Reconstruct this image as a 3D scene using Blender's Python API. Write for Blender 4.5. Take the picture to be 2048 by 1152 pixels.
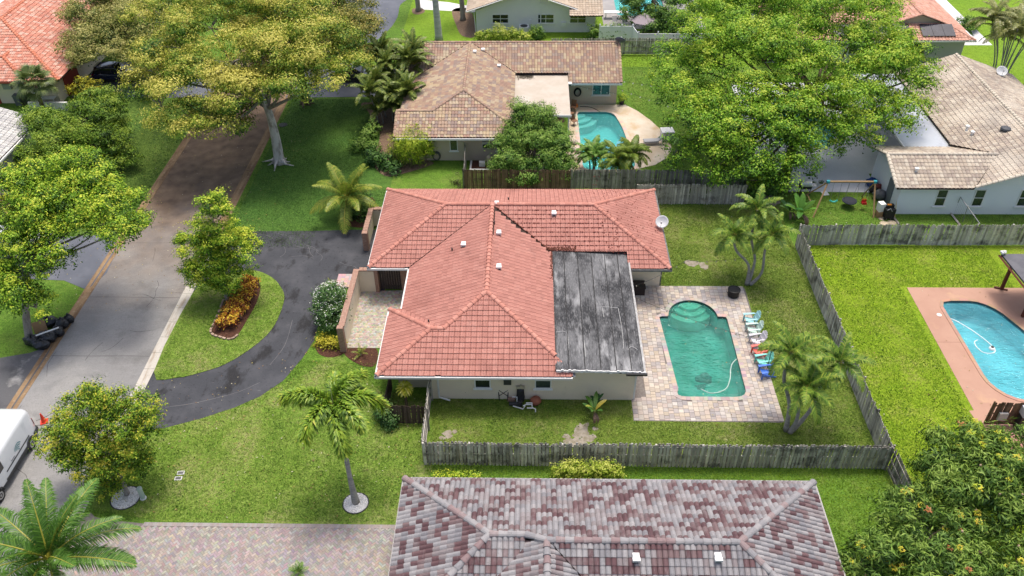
import bpy, math, random
import numpy as np
from mathutils import Vector, Matrix
for o in list(bpy.data.objects): bpy.data.objects.remove(o)
R = math.radians
scene = bpy.context.scene
C = scene.collection
# ---------------------------------------------------------------- camera
FPX = 1694.5; CAMH = 37.5
_p, _y, _r = R(38.73), R(-1.487), R(-.658)
_f = np.array([math.sin(_y)*math.cos(_p), math.cos(_y)*math.cos(_p), -math.sin(_p)])
_rt = np.array([math.cos(_y), -math.sin(_y), 0.]); _up = np.cross(_rt, _f)
_c, _s = math.cos(_r), math.sin(_r)
CM = np.array([_c*_rt+_s*_up, -_s*_rt+_c*_up, _f])
cam = bpy.data.cameras.new('camera'); camo = bpy.data.objects.new('camera', cam); C.objects.link(camo)
camo.matrix_world = Matrix(((CM[0][0], CM[1][0], -CM[2][0], 0), (CM[0][1], CM[1][1], -CM[2][1], 0), (CM[0][2], CM[1][2], -CM[2][2], CAMH), (0, 0, 0, 1)))
cam.sensor_width = 36; cam.lens = 36*FPX/2048; cam.clip_end = 2000; cam.clip_start = .5
scene.camera = camo
# ---------------------------------------------------------------- light
SUN_EL, SUN_AZ = 74, 20        # degrees; azimuth from +Y towards +X
w = bpy.data.worlds.new('World'); scene.world = w; w.use_nodes = True
nt = w.node_tree; bg = nt.nodes['Background']
sk = nt.nodes.new('ShaderNodeTexSky'); sk.sky_type = 'NISHITA'; sk.sun_disc = False
sk.sun_elevation = R(SUN_EL); sk.sun_rotation = R(SUN_AZ); sk.air_density = 1.0; sk.dust_density = 6.0; sk.ozone_density = 1.0
nt.links.new(sk.outputs[0], bg.inputs[0]); bg.inputs[1].default_value = .15
sl = bpy.data.lights.new('sun', 'SUN'); sl.energy = 1.8; sl.angle = R(14); sl.color = (1, .95, .86)
so = bpy.data.objects.new('sun', sl); C.objects.link(so)
_d = Vector((math.sin(R(SUN_AZ))*math.cos(R(SUN_EL)), math.cos(R(SUN_AZ))*math.cos(R(SUN_EL)), math.sin(R(SUN_EL))))
so.rotation_euler = _d.to_track_quat('Z', 'Y').to_euler(); so.location = (0, 40, 60)
vs = scene.view_settings; vs.view_transform = 'Standard'; vs.look = 'None'; vs.gamma = 1; vs.use_curve_mapping = False
vs.exposure = 0.42
# ---------------------------------------------------------------- pixel helpers (photo pixels, 2048 x 1152)
def ray(px, py): return CM.T @ np.array([(px-1024)/FPX, (576-py)/FPX, 1.])
def G(px, py, z=0.):                       # point of the horizontal plane z seen at a pixel
    d = ray(px, py); t = (z-CAMH)/d[2]; return (float(d[0]*t), float(d[1]*t))
def PY(px, py, Y):                         # point at depth Y seen at a pixel
    d = ray(px, py); t = Y/d[1]; return (float(d[0]*t), float(Y), float(CAMH+d[2]*t))
def proj(p):
    c = CM @ (np.asarray(p, float)-np.array([0, 0, CAMH])); return (1024+FPX*c[0]/c[2], 576-FPX*c[1]/c[2], c[2])
rnd = random.Random(11)
# ---------------------------------------------------------------- materials
MATS = {}
def nd(t, typ, **kw):
    n = t.nodes.new(typ)
    for k, v in kw.items(): setattr(n, k, v)
    return n
def M(name, base, rough=.8, var=(), bump=None, attr=None, orand=0., spec=.3, metal=0., transl=0., coat=0.):
    """procedural material: base colour (or a colour attribute) varied by world-space noise layers
    var: (scale, colour, lo, hi, amount[, stretch]) ; bump: (scale, strength, distance)"""
    if name in MATS: return MATS[name]
    m = bpy.data.materials.new(name); MATS[name] = m; m.use_nodes = True
    t = m.node_tree; L = t.links.new; b = t.nodes['Principled BSDF']
    geo = nd(t, 'ShaderNodeNewGeometry'); pos = geo.outputs['Position']
    if attr:
        a = nd(t, 'ShaderNodeAttribute', attribute_name=attr); col = a.outputs['Color']
    else:
        c = nd(t, 'ShaderNodeRGB'); c.outputs[0].default_value = (*base, 1); col = c.outputs[0]
    for v in var:
        sc, c2, lo, hi, am = v[:5]
        n = nd(t, 'ShaderNodeTexNoise'); n.inputs['Scale'].default_value = sc; n.inputs['Detail'].default_value = 5; n.inputs['Roughness'].default_value = .62
        if len(v) > 5:
            mp = nd(t, 'ShaderNodeMapping'); mp.inputs['Scale'].default_value = v[5]; L(pos, mp.inputs[0]); L(mp.outputs[0], n.inputs['Vector'])
        else: L(pos, n.inputs['Vector'])
        mr = nd(t, 'ShaderNodeMapRange'); mr.inputs[1].default_value = lo; mr.inputs[2].default_value = hi; mr.inputs[3].default_value = 0; mr.inputs[4].default_value = am
        L(n.outputs[0], mr.inputs[0])
        mx = nd(t, 'ShaderNodeMix', data_type='RGBA'); L(mr.outputs[0], mx.inputs[0]); L(col, mx.inputs[6])
        if c2 is None: mx.blend_type = 'MULTIPLY'; mx.inputs[7].default_value = (.25, .25, .25, 1)
        else: mx.inputs[7].default_value = (*c2, 1)
        col = mx.outputs[2]
    if orand:
        oi = nd(t, 'ShaderNodeObjectInfo'); mr = nd(t, 'ShaderNodeMapRange'); mr.inputs[3].default_value = 1-orand; mr.inputs[4].default_value = 1+orand
        L(oi.outputs['Random'], mr.inputs[0]); hs = nd(t, 'ShaderNodeHueSaturation'); L(mr.outputs[0], hs.inputs['Value']); L(col, hs.inputs['Color']); col = hs.outputs[0]
    L(col, b.inputs['Base Color']); b.inputs['Roughness'].default_value = rough; b.inputs['Metallic'].default_value = metal
    b.inputs['Specular IOR Level'].default_value = spec; b.inputs['Coat Weight'].default_value = coat
    if bump:
        n = nd(t, 'ShaderNodeTexNoise'); n.inputs['Scale'].default_value = bump[0]; n.inputs['Detail'].default_value = 4; L(pos, n.inputs['Vector'])
        bp = nd(t, 'ShaderNodeBump'); bp.inputs['Strength'].default_value = bump[1]; bp.inputs['Distance'].default_value = bump[2]
        L(n.outputs[0], bp.inputs['Height']); L(bp.outputs[0], b.inputs['Normal'])
    if transl:
        tr = nd(t, 'ShaderNodeBsdfTranslucent'); L(col, tr.inputs[0]); ms = nd(t, 'ShaderNodeMixShader'); ms.inputs[0].default_value = transl
        out = t.nodes['Material Output']; L(b.outputs[0], ms.inputs[1]); L(tr.outputs[0], ms.inputs[2]); L(ms.outputs[0], out.inputs[0])
    return m
def water(name, tint, murk, dens, murkcol):
    m = bpy.data.materials.new(name); m.use_nodes = True; t = m.node_tree; L = t.links.new; t.nodes.remove(t.nodes['Principled BSDF'])
    out = t.nodes['Material Output']; geo = nd(t, 'ShaderNodeNewGeometry')
    tr = nd(t, 'ShaderNodeBsdfTransparent'); tr.inputs[0].default_value = (*tint, 1)
    df = nd(t, 'ShaderNodeBsdfDiffuse'); n = nd(t, 'ShaderNodeTexNoise'); n.inputs['Scale'].default_value = .55; n.inputs['Detail'].default_value = 6; n.inputs['Roughness'].default_value = .6; n.inputs['Distortion'].default_value = .8
    L(geo.outputs['Position'], n.inputs['Vector'])
    cr = nd(t, 'ShaderNodeValToRGB'); cr.color_ramp.elements[0].position = .38; cr.color_ramp.elements[1].position = .66
    cr.color_ramp.elements[0].color = (*[c*.62 for c in murkcol], 1); cr.color_ramp.elements[1].color = (*[min(1, c*1.35+.02) for c in murkcol], 1)
    L(n.outputs[0], cr.inputs[0]); L(cr.outputs[0], df.inputs[0])
    m1 = nd(t, 'ShaderNodeMixShader'); m1.inputs[0].default_value = murk; L(tr.outputs[0], m1.inputs[1]); L(df.outputs[0], m1.inputs[2])
    gl = nd(t, 'ShaderNodeBsdfGlossy'); gl.inputs['Roughness'].default_value = .04
    fr = nd(t, 'ShaderNodeFresnel'); fr.inputs[0].default_value = 1.33
    w1 = nd(t, 'ShaderNodeTexNoise'); w1.inputs['Scale'].default_value = 4.2; w1.inputs['Detail'].default_value = 3; w1.inputs['Distortion'].default_value = 1.2
    mp = nd(t, 'ShaderNodeMapping'); mp.inputs['Rotation'].default_value = (0, 0, .5); mp.inputs['Scale'].default_value = (.6, 1.3, 1); L(geo.outputs['Position'], mp.inputs[0]); L(mp.outputs[0], w1.inputs['Vector'])
    bp = nd(t, 'ShaderNodeBump'); bp.inputs['Strength'].default_value = 1.; bp.inputs['Distance'].default_value = .12; L(w1.outputs[0], bp.inputs['Height'])
    L(bp.outputs[0], gl.inputs['Normal']); L(bp.outputs[0], fr.inputs['Normal']); L(bp.outputs[0], df.inputs['Normal'])
    m2 = nd(t, 'ShaderNodeMixShader'); L(fr.outputs[0], m2.inputs[0]); L(m1.outputs[0], m2.inputs[1]); L(gl.outputs[0], m2.inputs[2]); L(m2.outputs[0], out.inputs[0])
    return m
# ---------------------------------------------------------------- mesh builder
ORG = {}
class MB:
    def __init__(s): s.v = []; s.f = []; s.t = []; s.cur = (1, 1, 1)
    def add(s, vs, fs):
        n = len(s.v); s.v += [tuple(map(float, q)) for q in vs]; s.f += [tuple(n+i for i in q) for q in fs]; s.t += [s.cur]*len(vs); return s
    def box(s, c, d, rz=0., ry=0., rx=0., taper=1.):
        x, y, z = [q/2 for q in d]; m = Matrix.Translation(c) @ Matrix.Rotation(rz, 4, 'Z') @ Matrix.Rotation(ry, 4, 'Y') @ Matrix.Rotation(rx, 4, 'X')
        P = [(-x, -y, -z), (x, -y, -z), (x, y, -z), (-x, y, -z)] + [(a*taper, b*taper, z) for a, b in ((-x, -y), (x, -y), (x, y), (-x, y))]
        return s.add([m @ Vector(q) for q in P], [(3, 2, 1, 0), (4, 5, 6, 7), (0, 1, 5, 4), (1, 2, 6, 5), (2, 3, 7, 6), (3, 0, 4, 7)])
    def bb(s, x0, x1, y0, y1, z0, z1): return s.box(((x0+x1)/2, (y0+y1)/2, (z0+z1)/2), (x1-x0, y1-y0, z1-z0))
    def prism(s, pts, z0, z1):
        a = sum(pts[i][0]*pts[(i+1) % len(pts)][1]-pts[(i+1) % len(pts)][0]*pts[i][1] for i in range(len(pts)))
        if a < 0: pts = pts[::-1]
        n = len(pts)
        return s.add([(x, y, z0) for x, y in pts]+[(x, y, z1) for x, y in pts], [tuple(range(n-1, -1, -1)), tuple(range(n, 2*n))]+[(i, (i+1) % n, n+(i+1) % n, n+i) for i in range(n)])
    def tube(s, pts, rad, n=8, caps=True):
        pts = [Vector(q) for q in pts]
        if not hasattr(rad, '__len__'): rad = [rad]*len(pts)
        rings = []; ref = None
        for i, p in enumerate(pts):
            d = (pts[min(i+1, len(pts)-1)]-pts[max(i-1, 0)]).normalized()
            if ref is None:
                ref = Vector((1, 0, 0)) if abs(d.x) < .8 else Vector((0, 1, 0))
            u = (ref-d*ref.dot(d)).normalized(); ref = u; v = d.cross(u)
            rings.append([p+(u*math.cos(2*math.pi*k/n)+v*math.sin(2*math.pi*k/n))*rad[i] for k in range(n)])
        V = [q for r_ in rings for q in r_]; F = []
        for i in range(len(pts)-1):
            for k in range(n): a = i*n+k; b = i*n+(k+1) % n; F.append((a, b, b+n, a+n))
        if caps: F += [tuple(range(n-1, -1, -1)), tuple((len(pts)-1)*n+k for k in range(n))]
        return s.add(V, F)
    def lathe(s, c, prof, n=16, m=None):
        V = []; F = []
        for r_, z in prof:
            for k in range(n):
                q = Vector((r_*math.cos(2*math.pi*k/n), r_*math.sin(2*math.pi*k/n), z))
                if m is not None: q = m @ q
                V.append(q+Vector(c))
        for i in range(len(prof)-1):
            for k in range(n): a = i*n+k; b = i*n+(k+1) % n; F.append((a, b, b+n, a+n))
        F += [tuple(range(n-1, -1, -1)), tuple((len(prof)-1)*n+k for k in range(n))]
        return s.add(V, F)
    def blob(s, c, r_, seed=0, n=10, rough=.2, flat=None):
        rr = random.Random(seed); V = []; F = []; ph = [rr.uniform(0, 6) for _ in range(6)]
        for i in range(n+1):
            th = math.pi*i/n
            for k in range(2*n):
                a = math.pi*k/n; q = 1+rough*(math.sin(3*a+ph[0])*math.sin(2*th+ph[1])+.6*math.sin(5*a+ph[2]+3*th)+.4*math.sin(7*th+ph[3]+2*a))
                z = math.cos(th)*r_[2]*q
                if flat is not None: z = max(z, flat)
                V.append((c[0]+math.sin(th)*math.cos(a)*r_[0]*q, c[1]+math.sin(th)*math.sin(a)*r_[1]*q, c[2]+z))
        for i in range(n):
            for k in range(2*n): a = i*2*n+k; b = i*2*n+(k+1) % (2*n); F.append((a, a+2*n, b+2*n, b))
        return s.add(V, F)
    def mesh(s, name, org=(0, 0, 0), smooth=False, tint=False):
        me = bpy.data.meshes.new(name)
        me.from_pydata([(x-org[0], y-org[1], z-org[2]) for x, y, z in s.v], [], s.f); me.update()
        if smooth: me.polygons.foreach_set('use_smooth', [True]*len(me.polygons))
        if tint:
            a = me.attributes.new('tint', 'FLOAT_COLOR', 'POINT'); a.data.foreach_set('color', np.array([(*c, 1) for c in s.t], np.float32).ravel())
        return me
def tag(o, label=None, cat=None, group=None, kind=None):
    for k, v in (('label', label), ('category', cat), ('group', group), ('kind', kind)):
        if v: o[k] = v
    return o
def link(name, data, mat=None, parent=None, loc=None, mw=None):
    o = bpy.data.objects.new(name, data); C.objects.link(o)
    if mat is not None and data is not None and len(data.materials) == 0: data.materials.append(mat)
    if parent is not None: o.parent = parent
    return o
def part(name, mb, mat, parent, smooth=False, tint=False, label=None, kind=None):
    org = ORG.get(parent.name, (0, 0, 0)); o = link(name, mb.mesh(name, org, smooth, tint), mat, parent); ORG[o.name] = org
    if label: o['label'] = label
    if kind: o['kind'] = kind
    return o
def thing(name, loc, label, cat, group=None):
    o = link(name, None); o.location = loc; o.empty_display_size = .3; ORG[o.name] = tuple(loc); return tag(o, label, cat, group)
def single(name, mb, mat, loc, label, cat, group=None, smooth=False, tint=False):
    o = link(name, mb.mesh(name, loc, smooth, tint), mat); o.location = loc; ORG[o.name] = tuple(loc); return tag(o, label, cat, group)
def struct(name, mb, mat, parent=None, kind='structure', tint=False):
    o = link(name, mb.mesh(name, (0, 0, 0), False, tint), mat, parent); ORG[o.name] = (0, 0, 0)
    o['kind'] = kind; return o
def place(name, me, parent, loc, rot=None, scale=None, mat=None):      # a piece that shares mesh data; loc in world space
    o = bpy.data.objects.new(name, me); C.objects.link(o); o.parent = parent; g = ORG.get(parent.name, (0, 0, 0))
    m = Matrix.Translation((loc[0]-g[0], loc[1]-g[1], loc[2]-g[2]))
    if rot is not None: m = m @ rot.to_4x4()
    if scale is not None: m = m @ Matrix.Diagonal((*scale, 1))
    o.matrix_local = m; return o
def copy_tree(o, parent=None):
    c = o.copy(); C.objects.link(c); c.parent = parent
    for ch in list(o.children): copy_tree(ch, c)
    return c
def npmesh(name, V, F, T=None, smooth=False):
    """fast mesh from numpy arrays: V (n,3), F (m,k) faces of equal size, T (n,3) tint"""
    me = bpy.data.meshes.new(name); k = F.shape[1]
    me.vertices.add(len(V)); me.vertices.foreach_set('co', np.ascontiguousarray(V, np.float32).ravel())
    me.loops.add(F.size); me.loops.foreach_set('vertex_index', np.ascontiguousarray(F, np.int32).ravel())
    me.polygons.add(len(F)); me.polygons.foreach_set('loop_start', np.arange(0, F.size, k, dtype=np.int32))
    if smooth: me.polygons.foreach_set('use_smooth', np.ones(len(F), bool))
    me.update(calc_edges=True)
    if T is not None:
        a = me.attributes.new('tint', 'FLOAT_COLOR', 'POINT'); a.data.foreach_set('color', np.hstack([T, np.ones((len(T), 1))]).astype(np.float32).ravel())
    return me
def rounded(pts, r_, n=6):
    """round the corners of a polygon; r_ is one radius or one per corner"""
    out = []; N = len(pts)
    for i in range(N):
        p0, p1, p2 = Vector(pts[i-1]), Vector(pts[i]), Vector(pts[(i+1) % N]); ri = r_[i] if hasattr(r_, '__len__') else r_
        if ri <= 0: out.append(tuple(p1)); continue
        a = (p0-p1).normalized(); b = (p2-p1).normalized(); l = min(ri, (p0-p1).length*.49, (p2-p1).length*.49)
        for k in range(n+1):
            t = k/n; q = p1+a*l*(1-t)**2+b*l*t**2; out.append(tuple(q))
    return out
def smoothpts(pts, n=5, closed=False):
    """Catmull-Rom through 2-D or 3-D points"""
    P = [np.array(q, float) for q in pts]; out = []; N = len(P)
    for i in range(N if closed else N-1):
        p0 = P[i-1] if (i > 0 or closed) else P[0]; p1 = P[i]; p2 = P[(i+1) % N]; p3 = P[(i+2) % N] if (i+2 < N or closed) else P[-1]
        for k in range(n):
            t = k/n; out.append(tuple(.5*((2*p1)+(-p0+p2)*t+(2*p0-5*p1+4*p2-p3)*t*t+(-p0+3*p1-3*p2+p3)*t**3)))
    if not closed: out.append(tuple(P[-1]))
    return out
def inpoly(x, y, poly):
    c = False; j = len(poly)-1
    for i in range(len(poly)):
        xi, yi = poly[i]; xj, yj = poly[j]
        if (yi > y) != (yj > y) and x < (xj-xi)*(y-yi)/(yj-yi)+xi: c = not c
        j = i
    return c
def sheet(name, outer, holes, z, mat, parent=None, kind='structure', thick=0.):
    """flat polygon with holes (triangulated)"""
    import bmesh
    bm = bmesh.new(); ed = []
    for loop in [outer]+list(holes):
        vs_ = [bm.verts.new((x, y, z)) for x, y in loop]
        for i in range(len(vs_)): ed.append(bm.edges.new((vs_[i], vs_[(i+1) % len(vs_)])))
    bmesh.ops.triangle_fill(bm, edges=ed, use_beauty=True, use_dissolve=False, normal=(0, 0, 1))
    bmesh.ops.recalc_face_normals(bm, faces=bm.faces)
    for f in bm.faces:
        if f.normal.z < 0: f.normal_flip()
    if thick:
        be = [e for e in bm.edges if len(e.link_faces) == 1]
        r_ = bmesh.ops.extrude_edge_only(bm, edges=be)
        bmesh.ops.translate(bm, vec=(0, 0, -thick), verts=[q for q in r_['geom'] if isinstance(q, bmesh.types.BMVert)])
    me = bpy.data.meshes.new(name); bm.to_mesh(me); bm.free()
    o = link(name, me, mat, parent); ORG[o.name] = (0, 0, 0)
    if kind: o['kind'] = kind
    return o
# ================================================================ setting: ground, roads, lawns, pools
def grass(name, c1, c2, c3, dry=(.30, .27, .10), dryamt=.0, stripes=False, dark=.5):
    m = bpy.data.materials.new(name); m.use_nodes = True; t = m.node_tree; L = t.links.new; b = t.nodes['Principled BSDF']
    geo = nd(t, 'ShaderNodeNewGeometry'); P = geo.outputs['Position']
    def noise(sc, lo, hi, det=5, stretch=None):
        n = nd(t, 'ShaderNodeTexNoise'); n.inputs['Scale'].default_value = sc; n.inputs['Detail'].default_value = det; n.inputs['Roughness'].default_value = .65
        if stretch:
            mp = nd(t, 'ShaderNodeMapping'); mp.inputs['Scale'].default_value = stretch; L(P, mp.inputs[0]); L(mp.outputs[0], n.inputs['Vector'])
        else: L(P, n.inputs['Vector'])
        mr = nd(t, 'ShaderNodeMapRange'); mr.inputs[1].default_value = lo; mr.inputs[2].default_value = hi; L(n.outputs[0], mr.inputs[0]); return mr.outputs[0]
    def mix(f, a, c, amt=1., mode='MIX'):
        x = nd(t, 'ShaderNodeMix', data_type='RGBA', blend_type=mode)
        if amt != 1.:
            mm = nd(t, 'ShaderNodeMath', operation='MULTIPLY'); mm.inputs[1].default_value = amt; L(f, mm.inputs[0]); f = mm.outputs[0]
        L(f, x.inputs[0])
        if isinstance(a, tuple): x.inputs[6].default_value = (*a, 1)
        else: L(a, x.inputs[6])
        x.inputs[7].default_value = (*c, 1); return x.outputs[2]
    col = mix(noise(.16, .36, .62), c1, c2)
    col = mix(noise(.7, .45, .75), col, c3, .7)
    col = mix(noise(1.9, .44, .68), col, tuple(q*.5 for q in c1), .7)
    col = mix(noise(4.2, .48, .68), col, tuple(min(1, q*1.4) for q in c3), .6)
    if dryamt:
        d = noise(.32, .50, .62); d2 = noise(3.5, .38, .6); mm = nd(t, 'ShaderNodeMath', operation='MULTIPLY'); L(d, mm.inputs[0]); L(d2, mm.inputs[1])
        col = mix(mm.outputs[0], col, dry, dryamt)
    if stripes:
        sp = nd(t, 'ShaderNodeSeparateXYZ'); L(P, sp.inputs[0]); a = nd(t, 'ShaderNodeMath', operation='MULTIPLY'); a.inputs[1].default_value = 5.2; L(sp.outputs[0], a.inputs[0])
        s_ = nd(t, 'ShaderNodeMath', operation='SINE'); L(a.outputs[0], s_.inputs[0]); mr = nd(t, 'ShaderNodeMapRange'); mr.inputs[1].default_value = -.5; mr.inputs[2].default_value = .7; L(s_.outputs[0], mr.inputs[0])
        col = mix(mr.outputs[0], col, c2, .38)
    # blades: fine light and dark speckle
    col = mix(noise(11, .44, .66, 4), col, tuple(min(1, q*1.8) for q in c2), .55)
    col = mix(noise(9, .48, .68, 4, (1, 1, 1.3)), col, tuple(q*.3 for q in c1), dark)
    col = mix(noise(38, .45, .7, 2), col, tuple(q*.4 for q in c1), dark*.8)
    L(col, b.inputs['Base Color']); b.inputs['Roughness'].default_value = .85; b.inputs['Specular IOR Level'].default_value = .15
    n = nd(t, 'ShaderNodeTexNoise'); n.inputs['Scale'].default_value = 20; n.inputs['Detail'].default_value = 4; L(P, n.inputs['Vector'])
    bp = nd(t, 'ShaderNodeBump'); bp.inputs['Strength'].default_value = .9; bp.inputs['Distance'].default_value = .06; L(n.outputs[0], bp.inputs['Height']); L(bp.outputs[0], b.inputs['Normal'])
    return m
GR_mid = grass('grass_mid', (.065, .155, .016), (.125, .235, .026), (.13, .20, .035), dryamt=.3)
GR_front = grass('grass_front', (.09, .175, .02), (.165, .265, .035), (.22, .265, .065), dry=(.33, .29, .14), dryamt=.85)
GR_back = grass('grass_back', (.08, .15, .018), (.145, .215, .028), (.175, .205, .055), dry=(.28, .24, .13), dryamt=.7)
GR_right = grass('grass_right', (.13, .235, .010), (.205, .315, .014), (.25, .30, .035), dry=(.31, .255, .10), dryamt=.6, dark=.5)
GR_deep = grass('grass_deep', (.045, .125, .022), (.095, .19, .03), (.085, .15, .03))
GR_stripe = grass('grass_stripe', (.06, .135, .022), (.135, .21, .035), (.09, .15, .03), stripes=True)
GR_far = grass('grass_far', (.12, .25, .014), (.20, .32, .022), (.18, .28, .035))
asph_road = M('asphalt_road', (.225, .222, .22), .9, var=[(.22, (.32, .31, .295), .46, .66, .8), (.5, (.14, .137, .134), .52, .72, .8), (1.3, (.36, .355, .35), .58, .78, .5, (.6, 2.2, 1)), (9, (.13, .128, .125), .5, .72, .5), (26, (.36, .36, .36), .5, .72, .45)], bump=(30, .35, .02))
def road_material():
    """pale worn asphalt with a tannin stain from fallen leaves where the street trees stand"""
    m = asph_road; t = m.node_tree; L = t.links.new; b = t.nodes['Principled BSDF']; src = b.inputs['Base Color'].links[0].from_socket
    geo = nd(t, 'ShaderNodeNewGeometry'); sp = nd(t, 'ShaderNodeSeparateXYZ'); L(geo.outputs['Position'], sp.inputs[0])
    n = nd(t, 'ShaderNodeTexNoise'); n.inputs['Scale'].default_value = .35; n.inputs['Detail'].default_value = 5; L(geo.outputs['Position'], n.inputs['Vector'])
    mu = nd(t, 'ShaderNodeMath', operation='MULTIPLY_ADD'); mu.inputs[1].default_value = 14; L(n.outputs[0], mu.inputs[0]); L(sp.outputs[1], mu.inputs[2])
    mr = nd(t, 'ShaderNodeMapRange'); mr.inputs[1].default_value = 50.; mr.inputs[2].default_value = 66.; L(mu.outputs[0], mr.inputs[0])
    n2 = nd(t, 'ShaderNodeTexNoise'); n2.inputs['Scale'].default_value = 1.1; n2.inputs['Detail'].default_value = 6; L(geo.outputs['Position'], n2.inputs['Vector'])
    cr = nd(t, 'ShaderNodeValToRGB'); cr.color_ramp.elements[0].color = (.095, .058, .034, 1); cr.color_ramp.elements[1].color = (.225, .150, .090, 1); cr.color_ramp.elements[0].position = .3; cr.color_ramp.elements[1].position = .75; L(n2.outputs[0], cr.inputs[0])
    mx = nd(t, 'ShaderNodeMix', data_type='RGBA'); mm = nd(t, 'ShaderNodeMath', operation='MULTIPLY'); mm.inputs[1].default_value = .9; L(mr.outputs[0], mm.inputs[0]); L(mm.outputs[0], mx.inputs[0]); L(src, mx.inputs[6]); L(cr.outputs[0], mx.inputs[7]); L(mx.outputs[2], b.inputs['Base Color'])
road_material()
asph_drive = M('asphalt_driveway', (.044, .047, .056), .75, var=[(.5, (.085, .087, .098), .45, .7, .8), (.45, (.012, .012, .014), .53, .62, .9, (1.6, .8, 1)), (1.9, (.20, .20, .21), .66, .78, .8, (.5, 2.2, 1)), (3.5, (.014, .014, .016), .60, .68, .8), (25, (.10, .10, .11), .5, .8, .5)], bump=(60, .25, .01))
asph_blue = M('asphalt_blue', (.10, .11, .135), .6, var=[(.5, (.15, .16, .19), .45, .7, .8), (30, (.1, .1, .12), .5, .8, .4)], bump=(60, .2, .01))
asph_old = M('asphalt_old', (.10, .10, .105), .85, var=[(.6, (.4, .39, .37), .56, .72, .8), (.9, (.05, .05, .052), .5, .7, .7), (25, (.2, .2, .2), .5, .8, .4)], bump=(40, .3, .01))
conc = M('concrete_gutter', (.50, .47, .42), .9, var=[(.9, (.24, .16, .085), .5, .66, .85, (2.5, .35, 1)), (6, (.33, .3, .26), .5, .75, .5)], bump=(25, .3, .01))
conc_stain = M('concrete_gutter_stained', (.30, .20, .11), .9, var=[(.9, (.15, .085, .045), .42, .62, .9, (2.5, .35, 1)), (5, (.46, .38, .28), .55, .75, .6)], bump=(25, .3, .01))
conc_white = M('concrete_white', (.66, .66, .66), .85, var=[(.6, (.55, .55, .57), .4, .7, .7), (8, (.5, .5, .5), .5, .8, .4)], bump=(30, .15, .01))
conc_pad = M('concrete_pad', (.60, .61, .64), .85, var=[(.5, (.53, .54, .57), .4, .7, .8), (8, (.4, .4, .42), .5, .8, .4)], bump=(30, .15, .01))
mulch = M('mulch', (.085, .035, .022), .95, var=[(9, (.16, .075, .045), .45, .7, .9), (30, (.03, .014, .01), .45, .7, .8)], bump=(24, 1, .06))
litter = M('leaf_litter', (.19, .125, .085), .95, var=[(7, (.31, .22, .15), .45, .7, .9), (22, (.07, .045, .03), .5, .7, .8)], bump=(20, 1, .06))
sand = M('bare_sand', (.30, .265, .22), .95, var=[(3, (.17, .15, .09), .42, .66, .9), (20, (.38, .35, .30), .5, .8, .5)], bump=(20, .6, .03))

# pool outlines
POOL_A = rounded([(8.8, 36.2), (13.32, 36.2), (13.38, 43.75), (12.78, 43.75)], [.75, .75, .25, 0], 5)[:-1] + [(11.1+1.68*math.cos(a), 43.75+1.72*math.sin(a)) for a in np.linspace(0, math.pi, 19)] + rounded([(9.42, 43.75), (8.78, 43.75), (8.8, 36.2)], [0, .12, 0], 4)[1:-1]
POOL_B = rounded([(4.55, 62.9), (9.2, 62.9), (8.55, 70.8), (7.9, 73.6), (4.45, 73.6)], [.8, 1.2, 1.6, .9, .4], 5)
POOL_C = rounded([(28.3, 37.4), (29.4, 36.1), (32.9, 36.1), (32.9, 41.9), (31.9, 44.6), (30.9, 45.55), (28.25, 45.55)], [1, 1, .4, .8, .9, .8, .7], 5)
POOL_D = rounded([(22.4, 67.5), (26.6, 66.6), (28, 70), (27, 77), (22.6, 77), (21.8, 72)], 1.2, 5)
POOL_E = rounded([(10.2, 98.), (16, 98.), (16, 108), (10.2, 108)], 1.0, 5)
HOLES = [POOL_A, POOL_B, POOL_C, POOL_D, POOL_E]
ground = sheet('ground', [(-400, -120), (400, -120), (400, 700), (-400, 700)], HOLES, 0., GR_mid)
def poly_px(pts, z=0.): return [G(x, y, z) for x, y in pts]
# lawns of the separate lots
sheet('lawn', [(19.9, 10), (60, 10), (60, 52.1), (19.9, 52.1)], [POOL_C], .004, GR_right)
sheet('lawn', [(-5.8, 30.9), (19.85, 30.9), (19.85, 57.5), (-5.8, 57.5)], [POOL_A], .004, GR_back)
sheet('lawn', smoothpts([(-23.4, 27.6), (-14, 26.9), (-6.0, 26.9), (-6.0, 36), (-9, 36.4), (-12.5, 40), (-14, 38), (-18, 35.6), (-23.3, 33.8)], 2, True), [], .008, GR_front)
sheet('lawn', [(-23.3, 51.4), (-11.6, 51.4), (-11.6, 76.4), (-23.3, 76.4)], [], .004, GR_deep)
sheet('lawn', [(-48, 50), (-31.6, 50), (-31.6, 76.2), (-48, 76.2)], [], .004, GR_stripe)
sheet('lawn', [(-14.5, 83.8), (40, 83.8), (40, 140), (-14.5, 140)], [POOL_E], .004, GR_far)
sheet('lawn', [(45.8, 60), (80, 60), (80, 130), (45.8, 130)], [], .004, GR_far)
# street with valley gutters
struct('road', MB().prism([(-30.95, 4), (-24.45, 4), (-24.45, 260), (-30.95, 260)], -.1, .008), asph_road)
def gutter(x0, x1, y0, y1, mat):
    mb = MB(); n = int((y1-y0)/1.5)
    for i in range(n):                                   # cast in short lengths with a joint between them
        a = y0+(y1-y0)*i/n; b = y0+(y1-y0)*(i+1)/n-.02
        xm = (x0+x1)/2; P = []
        for y in (a, b): P += [(x0, y, .028), (xm, y, .010), (x1, y, .028), (x1, y, -.06), (x0, y, -.06)]
        mb.add(P, [(0, 1, 6, 5), (1, 2, 7, 6), (2, 3, 8, 7), (4, 0, 5, 9), (0, 4, 3, 2, 1), (5, 6, 7, 8, 9)])
    return struct('gutter', mb, mat)
gutter(-24.45, -23.75, 8, 52, conc); gutter(-31.6, -30.95, 8, 52, conc_stain)
gutter(-24.45, -23.75, 52, 110, conc_stain); gutter(-31.6, -30.95, 52, 110, conc_stain)
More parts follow.
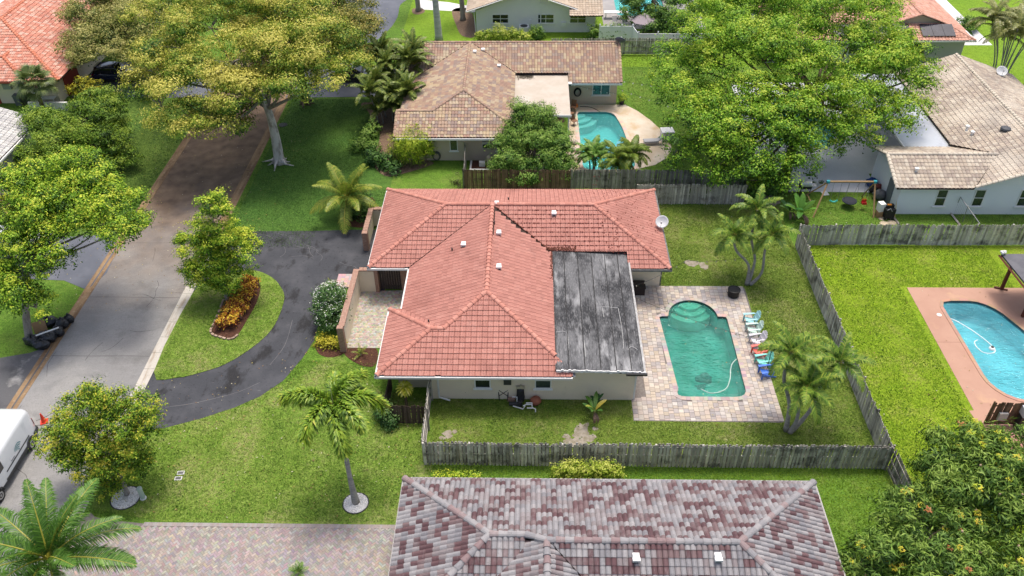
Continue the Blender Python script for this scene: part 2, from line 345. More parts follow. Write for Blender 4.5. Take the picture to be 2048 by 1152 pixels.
# circular driveway of the red house with its grass island
drive = poly_px([(474, 463), (620, 462), (752, 459)]) + [(-10.2, 50.5), (-10.2, 45.9)] + poly_px([(735, 545), (700, 560), (668, 590), (640, 640), (628, 682), (606, 715), (566, 762), (520, 793), (470, 815), (400, 838), (330, 856), (235, 868)]) + [(-23.8, 32.5), (-23.8, 51.2)]
sheet('driveway', drive, [], .014, asph_drive, thick=.05)
isl = poly_px([(388, 580), (420, 562), (468, 546), (512, 542), (545, 556), (561, 574), (569, 594), (560, 628), (540, 664), (500, 699), (450, 729), (400, 746), (352, 756), (309, 749)])
sheet('lawn', smoothpts([(-23.72, 46.0)]+isl[1:-1]+[(-23.72, 38.1)], 3, True), [], .045, GR_front, thick=.045)
# neighbours' driveways
struct('driveway', MB().prism(poly_px([(0, 500), (60, 478), (200, 470), (240, 488), (214, 546), (174, 580), (128, 561), (0, 556)]), -.05, .013), asph_blue)
struct('driveway', MB().prism(poly_px([(0, 716), (60, 706), (105, 690), (78, 745), (10, 850), (0, 880), (-120, 900), (-120, 740)]), -.05, .013), asph_old)
struct('driveway', MB().prism([(-45.6, 76.6), (-31.2, 76.6), (-31.2, 85), (-46, 85)], -.05, .013), asph_blue)
struct('driveway', MB().prism([(-24.2, 76.6), (-13.2, 76.9), (-12.8, 83.2), (-24.2, 83.2)], -.05, .013), asph_blue)
struct('driveway', MB().prism(smoothpts(poly_px([(735, 86), (775, 62), (795, 34), (800, 10), (818, -6), (800, -30), (700, -30), (690, 40)]), 3, True), -.05, .013), asph_blue)
struct('path', MB().prism([(-13.6, 100.2), (-6.6, 99.2), (-6.6, 100.8), (-10, 102.5), (-13.6, 103.4)], -.05, .02), conc_white)
struct('path', MB().bb(44.5, 50.2, 89.3, 90.4, -.05, .02), conc_white); struct('path', MB().prism([(49, 90.4), (50.2, 90.4), (50.5, 112), (47.2, 112), (47.2, 100)], -.05, .021), conc_white)
struct('driveway', MB().bb(-75, -60, 84, 130, -.05, .013), conc_white)
# bare patches in the back lawn
def patch(cx, cy, rx, ry, seed):
    rr = random.Random(seed); ph = [rr.uniform(0, 6.28) for _ in range(6)]
    f = lambda a: 1+.16*math.sin(2*a+ph[0])+.13*math.sin(3*a+ph[1])+.10*math.sin(5*a+ph[2])+.08*math.sin(9*a+ph[3])+.06*math.sin(14*a+ph[4])
    sheet('bare_soil', [(cx+rx*math.cos(a)*f(a), cy+ry*math.sin(a)*f(a+.4)) for a in np.linspace(0, 2*math.pi, 61)[:-1]], [], .010+.0015*seed, sand)
for i, (cx, cy, rx, ry) in enumerate(((3.1, 33.3, .5, .75), (2.75, 32.6, .6, .35), (3.6, 32.9, .3, .3), (2.2, 33.0, .2, .22), (3.9, 33.6, .16, .14), (-4.7, 33.1, .3, .28), (-4.3, 33.3, .16, .14), (-5.0, 32.8, .18, .14), (11.9, 49.7, .45, .4), (12.7, 49.4, .3, .4), (19.2, 58.6, .9, 1.1))): patch(cx, cy, rx, ry, i)
# paver driveway of the house in front: herringbone bricks over a dark joint bed
joint = M('paver_joint', (.16, .14, .13), .95, var=[(6, (.24, .22, .2), .4, .7, .8)])
brickm = M('paving_brick_tint', (1, 1, 1), .85, attr='tint', var=[(.55, (.20, .17, .16), .54, .74, .6), (14, None, .5, .8, .35)], bump=(40, .3, .006))
BR = [(.335, .283, .262), (.355, .305, .275), (.305, .268, .258), (.375, .335, .305), (.335, .31, .30), (.41, .368, .32), (.28, .25, .243)]
pdv = smoothpts(poly_px([(190, 1034), (215, 1040)]), 1) + [(-20.2, 26.72), (-6.95, 26.75), (-6.95, 28.0), (-6.7, 28.5), (-6.2, 28.5), (-6.2, 12), (-27, 12), (-24.4, 26.0), (-23.4, 27.4)]
drv = struct('driveway', MB().prism(pdv, -.06, .012), joint)
def herringbone(poly, bw, bl, ang):
    mb = MB(); ca, sa = math.cos(ang), math.sin(ang); rr = random.Random(3)
    xs = [p[0] for p in poly]; ys = [p[1] for p in poly]; cx, cy = sum(xs)/len(xs), sum(ys)/len(ys); n = int(30/bw)
    for i in range(-n, n):
        for j in range(-n//4, n//4+1):
            for k in (0, 1):
                # classic 2:1 herringbone lattice
                bx = i*bw; by = i*bw + j*4*bw
                if k == 0: x0, y0, w_, h_ = bx, by, bl, bw
                else: x0, y0, w_, h_ = bx, by+bw, bw, bl
                mx_, my_ = x0+w_/2, y0+h_/2
                X, Y = cx+mx_*ca-my_*sa, cy+mx_*sa+my_*ca
                if not (min(xs) < X < max(xs) and 18.6 < Y < max(ys)) or not inpoly(X, Y, poly): continue
                mb.cur = tuple(c*rr.uniform(.85, 1.1) for c in rr.choice(BR)); e = .006; dz = rr.uniform(-.002, .002)
                P = [(x0+e, y0+e), (x0+w_-e, y0+e), (x0+w_-e, y0+h_-e), (x0+e, y0+h_-e)]
                P = [(cx+a*ca-b_*sa, cy+a*sa+b_*ca) for a, b_ in P]
                mb.add([(a, b_, .026+dz) for a, b_ in P]+[(a, b_, .012) for a, b_ in P], [(0, 1, 2, 3), (1, 0, 4, 5), (2, 1, 5, 6)])
    return mb
hb = part('paving_bricks', herringbone(rounded([(-23.3, 26.55), (-6.5, 26.6), (-6.3, 12), (-27, 12)], 0), .125, .25, R(45)), brickm, drv, tint=True, kind='stuff')
bm_ = []
for k in range(3):
    q = MB(); q.cur = BR[k*2]; q.box((0, 0, .0), (.115, .23, .03)); me = q.mesh('edge_brick', tint=True); me.materials.append(brickm); bm_.append(me)
xx = -20.2
while xx < -6.9: place('edge_brick', rnd.choice(bm_), drv, (xx, 26.68, .018)); xx += .125
yy = 26.9
while yy < 28.2:
    for xk in (-6.82, -6.56): place('edge_brick', rnd.choice(bm_), drv, (xk, yy, .016), Matrix.Rotation(R(90), 3, 'Z'))
    yy += .125

# ---------------------------------------------------------------- pools
def offset(poly, d):
    n = len(poly); out = []; a = sum(poly[i][0]*poly[(i+1) % n][1]-poly[(i+1) % n][0]*poly[i][1] for i in range(n)); sg = 1 if a > 0 else -1
    for i in range(n):
        p0, p1, p2 = np.array(poly[i-1]), np.array(poly[i]), np.array(poly[(i+1) % n]); t = p2-p0; t = t/(np.linalg.norm(t)+1e-9)
        out.append((p1[0]+sg*t[1]*d, p1[1]-sg*t[0]*d))
    return out
def pool(label, outline, depth, plaster, watermat, lvl=-.11, steps=None, band=None, stepcol=None):
    cx, cy = sum(p[0] for p in outline)/len(outline), sum(p[1] for p in outline)/len(outline)
    t = thing('swimming_pool', (cx, cy, 0), label, 'pool')
    n = len(outline); a = sum(outline[i][0]*outline[(i+1) % n][1]-outline[(i+1) % n][0]*outline[i][1] for i in range(n))
    ol = outline if a > 0 else outline[::-1]
    mb = MB(); mb.add([(x, y, 0) for x, y in ol]+[(x, y, -depth) for x, y in ol], [(i, n+i, n+(i+1) % n, (i+1) % n) for i in range(n)]+[tuple(range(n, 2*n))])
    part('basin', mb, plaster, t)
    inn = offset(ol, -.012); mb = MB(); mb.add([(x, y, -.02) for x, y in inn]+[(x, y, -.22) for x, y in inn], [(i, n+i, n+(i+1) % n, (i+1) % n) for i in range(n)])
    part('waterline_tiles', mb, band or M('waterline_tile', (.03, .05, .06), .3), t)
    if steps:
        for (sx, sy, rad, z) in steps:
            disc = [(sx+rad*math.cos(q), sy+rad*math.sin(q)) for q in np.linspace(0, 2*math.pi, 60)[:-1]]; inn2 = offset(ol, -.02)
            P = [q for q in disc if inpoly(*q, inn2)]+[q for q in inn2 if math.hypot(q[0]-sx, q[1]-sy) < rad]
            mx_, my_ = sum(q[0] for q in P)/len(P), sum(q[1] for q in P)/len(P); P.sort(key=lambda q: math.atan2(q[1]-my_, q[0]-mx_))
            part('step', MB().prism(P, -depth+.01, z), stepcol or plaster, t)
    inn = offset(ol, -.014); mb = MB(); mb.add([(x, y, lvl) for x, y in inn], [tuple(range(n))]); part('water', mb, watermat, t)
    return t
plA = M('plaster_green', (.10, .46, .37), .8, var=[(.5, (.05, .22, .17), .5, .7, .7)])
stA = M('step_plaster', (.62, .86, .70), .8)
plC = M('plaster_blue', (.36, .64, .70), .8, var=[(.4, (.45, .78, .82), .4, .7, .8)])
plB = M('plaster_aqua', (.40, .68, .68), .8)
wA = water('water_green', (.42, .88, .80), .42, 0, (.07, .345, .295)); wC = water('water_blue', (.52, .90, .95), .30, 0, (.17, .56, .64)); wB = water('water_aqua', (.50, .93, .93), .24, 0, (.12, .52, .52))
pool('green murky swimming pool with rounded step end behind the red roofed house', POOL_A, 1.5, plA, wA, steps=[(11.1, 45.45, 1.62, -.62), (11.1, 45.5, 1.22, -.40), (11.1, 45.5, .80, -.17)], stepcol=stA)
pool('turquoise swimming pool with corner steps beside the brown tiled house', POOL_B, 1.4, plB, wB, steps=[(4.5, 73.6, 1.9, -.7), (4.5, 73.6, 1.4, -.42), (4.5, 73.6, .8, -.2)], stepcol=M('step_pale', (.62, .74, .70), .8), band=M('waterline_aqua', (.06, .20, .24), .3))
pool('blue swimming pool set in the terracotta coloured deck', POOL_C, 1.5, plC, wC, band=M('waterline_navy', (.012, .05, .075), .3))
pool('turquoise pool half hidden under the big green tree', POOL_D, 1.3, plB, wB)
pool('bright turquoise pool behind the white vinyl fence', POOL_E, 1.3, plB, wB)
# paver deck of the green pool
paverm = M('paver_tint', (1, 1, 1), .85, attr='tint', var=[(.5, (.30, .25, .22), .55, .75, .45), (12, None, .5, .85, .3)], bump=(35, .35, .008))
DECK = rounded([(6.2, 34.25), (15.02, 34.2), (15.18, 47.05), (6.8, 47.05)], [0, .15, .35, 0], 3)
deck = sheet('pool_deck', DECK, [POOL_A], .006, joint, thick=.0)
PV = [(.46, .385, .33), (.49, .42, .35), (.43, .38, .345), (.385, .345, .33), (.34, .315, .31), (.50, .45, .39), (.465, .395, .315), (.41, .345, .31), (.485, .445, .41)]
outA = offset(POOL_A, .22 if True else 0); a_ = sum(POOL_A[i][0]*POOL_A[(i+1) % len(POOL_A)][1]-POOL_A[(i+1) % len(POOL_A)][0]*POOL_A[i][1] for i in range(len(POOL_A)))
pav = []; x = 6.22; rr = random.Random(5)
while x < 15.1:
    wd = .305; y = 34.27-rr.uniform(0, .15)
    while y < 47.0:
        ln = rr.choice([.23, .31, .31, .38]); y0, y1 = max(y, 34.27), min(y+ln, 47.03); y += ln
        if y1-y0 < .08: continue
        q = (x+wd/2, (y0+y1)/2)
        if not inpoly(*q, DECK) or inpoly(*q, outA): continue
        if x < 6.85 and y0 > 36: continue
        pav.append((x, min(x+wd, 15.12), y0, y1, rr.choice(PV), rr.uniform(.85, 1.1), rr.uniform(-.003, .003)))
    x += wd
def paver_size(p_): a = proj((p_[0], p_[2], 0)); b = proj((p_[1], p_[3], 0)); return abs(a[0]-b[0])*abs(a[1]-b[1])
pav.sort(key=paver_size, reverse=True); st = MB(); cache = {}
def pv_prism(mb, x0, x1, y0, y1, z0, z1, e=.006):
    P = [(x0+e, y0+e), (x1-e, y0+e), (x1-e, y1-e), (x0+e, y1-e)]; b = .008
    mb.add([(a, b_, z0) for a, b_ in P]+[(a, b_, z1-b) for a, b_ in P]+[(a+(b if a < (x0+x1)/2 else -b), b_+(b if b_ < (y0+y1)/2 else -b), z1) for a, b_ in P], [(0, 1, 5, 4), (1, 2, 6, 5), (2, 3, 7, 6), (3, 0, 4, 7), (4, 5, 9, 8), (5, 6, 10, 9), (6, 7, 11, 10), (7, 4, 8, 11), (8, 9, 10, 11)])
for i, (x0, x1, y0, y1, c, k, dz) in enumerate(pav):
    if i < 290:
        key = (round(y1-y0, 2), round(x1-x0, 2), c, round(k, 1))
        if key not in cache:
            q = MB(); q.cur = tuple(v*round(k, 1) for v in c); hx, hy = (x1-x0)/2, (y1-y0)/2; pv_prism(q, -hx, hx, -hy, hy, -.03, 0); me = q.mesh('paver', tint=True); me.materials.append(paverm); cache[key] = me
        place('paver', cache[key], deck, ((x0+x1)/2, (y0+y1)/2, .032+dz))
    else: st.cur = tuple(v*k for v in c); pv_prism(st, x0, x1, y0, y1, 0, .032+dz)
part('pavers', st, paverm, deck, tint=True, kind='stuff')
def coping(outline, width, step, parent, cols, mat, z=.045):
    """wedge shaped coping stones round a pool"""
    n = len(outline); a = sum(outline[i][0]*outline[(i+1) % n][1]-outline[(i+1) % n][0]*outline[i][1] for i in range(n)); ol = outline if a > 0 else outline[::-1]
    P = np.array(ol+[ol[0]]); d = np.r_[0, np.cumsum(np.linalg.norm(np.diff(P, axis=0), axis=1))]; N = int(d[-1]/step); S = []
    oo = np.array(offset(ol, width)); oo = np.vstack([oo, oo[0]]); ii = np.array(offset(ol, -.03)); ii = np.vstack([ii, ii[0]])
    f = lambda A, s_: np.array([np.interp(s_ % d[-1], d, A[:, 0]), np.interp(s_ % d[-1], d, A[:, 1])])
    for k in range(N):
        s0, s1 = d[-1]*k/N+.004, d[-1]*(k+1)/N-.004; q = MB(); c = rnd.choice(cols); q.cur = tuple(v*rnd.uniform(.85, 1.1) for v in c)
        q.prism([tuple(f(ii, s0)), tuple(f(oo, s0)), tuple(f(oo, s1)), tuple(f(ii, s1))], .003, z+rnd.uniform(-.003, .003)); part('coping_stone', q, mat, parent, tint=True)
coping(POOL_A, .26, .26, deck, PV[:5]+[(.50, .40, .34)], paverm)
# stained concrete decks of the neighbours' pools
deckB_m = M('deck_tan', (.52, .42, .30), .8, var=[(.35, (.62, .55, .46), .42, .62, .9), (.5, (.46, .31, .15), .52, .7, .8), (9, (.4, .32, .22), .5, .8, .4)], bump=(30, .3, .01))
DB = [(3.6, 75.2), (9.2, 75.1)] + poly_px([(1275, 222), (1300, 240), (1320, 258), (1335, 276), (1344, 298), (1335, 315), (1310, 330), (1240, 346)]) + [(3.9, 62.4), (-1., 62.4), (-1., 66.), (3.6, 66.)]
sheet('pool_deck', DB, [POOL_B], .015, deckB_m, thick=.015)
deckC_m = M('deck_terracotta', (.42, .245, .175), .7, var=[(.4, (.37, .205, .145), .42, .62, .9), (.6, (.56, .36, .20), .58, .75, .7), (10, (.42, .24, .17), .5, .8, .4)], bump=(30, .2, .008), spec=.45)
dC = sheet('pool_deck', [(26.55, 47.), (45, 47.), (45, 31.4), (26.6, 31.4), (26.6, 34.4), (26.3, 34.4), (26.2, 35.25), (26.5, 35.3)], [POOL_C], .02, deckC_m, thick=.02)
sheet('pool_deck', [(19.6, 59.6), (28.6, 59.45), (28.6, 62.4), (34.4, 62.4), (34.4, 80), (20.2, 80)], [POOL_D], .012, conc_pad, thick=.012)
sheet('pool_deck', [(8.4, 94), (20, 94), (20, 112), (8.4, 112)], [POOL_E], .012, M('deck_grey', (.30, .29, .29), .85, var=[(.5, (.42, .4, .38), .45, .7, .8)]), thick=.012)
joints = MB()
for y in (43.2, 39.4): joints.bb(33.0, 38, y-.012, y+.012, .02, .024)
joints.bb(26.55, 28.2, 41.3, 41.32, .02, .024); part('deck_joint', joints, M('joint_dark', (.22, .12, .09), .9), dC)
coping(POOL_C, .2, .6, dC, [(.42, .245, .175)], M('coping_terracotta', (1, 1, 1), .7, attr='tint'), z=.05)
dB = thing('pool_coping', (6.6, 68, 0), 'pale coping kerb round the turquoise pool of the brown tiled house', 'coping')
coping(POOL_B, .3, .45, dB, [(.58, .48, .38), (.55, .46, .38)], M('coping_tan', (1, 1, 1), .8, attr='tint'))

# cracks, tar lines and fallen leaves
def ribbon(q, pts, wd, z):
    P = smoothpts(pts, 4); V = []
    for i, p in enumerate(P):
        a = np.array(P[max(0, i-1)]); b = np.array(P[min(len(P)-1, i+1)]); d = b-a; d = d/(np.linalg.norm(d)+1e-9); ww = wd*(.6+.8*rnd.random()); V += [(p[0]-d[1]*ww, p[1]+d[0]*ww, z), (p[0]+d[1]*ww, p[1]-d[0]*ww, z)]
    q.add(V, [(2*i+1, 2*i+3, 2*i+2, 2*i) for i in range(len(P)-1)])
q = MB(); rr = random.Random(12)
for k in range(16):
    x, y = rr.uniform(-30.5, -25), rr.uniform(26, 62); pts = [(x, y)]; a = rr.choice((0, 1.57))+rr.uniform(-.4, .4)
    for j in range(rr.randrange(3, 7)): a += rr.uniform(-.5, .5); x += math.cos(a)*.6; y += math.sin(a)*.6; pts.append((min(-24.6, max(-30.8, x)), y))
    ribbon(q, pts, .012, .0115)
ribbon(q, poly_px([(72, 842), (95, 832), (110, 822), (140, 806), (160, 802)]), .025, .0118)
for y in (33.5, 39.5, 45.5, 52): ribbon(q, [(-30.9, y), (-28.5, y+rr.uniform(-.05, .05)), (-26, y+rr.uniform(-.05, .05)), (-24.5, y)], .014, .0115)
struct('road_cracks', q, M('crack_dark', (.06, .058, .055), .95), kind='stuff')
q = MB()
for k in range(9):
    px = rr.uniform(520, 720); py = rr.uniform(475, 530); x, y = G(px, py); pts = [(x, y)]; a = rr.uniform(0, 6)
    for j in range(4): a += rr.uniform(-.6, .6); x += math.cos(a)*.5; y += math.sin(a)*.35; pts.append((x, y))
    ribbon(q, pts, .01, .0175)
ribbon(q, poly_px([(330, 815), (380, 808), (430, 797), (480, 783), (520, 765)]), .012, .0175); ribbon(q, poly_px([(585, 640), (570, 690), (540, 730)]), .012, .0175)
struct('driveway_cracks', q, M('crack_pale', (.16, .16, .165), .95), kind='stuff')
q = MB()
for k in range(1500):
    u = rr.random()
    if u < .45: x, y = rr.uniform(-34, -20), rr.uniform(44, 74)
    elif u < .7: x, y = rr.uniform(-23, -6.2), rr.uniform(27, 40)
    else: x, y = rr.uniform(10, 40), rr.uniform(31, 58)
    q.cur = rr.choice([(.30, .19, .07), (.42, .33, .12), (.20, .12, .06), (.5, .46, .34), (.36, .30, .08)]); s_ = rr.uniform(.03, .07); a = rr.uniform(0, 6.28); c_, n_ = math.cos(a)*s_, math.sin(a)*s_; z = .05 if u >= .45 else .03
    q.add([(x-c_, y-n_, z), (x+n_*.5, y-c_*.5, z+.015), (x+c_, y+n_, z), (x-n_*.5, y+c_*.5, z+.01)], [(0, 1, 2, 3)])
struct('fallen_leaves', q, M('fallen_leaf', (1, 1, 1), .9, attr='tint'), kind='stuff', tint=True)
# ================================================================ houses
def tile_profile(w_, waves, h_):
    A = ((0, .20), (.05, .58), (.17, 1.), (.36, .85), (.5, .52), (.64, .85), (.83, 1.), (.95, .58), (1, .20)) if waves == 2 else ((0, .0), (.09, .55), (.3, 1.), (.62, .95), (.88, .4), (1, .0))
    return [((a-.5)*(w_-.005), h_*z) for a, z in A]
def tile_geo(w_, e_, waves, h_, lift):
    """one roof tile in its own frame: x across, y up the slope, z out of the roof"""
    pr = tile_profile(w_, waves, h_); n = len(pr)
    V = [(x, -.02, z+lift) for x, z in pr]+[(x, e_*1.06, z+.008) for x, z in pr]+[(x, -.015, z+lift-.016) for x, z in pr]
    F = [(i, i+1, n+i+1, n+i) for i in range(n-1)]+[(2*n+i, 2*n+i+1, i+1, i) for i in range(n-1)]
    return V, F
def clip_poly(P, poly):
    """clip a 3-D polygon by a convex plan polygon given counter-clockwise"""
    for i in range(len(poly)):
        ax, ay = poly[i]; bx, by = poly[(i+1) % len(poly)]; out = []
        if not P: return []
        side = [(bx-ax)*(q[1]-ay)-(by-ay)*(q[0]-ax) for q in P]
        for k in range(len(P)):
            a, b, sa, sb = P[k-1], P[k], side[k-1], side[k]
            if (sa >= 0) != (sb >= 0):
                t = sa/(sa-sb); out.append(tuple(a[j]+(b[j]-a[j])*t for j in range(3)))
            if sb >= 0: out.append(b)
        P = out
    return P
def ccw(p_):
    a = sum(p_[i][0]*p_[(i+1) % len(p_)][1]-p_[(i+1) % len(p_)][0]*p_[i][1] for i in range(len(p_))); return p_ if a > 0 else p_[::-1]
def shrink(poly, d): return offset(poly, -d)
UNDER = M('roof_underlay', (.05, .03, .025), .9)
CAPMESH = {}
def cap_mesh(key, r_, l_, cols, mat):
    out = []
    for c in cols:
        q = MB(); q.cur = c; n = 6; V = []
        for y, rr_ in ((0, r_*1.18), (l_*1.04, r_*.88)):
            V += [(rr_*math.cos(math.pi*k/n), y, rr_*math.sin(math.pi*k/n)*.85) for k in range(n+1)]
        V += [(r_*.9*math.cos(math.pi*k/n), 0, r_*.9*math.sin(math.pi*k/n)*.7) for k in range(n+1)]
        m = n+1; q.add(V, [(i+1, i, m+i, m+i+1) for i in range(n)]+[(2*m+i+1, 2*m+i, i, i+1) for i in range(n)])
        me = q.mesh('ridge_tile', tint=True, smooth=False); me.materials.append(mat); out.append(me)
    return out
def roof(house, planes, caps, mat, pick, w_=.33, e_=.37, waves=2, h_=.054, lift=.05, capr=.13, capl=.40, capcols=None, maxn=290, thick=.05, undermat=None, name='roof'):
    """planes: (z0, slope, eave point, uphill unit direction, [convex plan polygons], tiled?)"""
    ub = MB()
    for z0, s_, (ex, ey), (dx, dy), polys, tiled in planes:
        for poly in polys:
            P = [(x, y, z0+s_*((x-ex)*dx+(y-ey)*dy)-.02) for x, y in ccw(list(poly))]; n = len(P)
            ub.add(P+[(x, y, z-thick) for x, y, z in P], [tuple(range(n)), tuple(range(2*n-1, n-1, -1))]+[(i, n+i, n+(i+1) % n, (i+1) % n) for i in range(n)])
    rf = part(name, ub, undermat or UNDER, house); org = ORG[house.name]
    TV, TF = tile_geo(w_, e_, waves, h_, lift); inter = []; st = MB(); seed = 0
    for pi, (z0, s_, (ex, ey), (dx, dy), polys, tiled) in enumerate(planes):
        if not tiled: continue
        l = math.hypot(1, s_); U = Vector((dy, -dx, 0)); S = Vector((dx/l, dy/l, s_/l)); N = U.cross(S); rot = Matrix((U, S, N)).transposed()
        for poly in polys:
            poly = shrink(ccw(list(poly)), .0); tt = [((x-ex)*U.x+(y-ey)*U.y) for x, y in poly]; dd = [((x-ex)*dx+(y-ey)*dy)*l for x, y in poly]
            for r_ in range(math.floor(min(dd)/e_)-1, math.ceil(max(dd)/e_)+1):
                for c_ in range(math.floor(min(tt)/w_)-1, math.ceil(max(tt)/w_)+2):
                    O = Vector((ex, ey, z0))+U*(c_*w_)+S*(r_*e_); cor = []
                    for a in (-.5, .5):
                        for b in (0, 1): q = O+U*(a*w_)+S*(b*e_); cor.append(inpoly(q.x, q.y, poly))
                    mid = O+S*(e_/2)
                    if all(cor): inter.append((pi, O, rot, pick(pi, r_, c_)))
                    else:
                        if not any(cor) and not inpoly(mid.x, mid.y, poly) and not any(inpoly((O+U*a+S*b).x, (O+U*a+S*b).y, poly) for a in (-.16*w_/.33, 0, .16*w_/.33) for b in (0, e_*.3, e_*.6, e_)): continue
                        V = [O+rot @ Vector(v) for v in TV]; st.cur = pick(pi, r_, c_)
                        for f in TF:
                            Q = clip_poly([tuple(V[i]) for i in f], poly)
                            if len(Q) > 2: st.add(Q, [tuple(range(len(Q)))])
    def size(q):
        a = proj(q[1]); b = proj(q[1]+q[2] @ Vector((w_, e_, 0))); c = proj(q[1]+q[2] @ Vector((0, e_, 0)))
        ar = abs((b[0]-a[0])*(c[1]-a[1])-(b[1]-a[1])*(c[0]-a[0])); inside = -20 < a[0] < 2068 and -20 < a[1] < 1172
        return ar if inside else 0
    inter.sort(key=size, reverse=True); cache = {}
    for i, (pi, O, rot, col) in enumerate(inter):
        if i < maxn and size(inter[i]) > 0:
            if col not in cache:
                q = MB(); q.cur = col; q.add(TV, TF); me = q.mesh('roof_tile', tint=True, smooth=False); me.materials.append(mat); cache[col] = me
            place('roof_tile', cache[col], rf, O, rot)
        else:
            st.cur = col; st.add([O+rot @ Vector(v) for v in TV], TF)
    part('roof_tiles', st, mat, rf, tint=True, kind='stuff')
    cm = cap_mesh('c', capr, capl, capcols or [(1, 1, 1)], mat)
    for a, b in caps:
        a, b = Vector(a), Vector(b); d = b-a; n = max(1, round(d.length/capl)); Y = d.normalized(); X = Y.cross(Vector((0, 0, 1))).normalized(); Z = X.cross(Y)
        rot = Matrix((X, Y, Z)).transposed(); sc = d.length/n/capl
        for k in range(n): place('ridge_tile', rnd.choice(cm), rf, a+d*(k/n)+Z*.035, rot, (1, sc, 1))
    return rf
TILE = M('roof_tile_red', (1, 1, 1), .75, attr='tint', var=[(.35, (.25, .10, .08), .52, .74, .5), (1.0, (.20, .10, .085), .60, .74, .45, (1.5, .5, 1)), (5, None, .56, .82, .3), (1.2, (.62, .34, .27), .58, .8, .35)], bump=(30, .2, .01))
TILEW = M('roof_tile_weathered', (1, 1, 1), .85, attr='tint', var=[(.8, (.42, .41, .41), .52, .75, .35), (9, (.09, .08, .08), .54, .76, .55), (3, (.42, .41, .41), .57, .8, .35, (3, .6, 1))], bump=(30, .25, .01))
TILEB = M('roof_tile_blend', (1, 1, 1), .8, attr='tint', var=[(.6, (.22, .18, .17), .55, .8, .4), (12, None, .52, .8, .35)], bump=(30, .2, .01))
white = M('white_trim', (.78, .78, .77), .5, var=[(3, (.62, .62, .6), .5, .75, .5)])
cream = M('stucco_cream', (.80, .70, .55), .9, var=[(.6, (.72, .63, .49), .45, .7, .7), (1.2, (.33, .28, .21), .60, .8, .5, (1, 1, .35)), (30, (.66, .6, .5), .5, .8, .3)], bump=(45, .35, .01))
glass = M('window_glass', (.012, .02, .025), .06, spec=.9, var=[(.8, (.05, .07, .08), .45, .65, .8)])
alum = M('gutter_metal', (.70, .70, .69), .4, var=[(4, (.5, .5, .48), .5, .75, .5)])
darkmetal = M('dark_metal', (.03, .03, .032), .4)
def window(house, x0, x1, z0, z1, y, mull=(1, 2), sill=True, frame=white, nx=0, ny=-1):
    """sash window on a wall facing -y (or along x when nx is set); panes set back in a proud frame"""
    def bx(q, a0, a1, d0, d1, c0, c1):
        if nx == 0: q.bb(a0, a1, *sorted((y+ny*d0, y+ny*d1)), c0, c1)
        else: q.bb(*sorted((y+nx*d0, y+nx*d1)), a0, a1, c0, c1)
    f = MB(); t_ = .07
    for a0, a1, c0, c1 in ((x0, x0+t_, z0, z1), (x1-t_, x1, z0, z1), (x0+t_, x1-t_, z1-t_, z1), (x0+t_, x1-t_, z0, z0+t_)): bx(f, a0, a1, -.05, .06, c0, c1)
    wd = part('window', f, frame, house)
    ca, rw = mull; b = MB()
    for k in range(1, rw): zz = z0+t_+(z1-z0-2*t_)*k/rw; bx(b, x0+t_, x1-t_, -.05, .045, zz-.025, zz+.025)
    for k in range(1, ca): xx_ = x0+t_+(x1-x0-2*t_)*k/ca; bx(b, xx_-.025, xx_+.025, -.05, .043, z0+t_, z1-t_)
    if b.v: part('glazing_bar', b, frame, wd)
    for i in range(ca):
        for j in range(rw):
            q = MB(); ax0 = x0+t_+(x1-x0-2*t_)*i/ca; ax1 = x0+t_+(x1-x0-2*t_)*(i+1)/ca; c0 = z0+t_+(z1-z0-2*t_)*j/rw; c1 = z0+t_+(z1-z0-2*t_)*(j+1)/rw
            bx(q, ax0, ax1, -.04, .012, c0, c1); part('pane', q, glass, wd)
    if sill: q = MB(); bx(q, x0-.08, x1+.08, -.05, .12, z0-.08, z0-.002); part('sill', q, frame, wd)
    return wd
def vent(rf, x, y, z, s_=1., mat=None):
    q = MB(); q.lathe((x, y, z-.1), [(.10*s_, 0), (.10*s_, .32*s_), (.17*s_, .34*s_), (.17*s_, .46*s_), (.08*s_, .5*s_)], 10); part('roof_vent', q, mat or white, rf, smooth=False)
def goose(rf, x, y, z, d=(0, -1)):
    q = MB(); q.box((x, y, z+.12), (.30, .34, .26)); q.box((x+d[0]*.12, y+d[1]*.16, z+.2), (.34, .18, .12)); part('roof_vent', q, white, rf)
    q = MB(); q.box((x+d[0]*.19, y+d[1]*.19, z+.07), (.20, .05, .12)); part('vent_mouth', q, M('vent_mouth', (.05, .07, .09), .5), rf)
def eave(house, pts, z, mat=alum, w_=.12, h_=.14, nm='gutter'):
    """gutters run along an eave polyline, one part for each straight run"""
    for (x0, y0), (x1, y1) in zip(pts[:-1], pts[1:]):
        l = math.hypot(x1-x0, y1-y0); a = math.atan2(y1-y0, x1-x0); q = MB(); q.box(((x0+x1)/2, (y0+y1)/2, z), (l+w_*.9, w_, h_), rz=a); part(nm, q, mat, house)
def rect_soffit(house, rects, z):
    q = MB()
    for i, (x0, x1, y0, y1) in enumerate(rects): q.bb(x0+.08, x1-.08, y0+.08, y1-.08, z-.03-i*.004, z-i*.004)
    part('soffit', q, white, house)
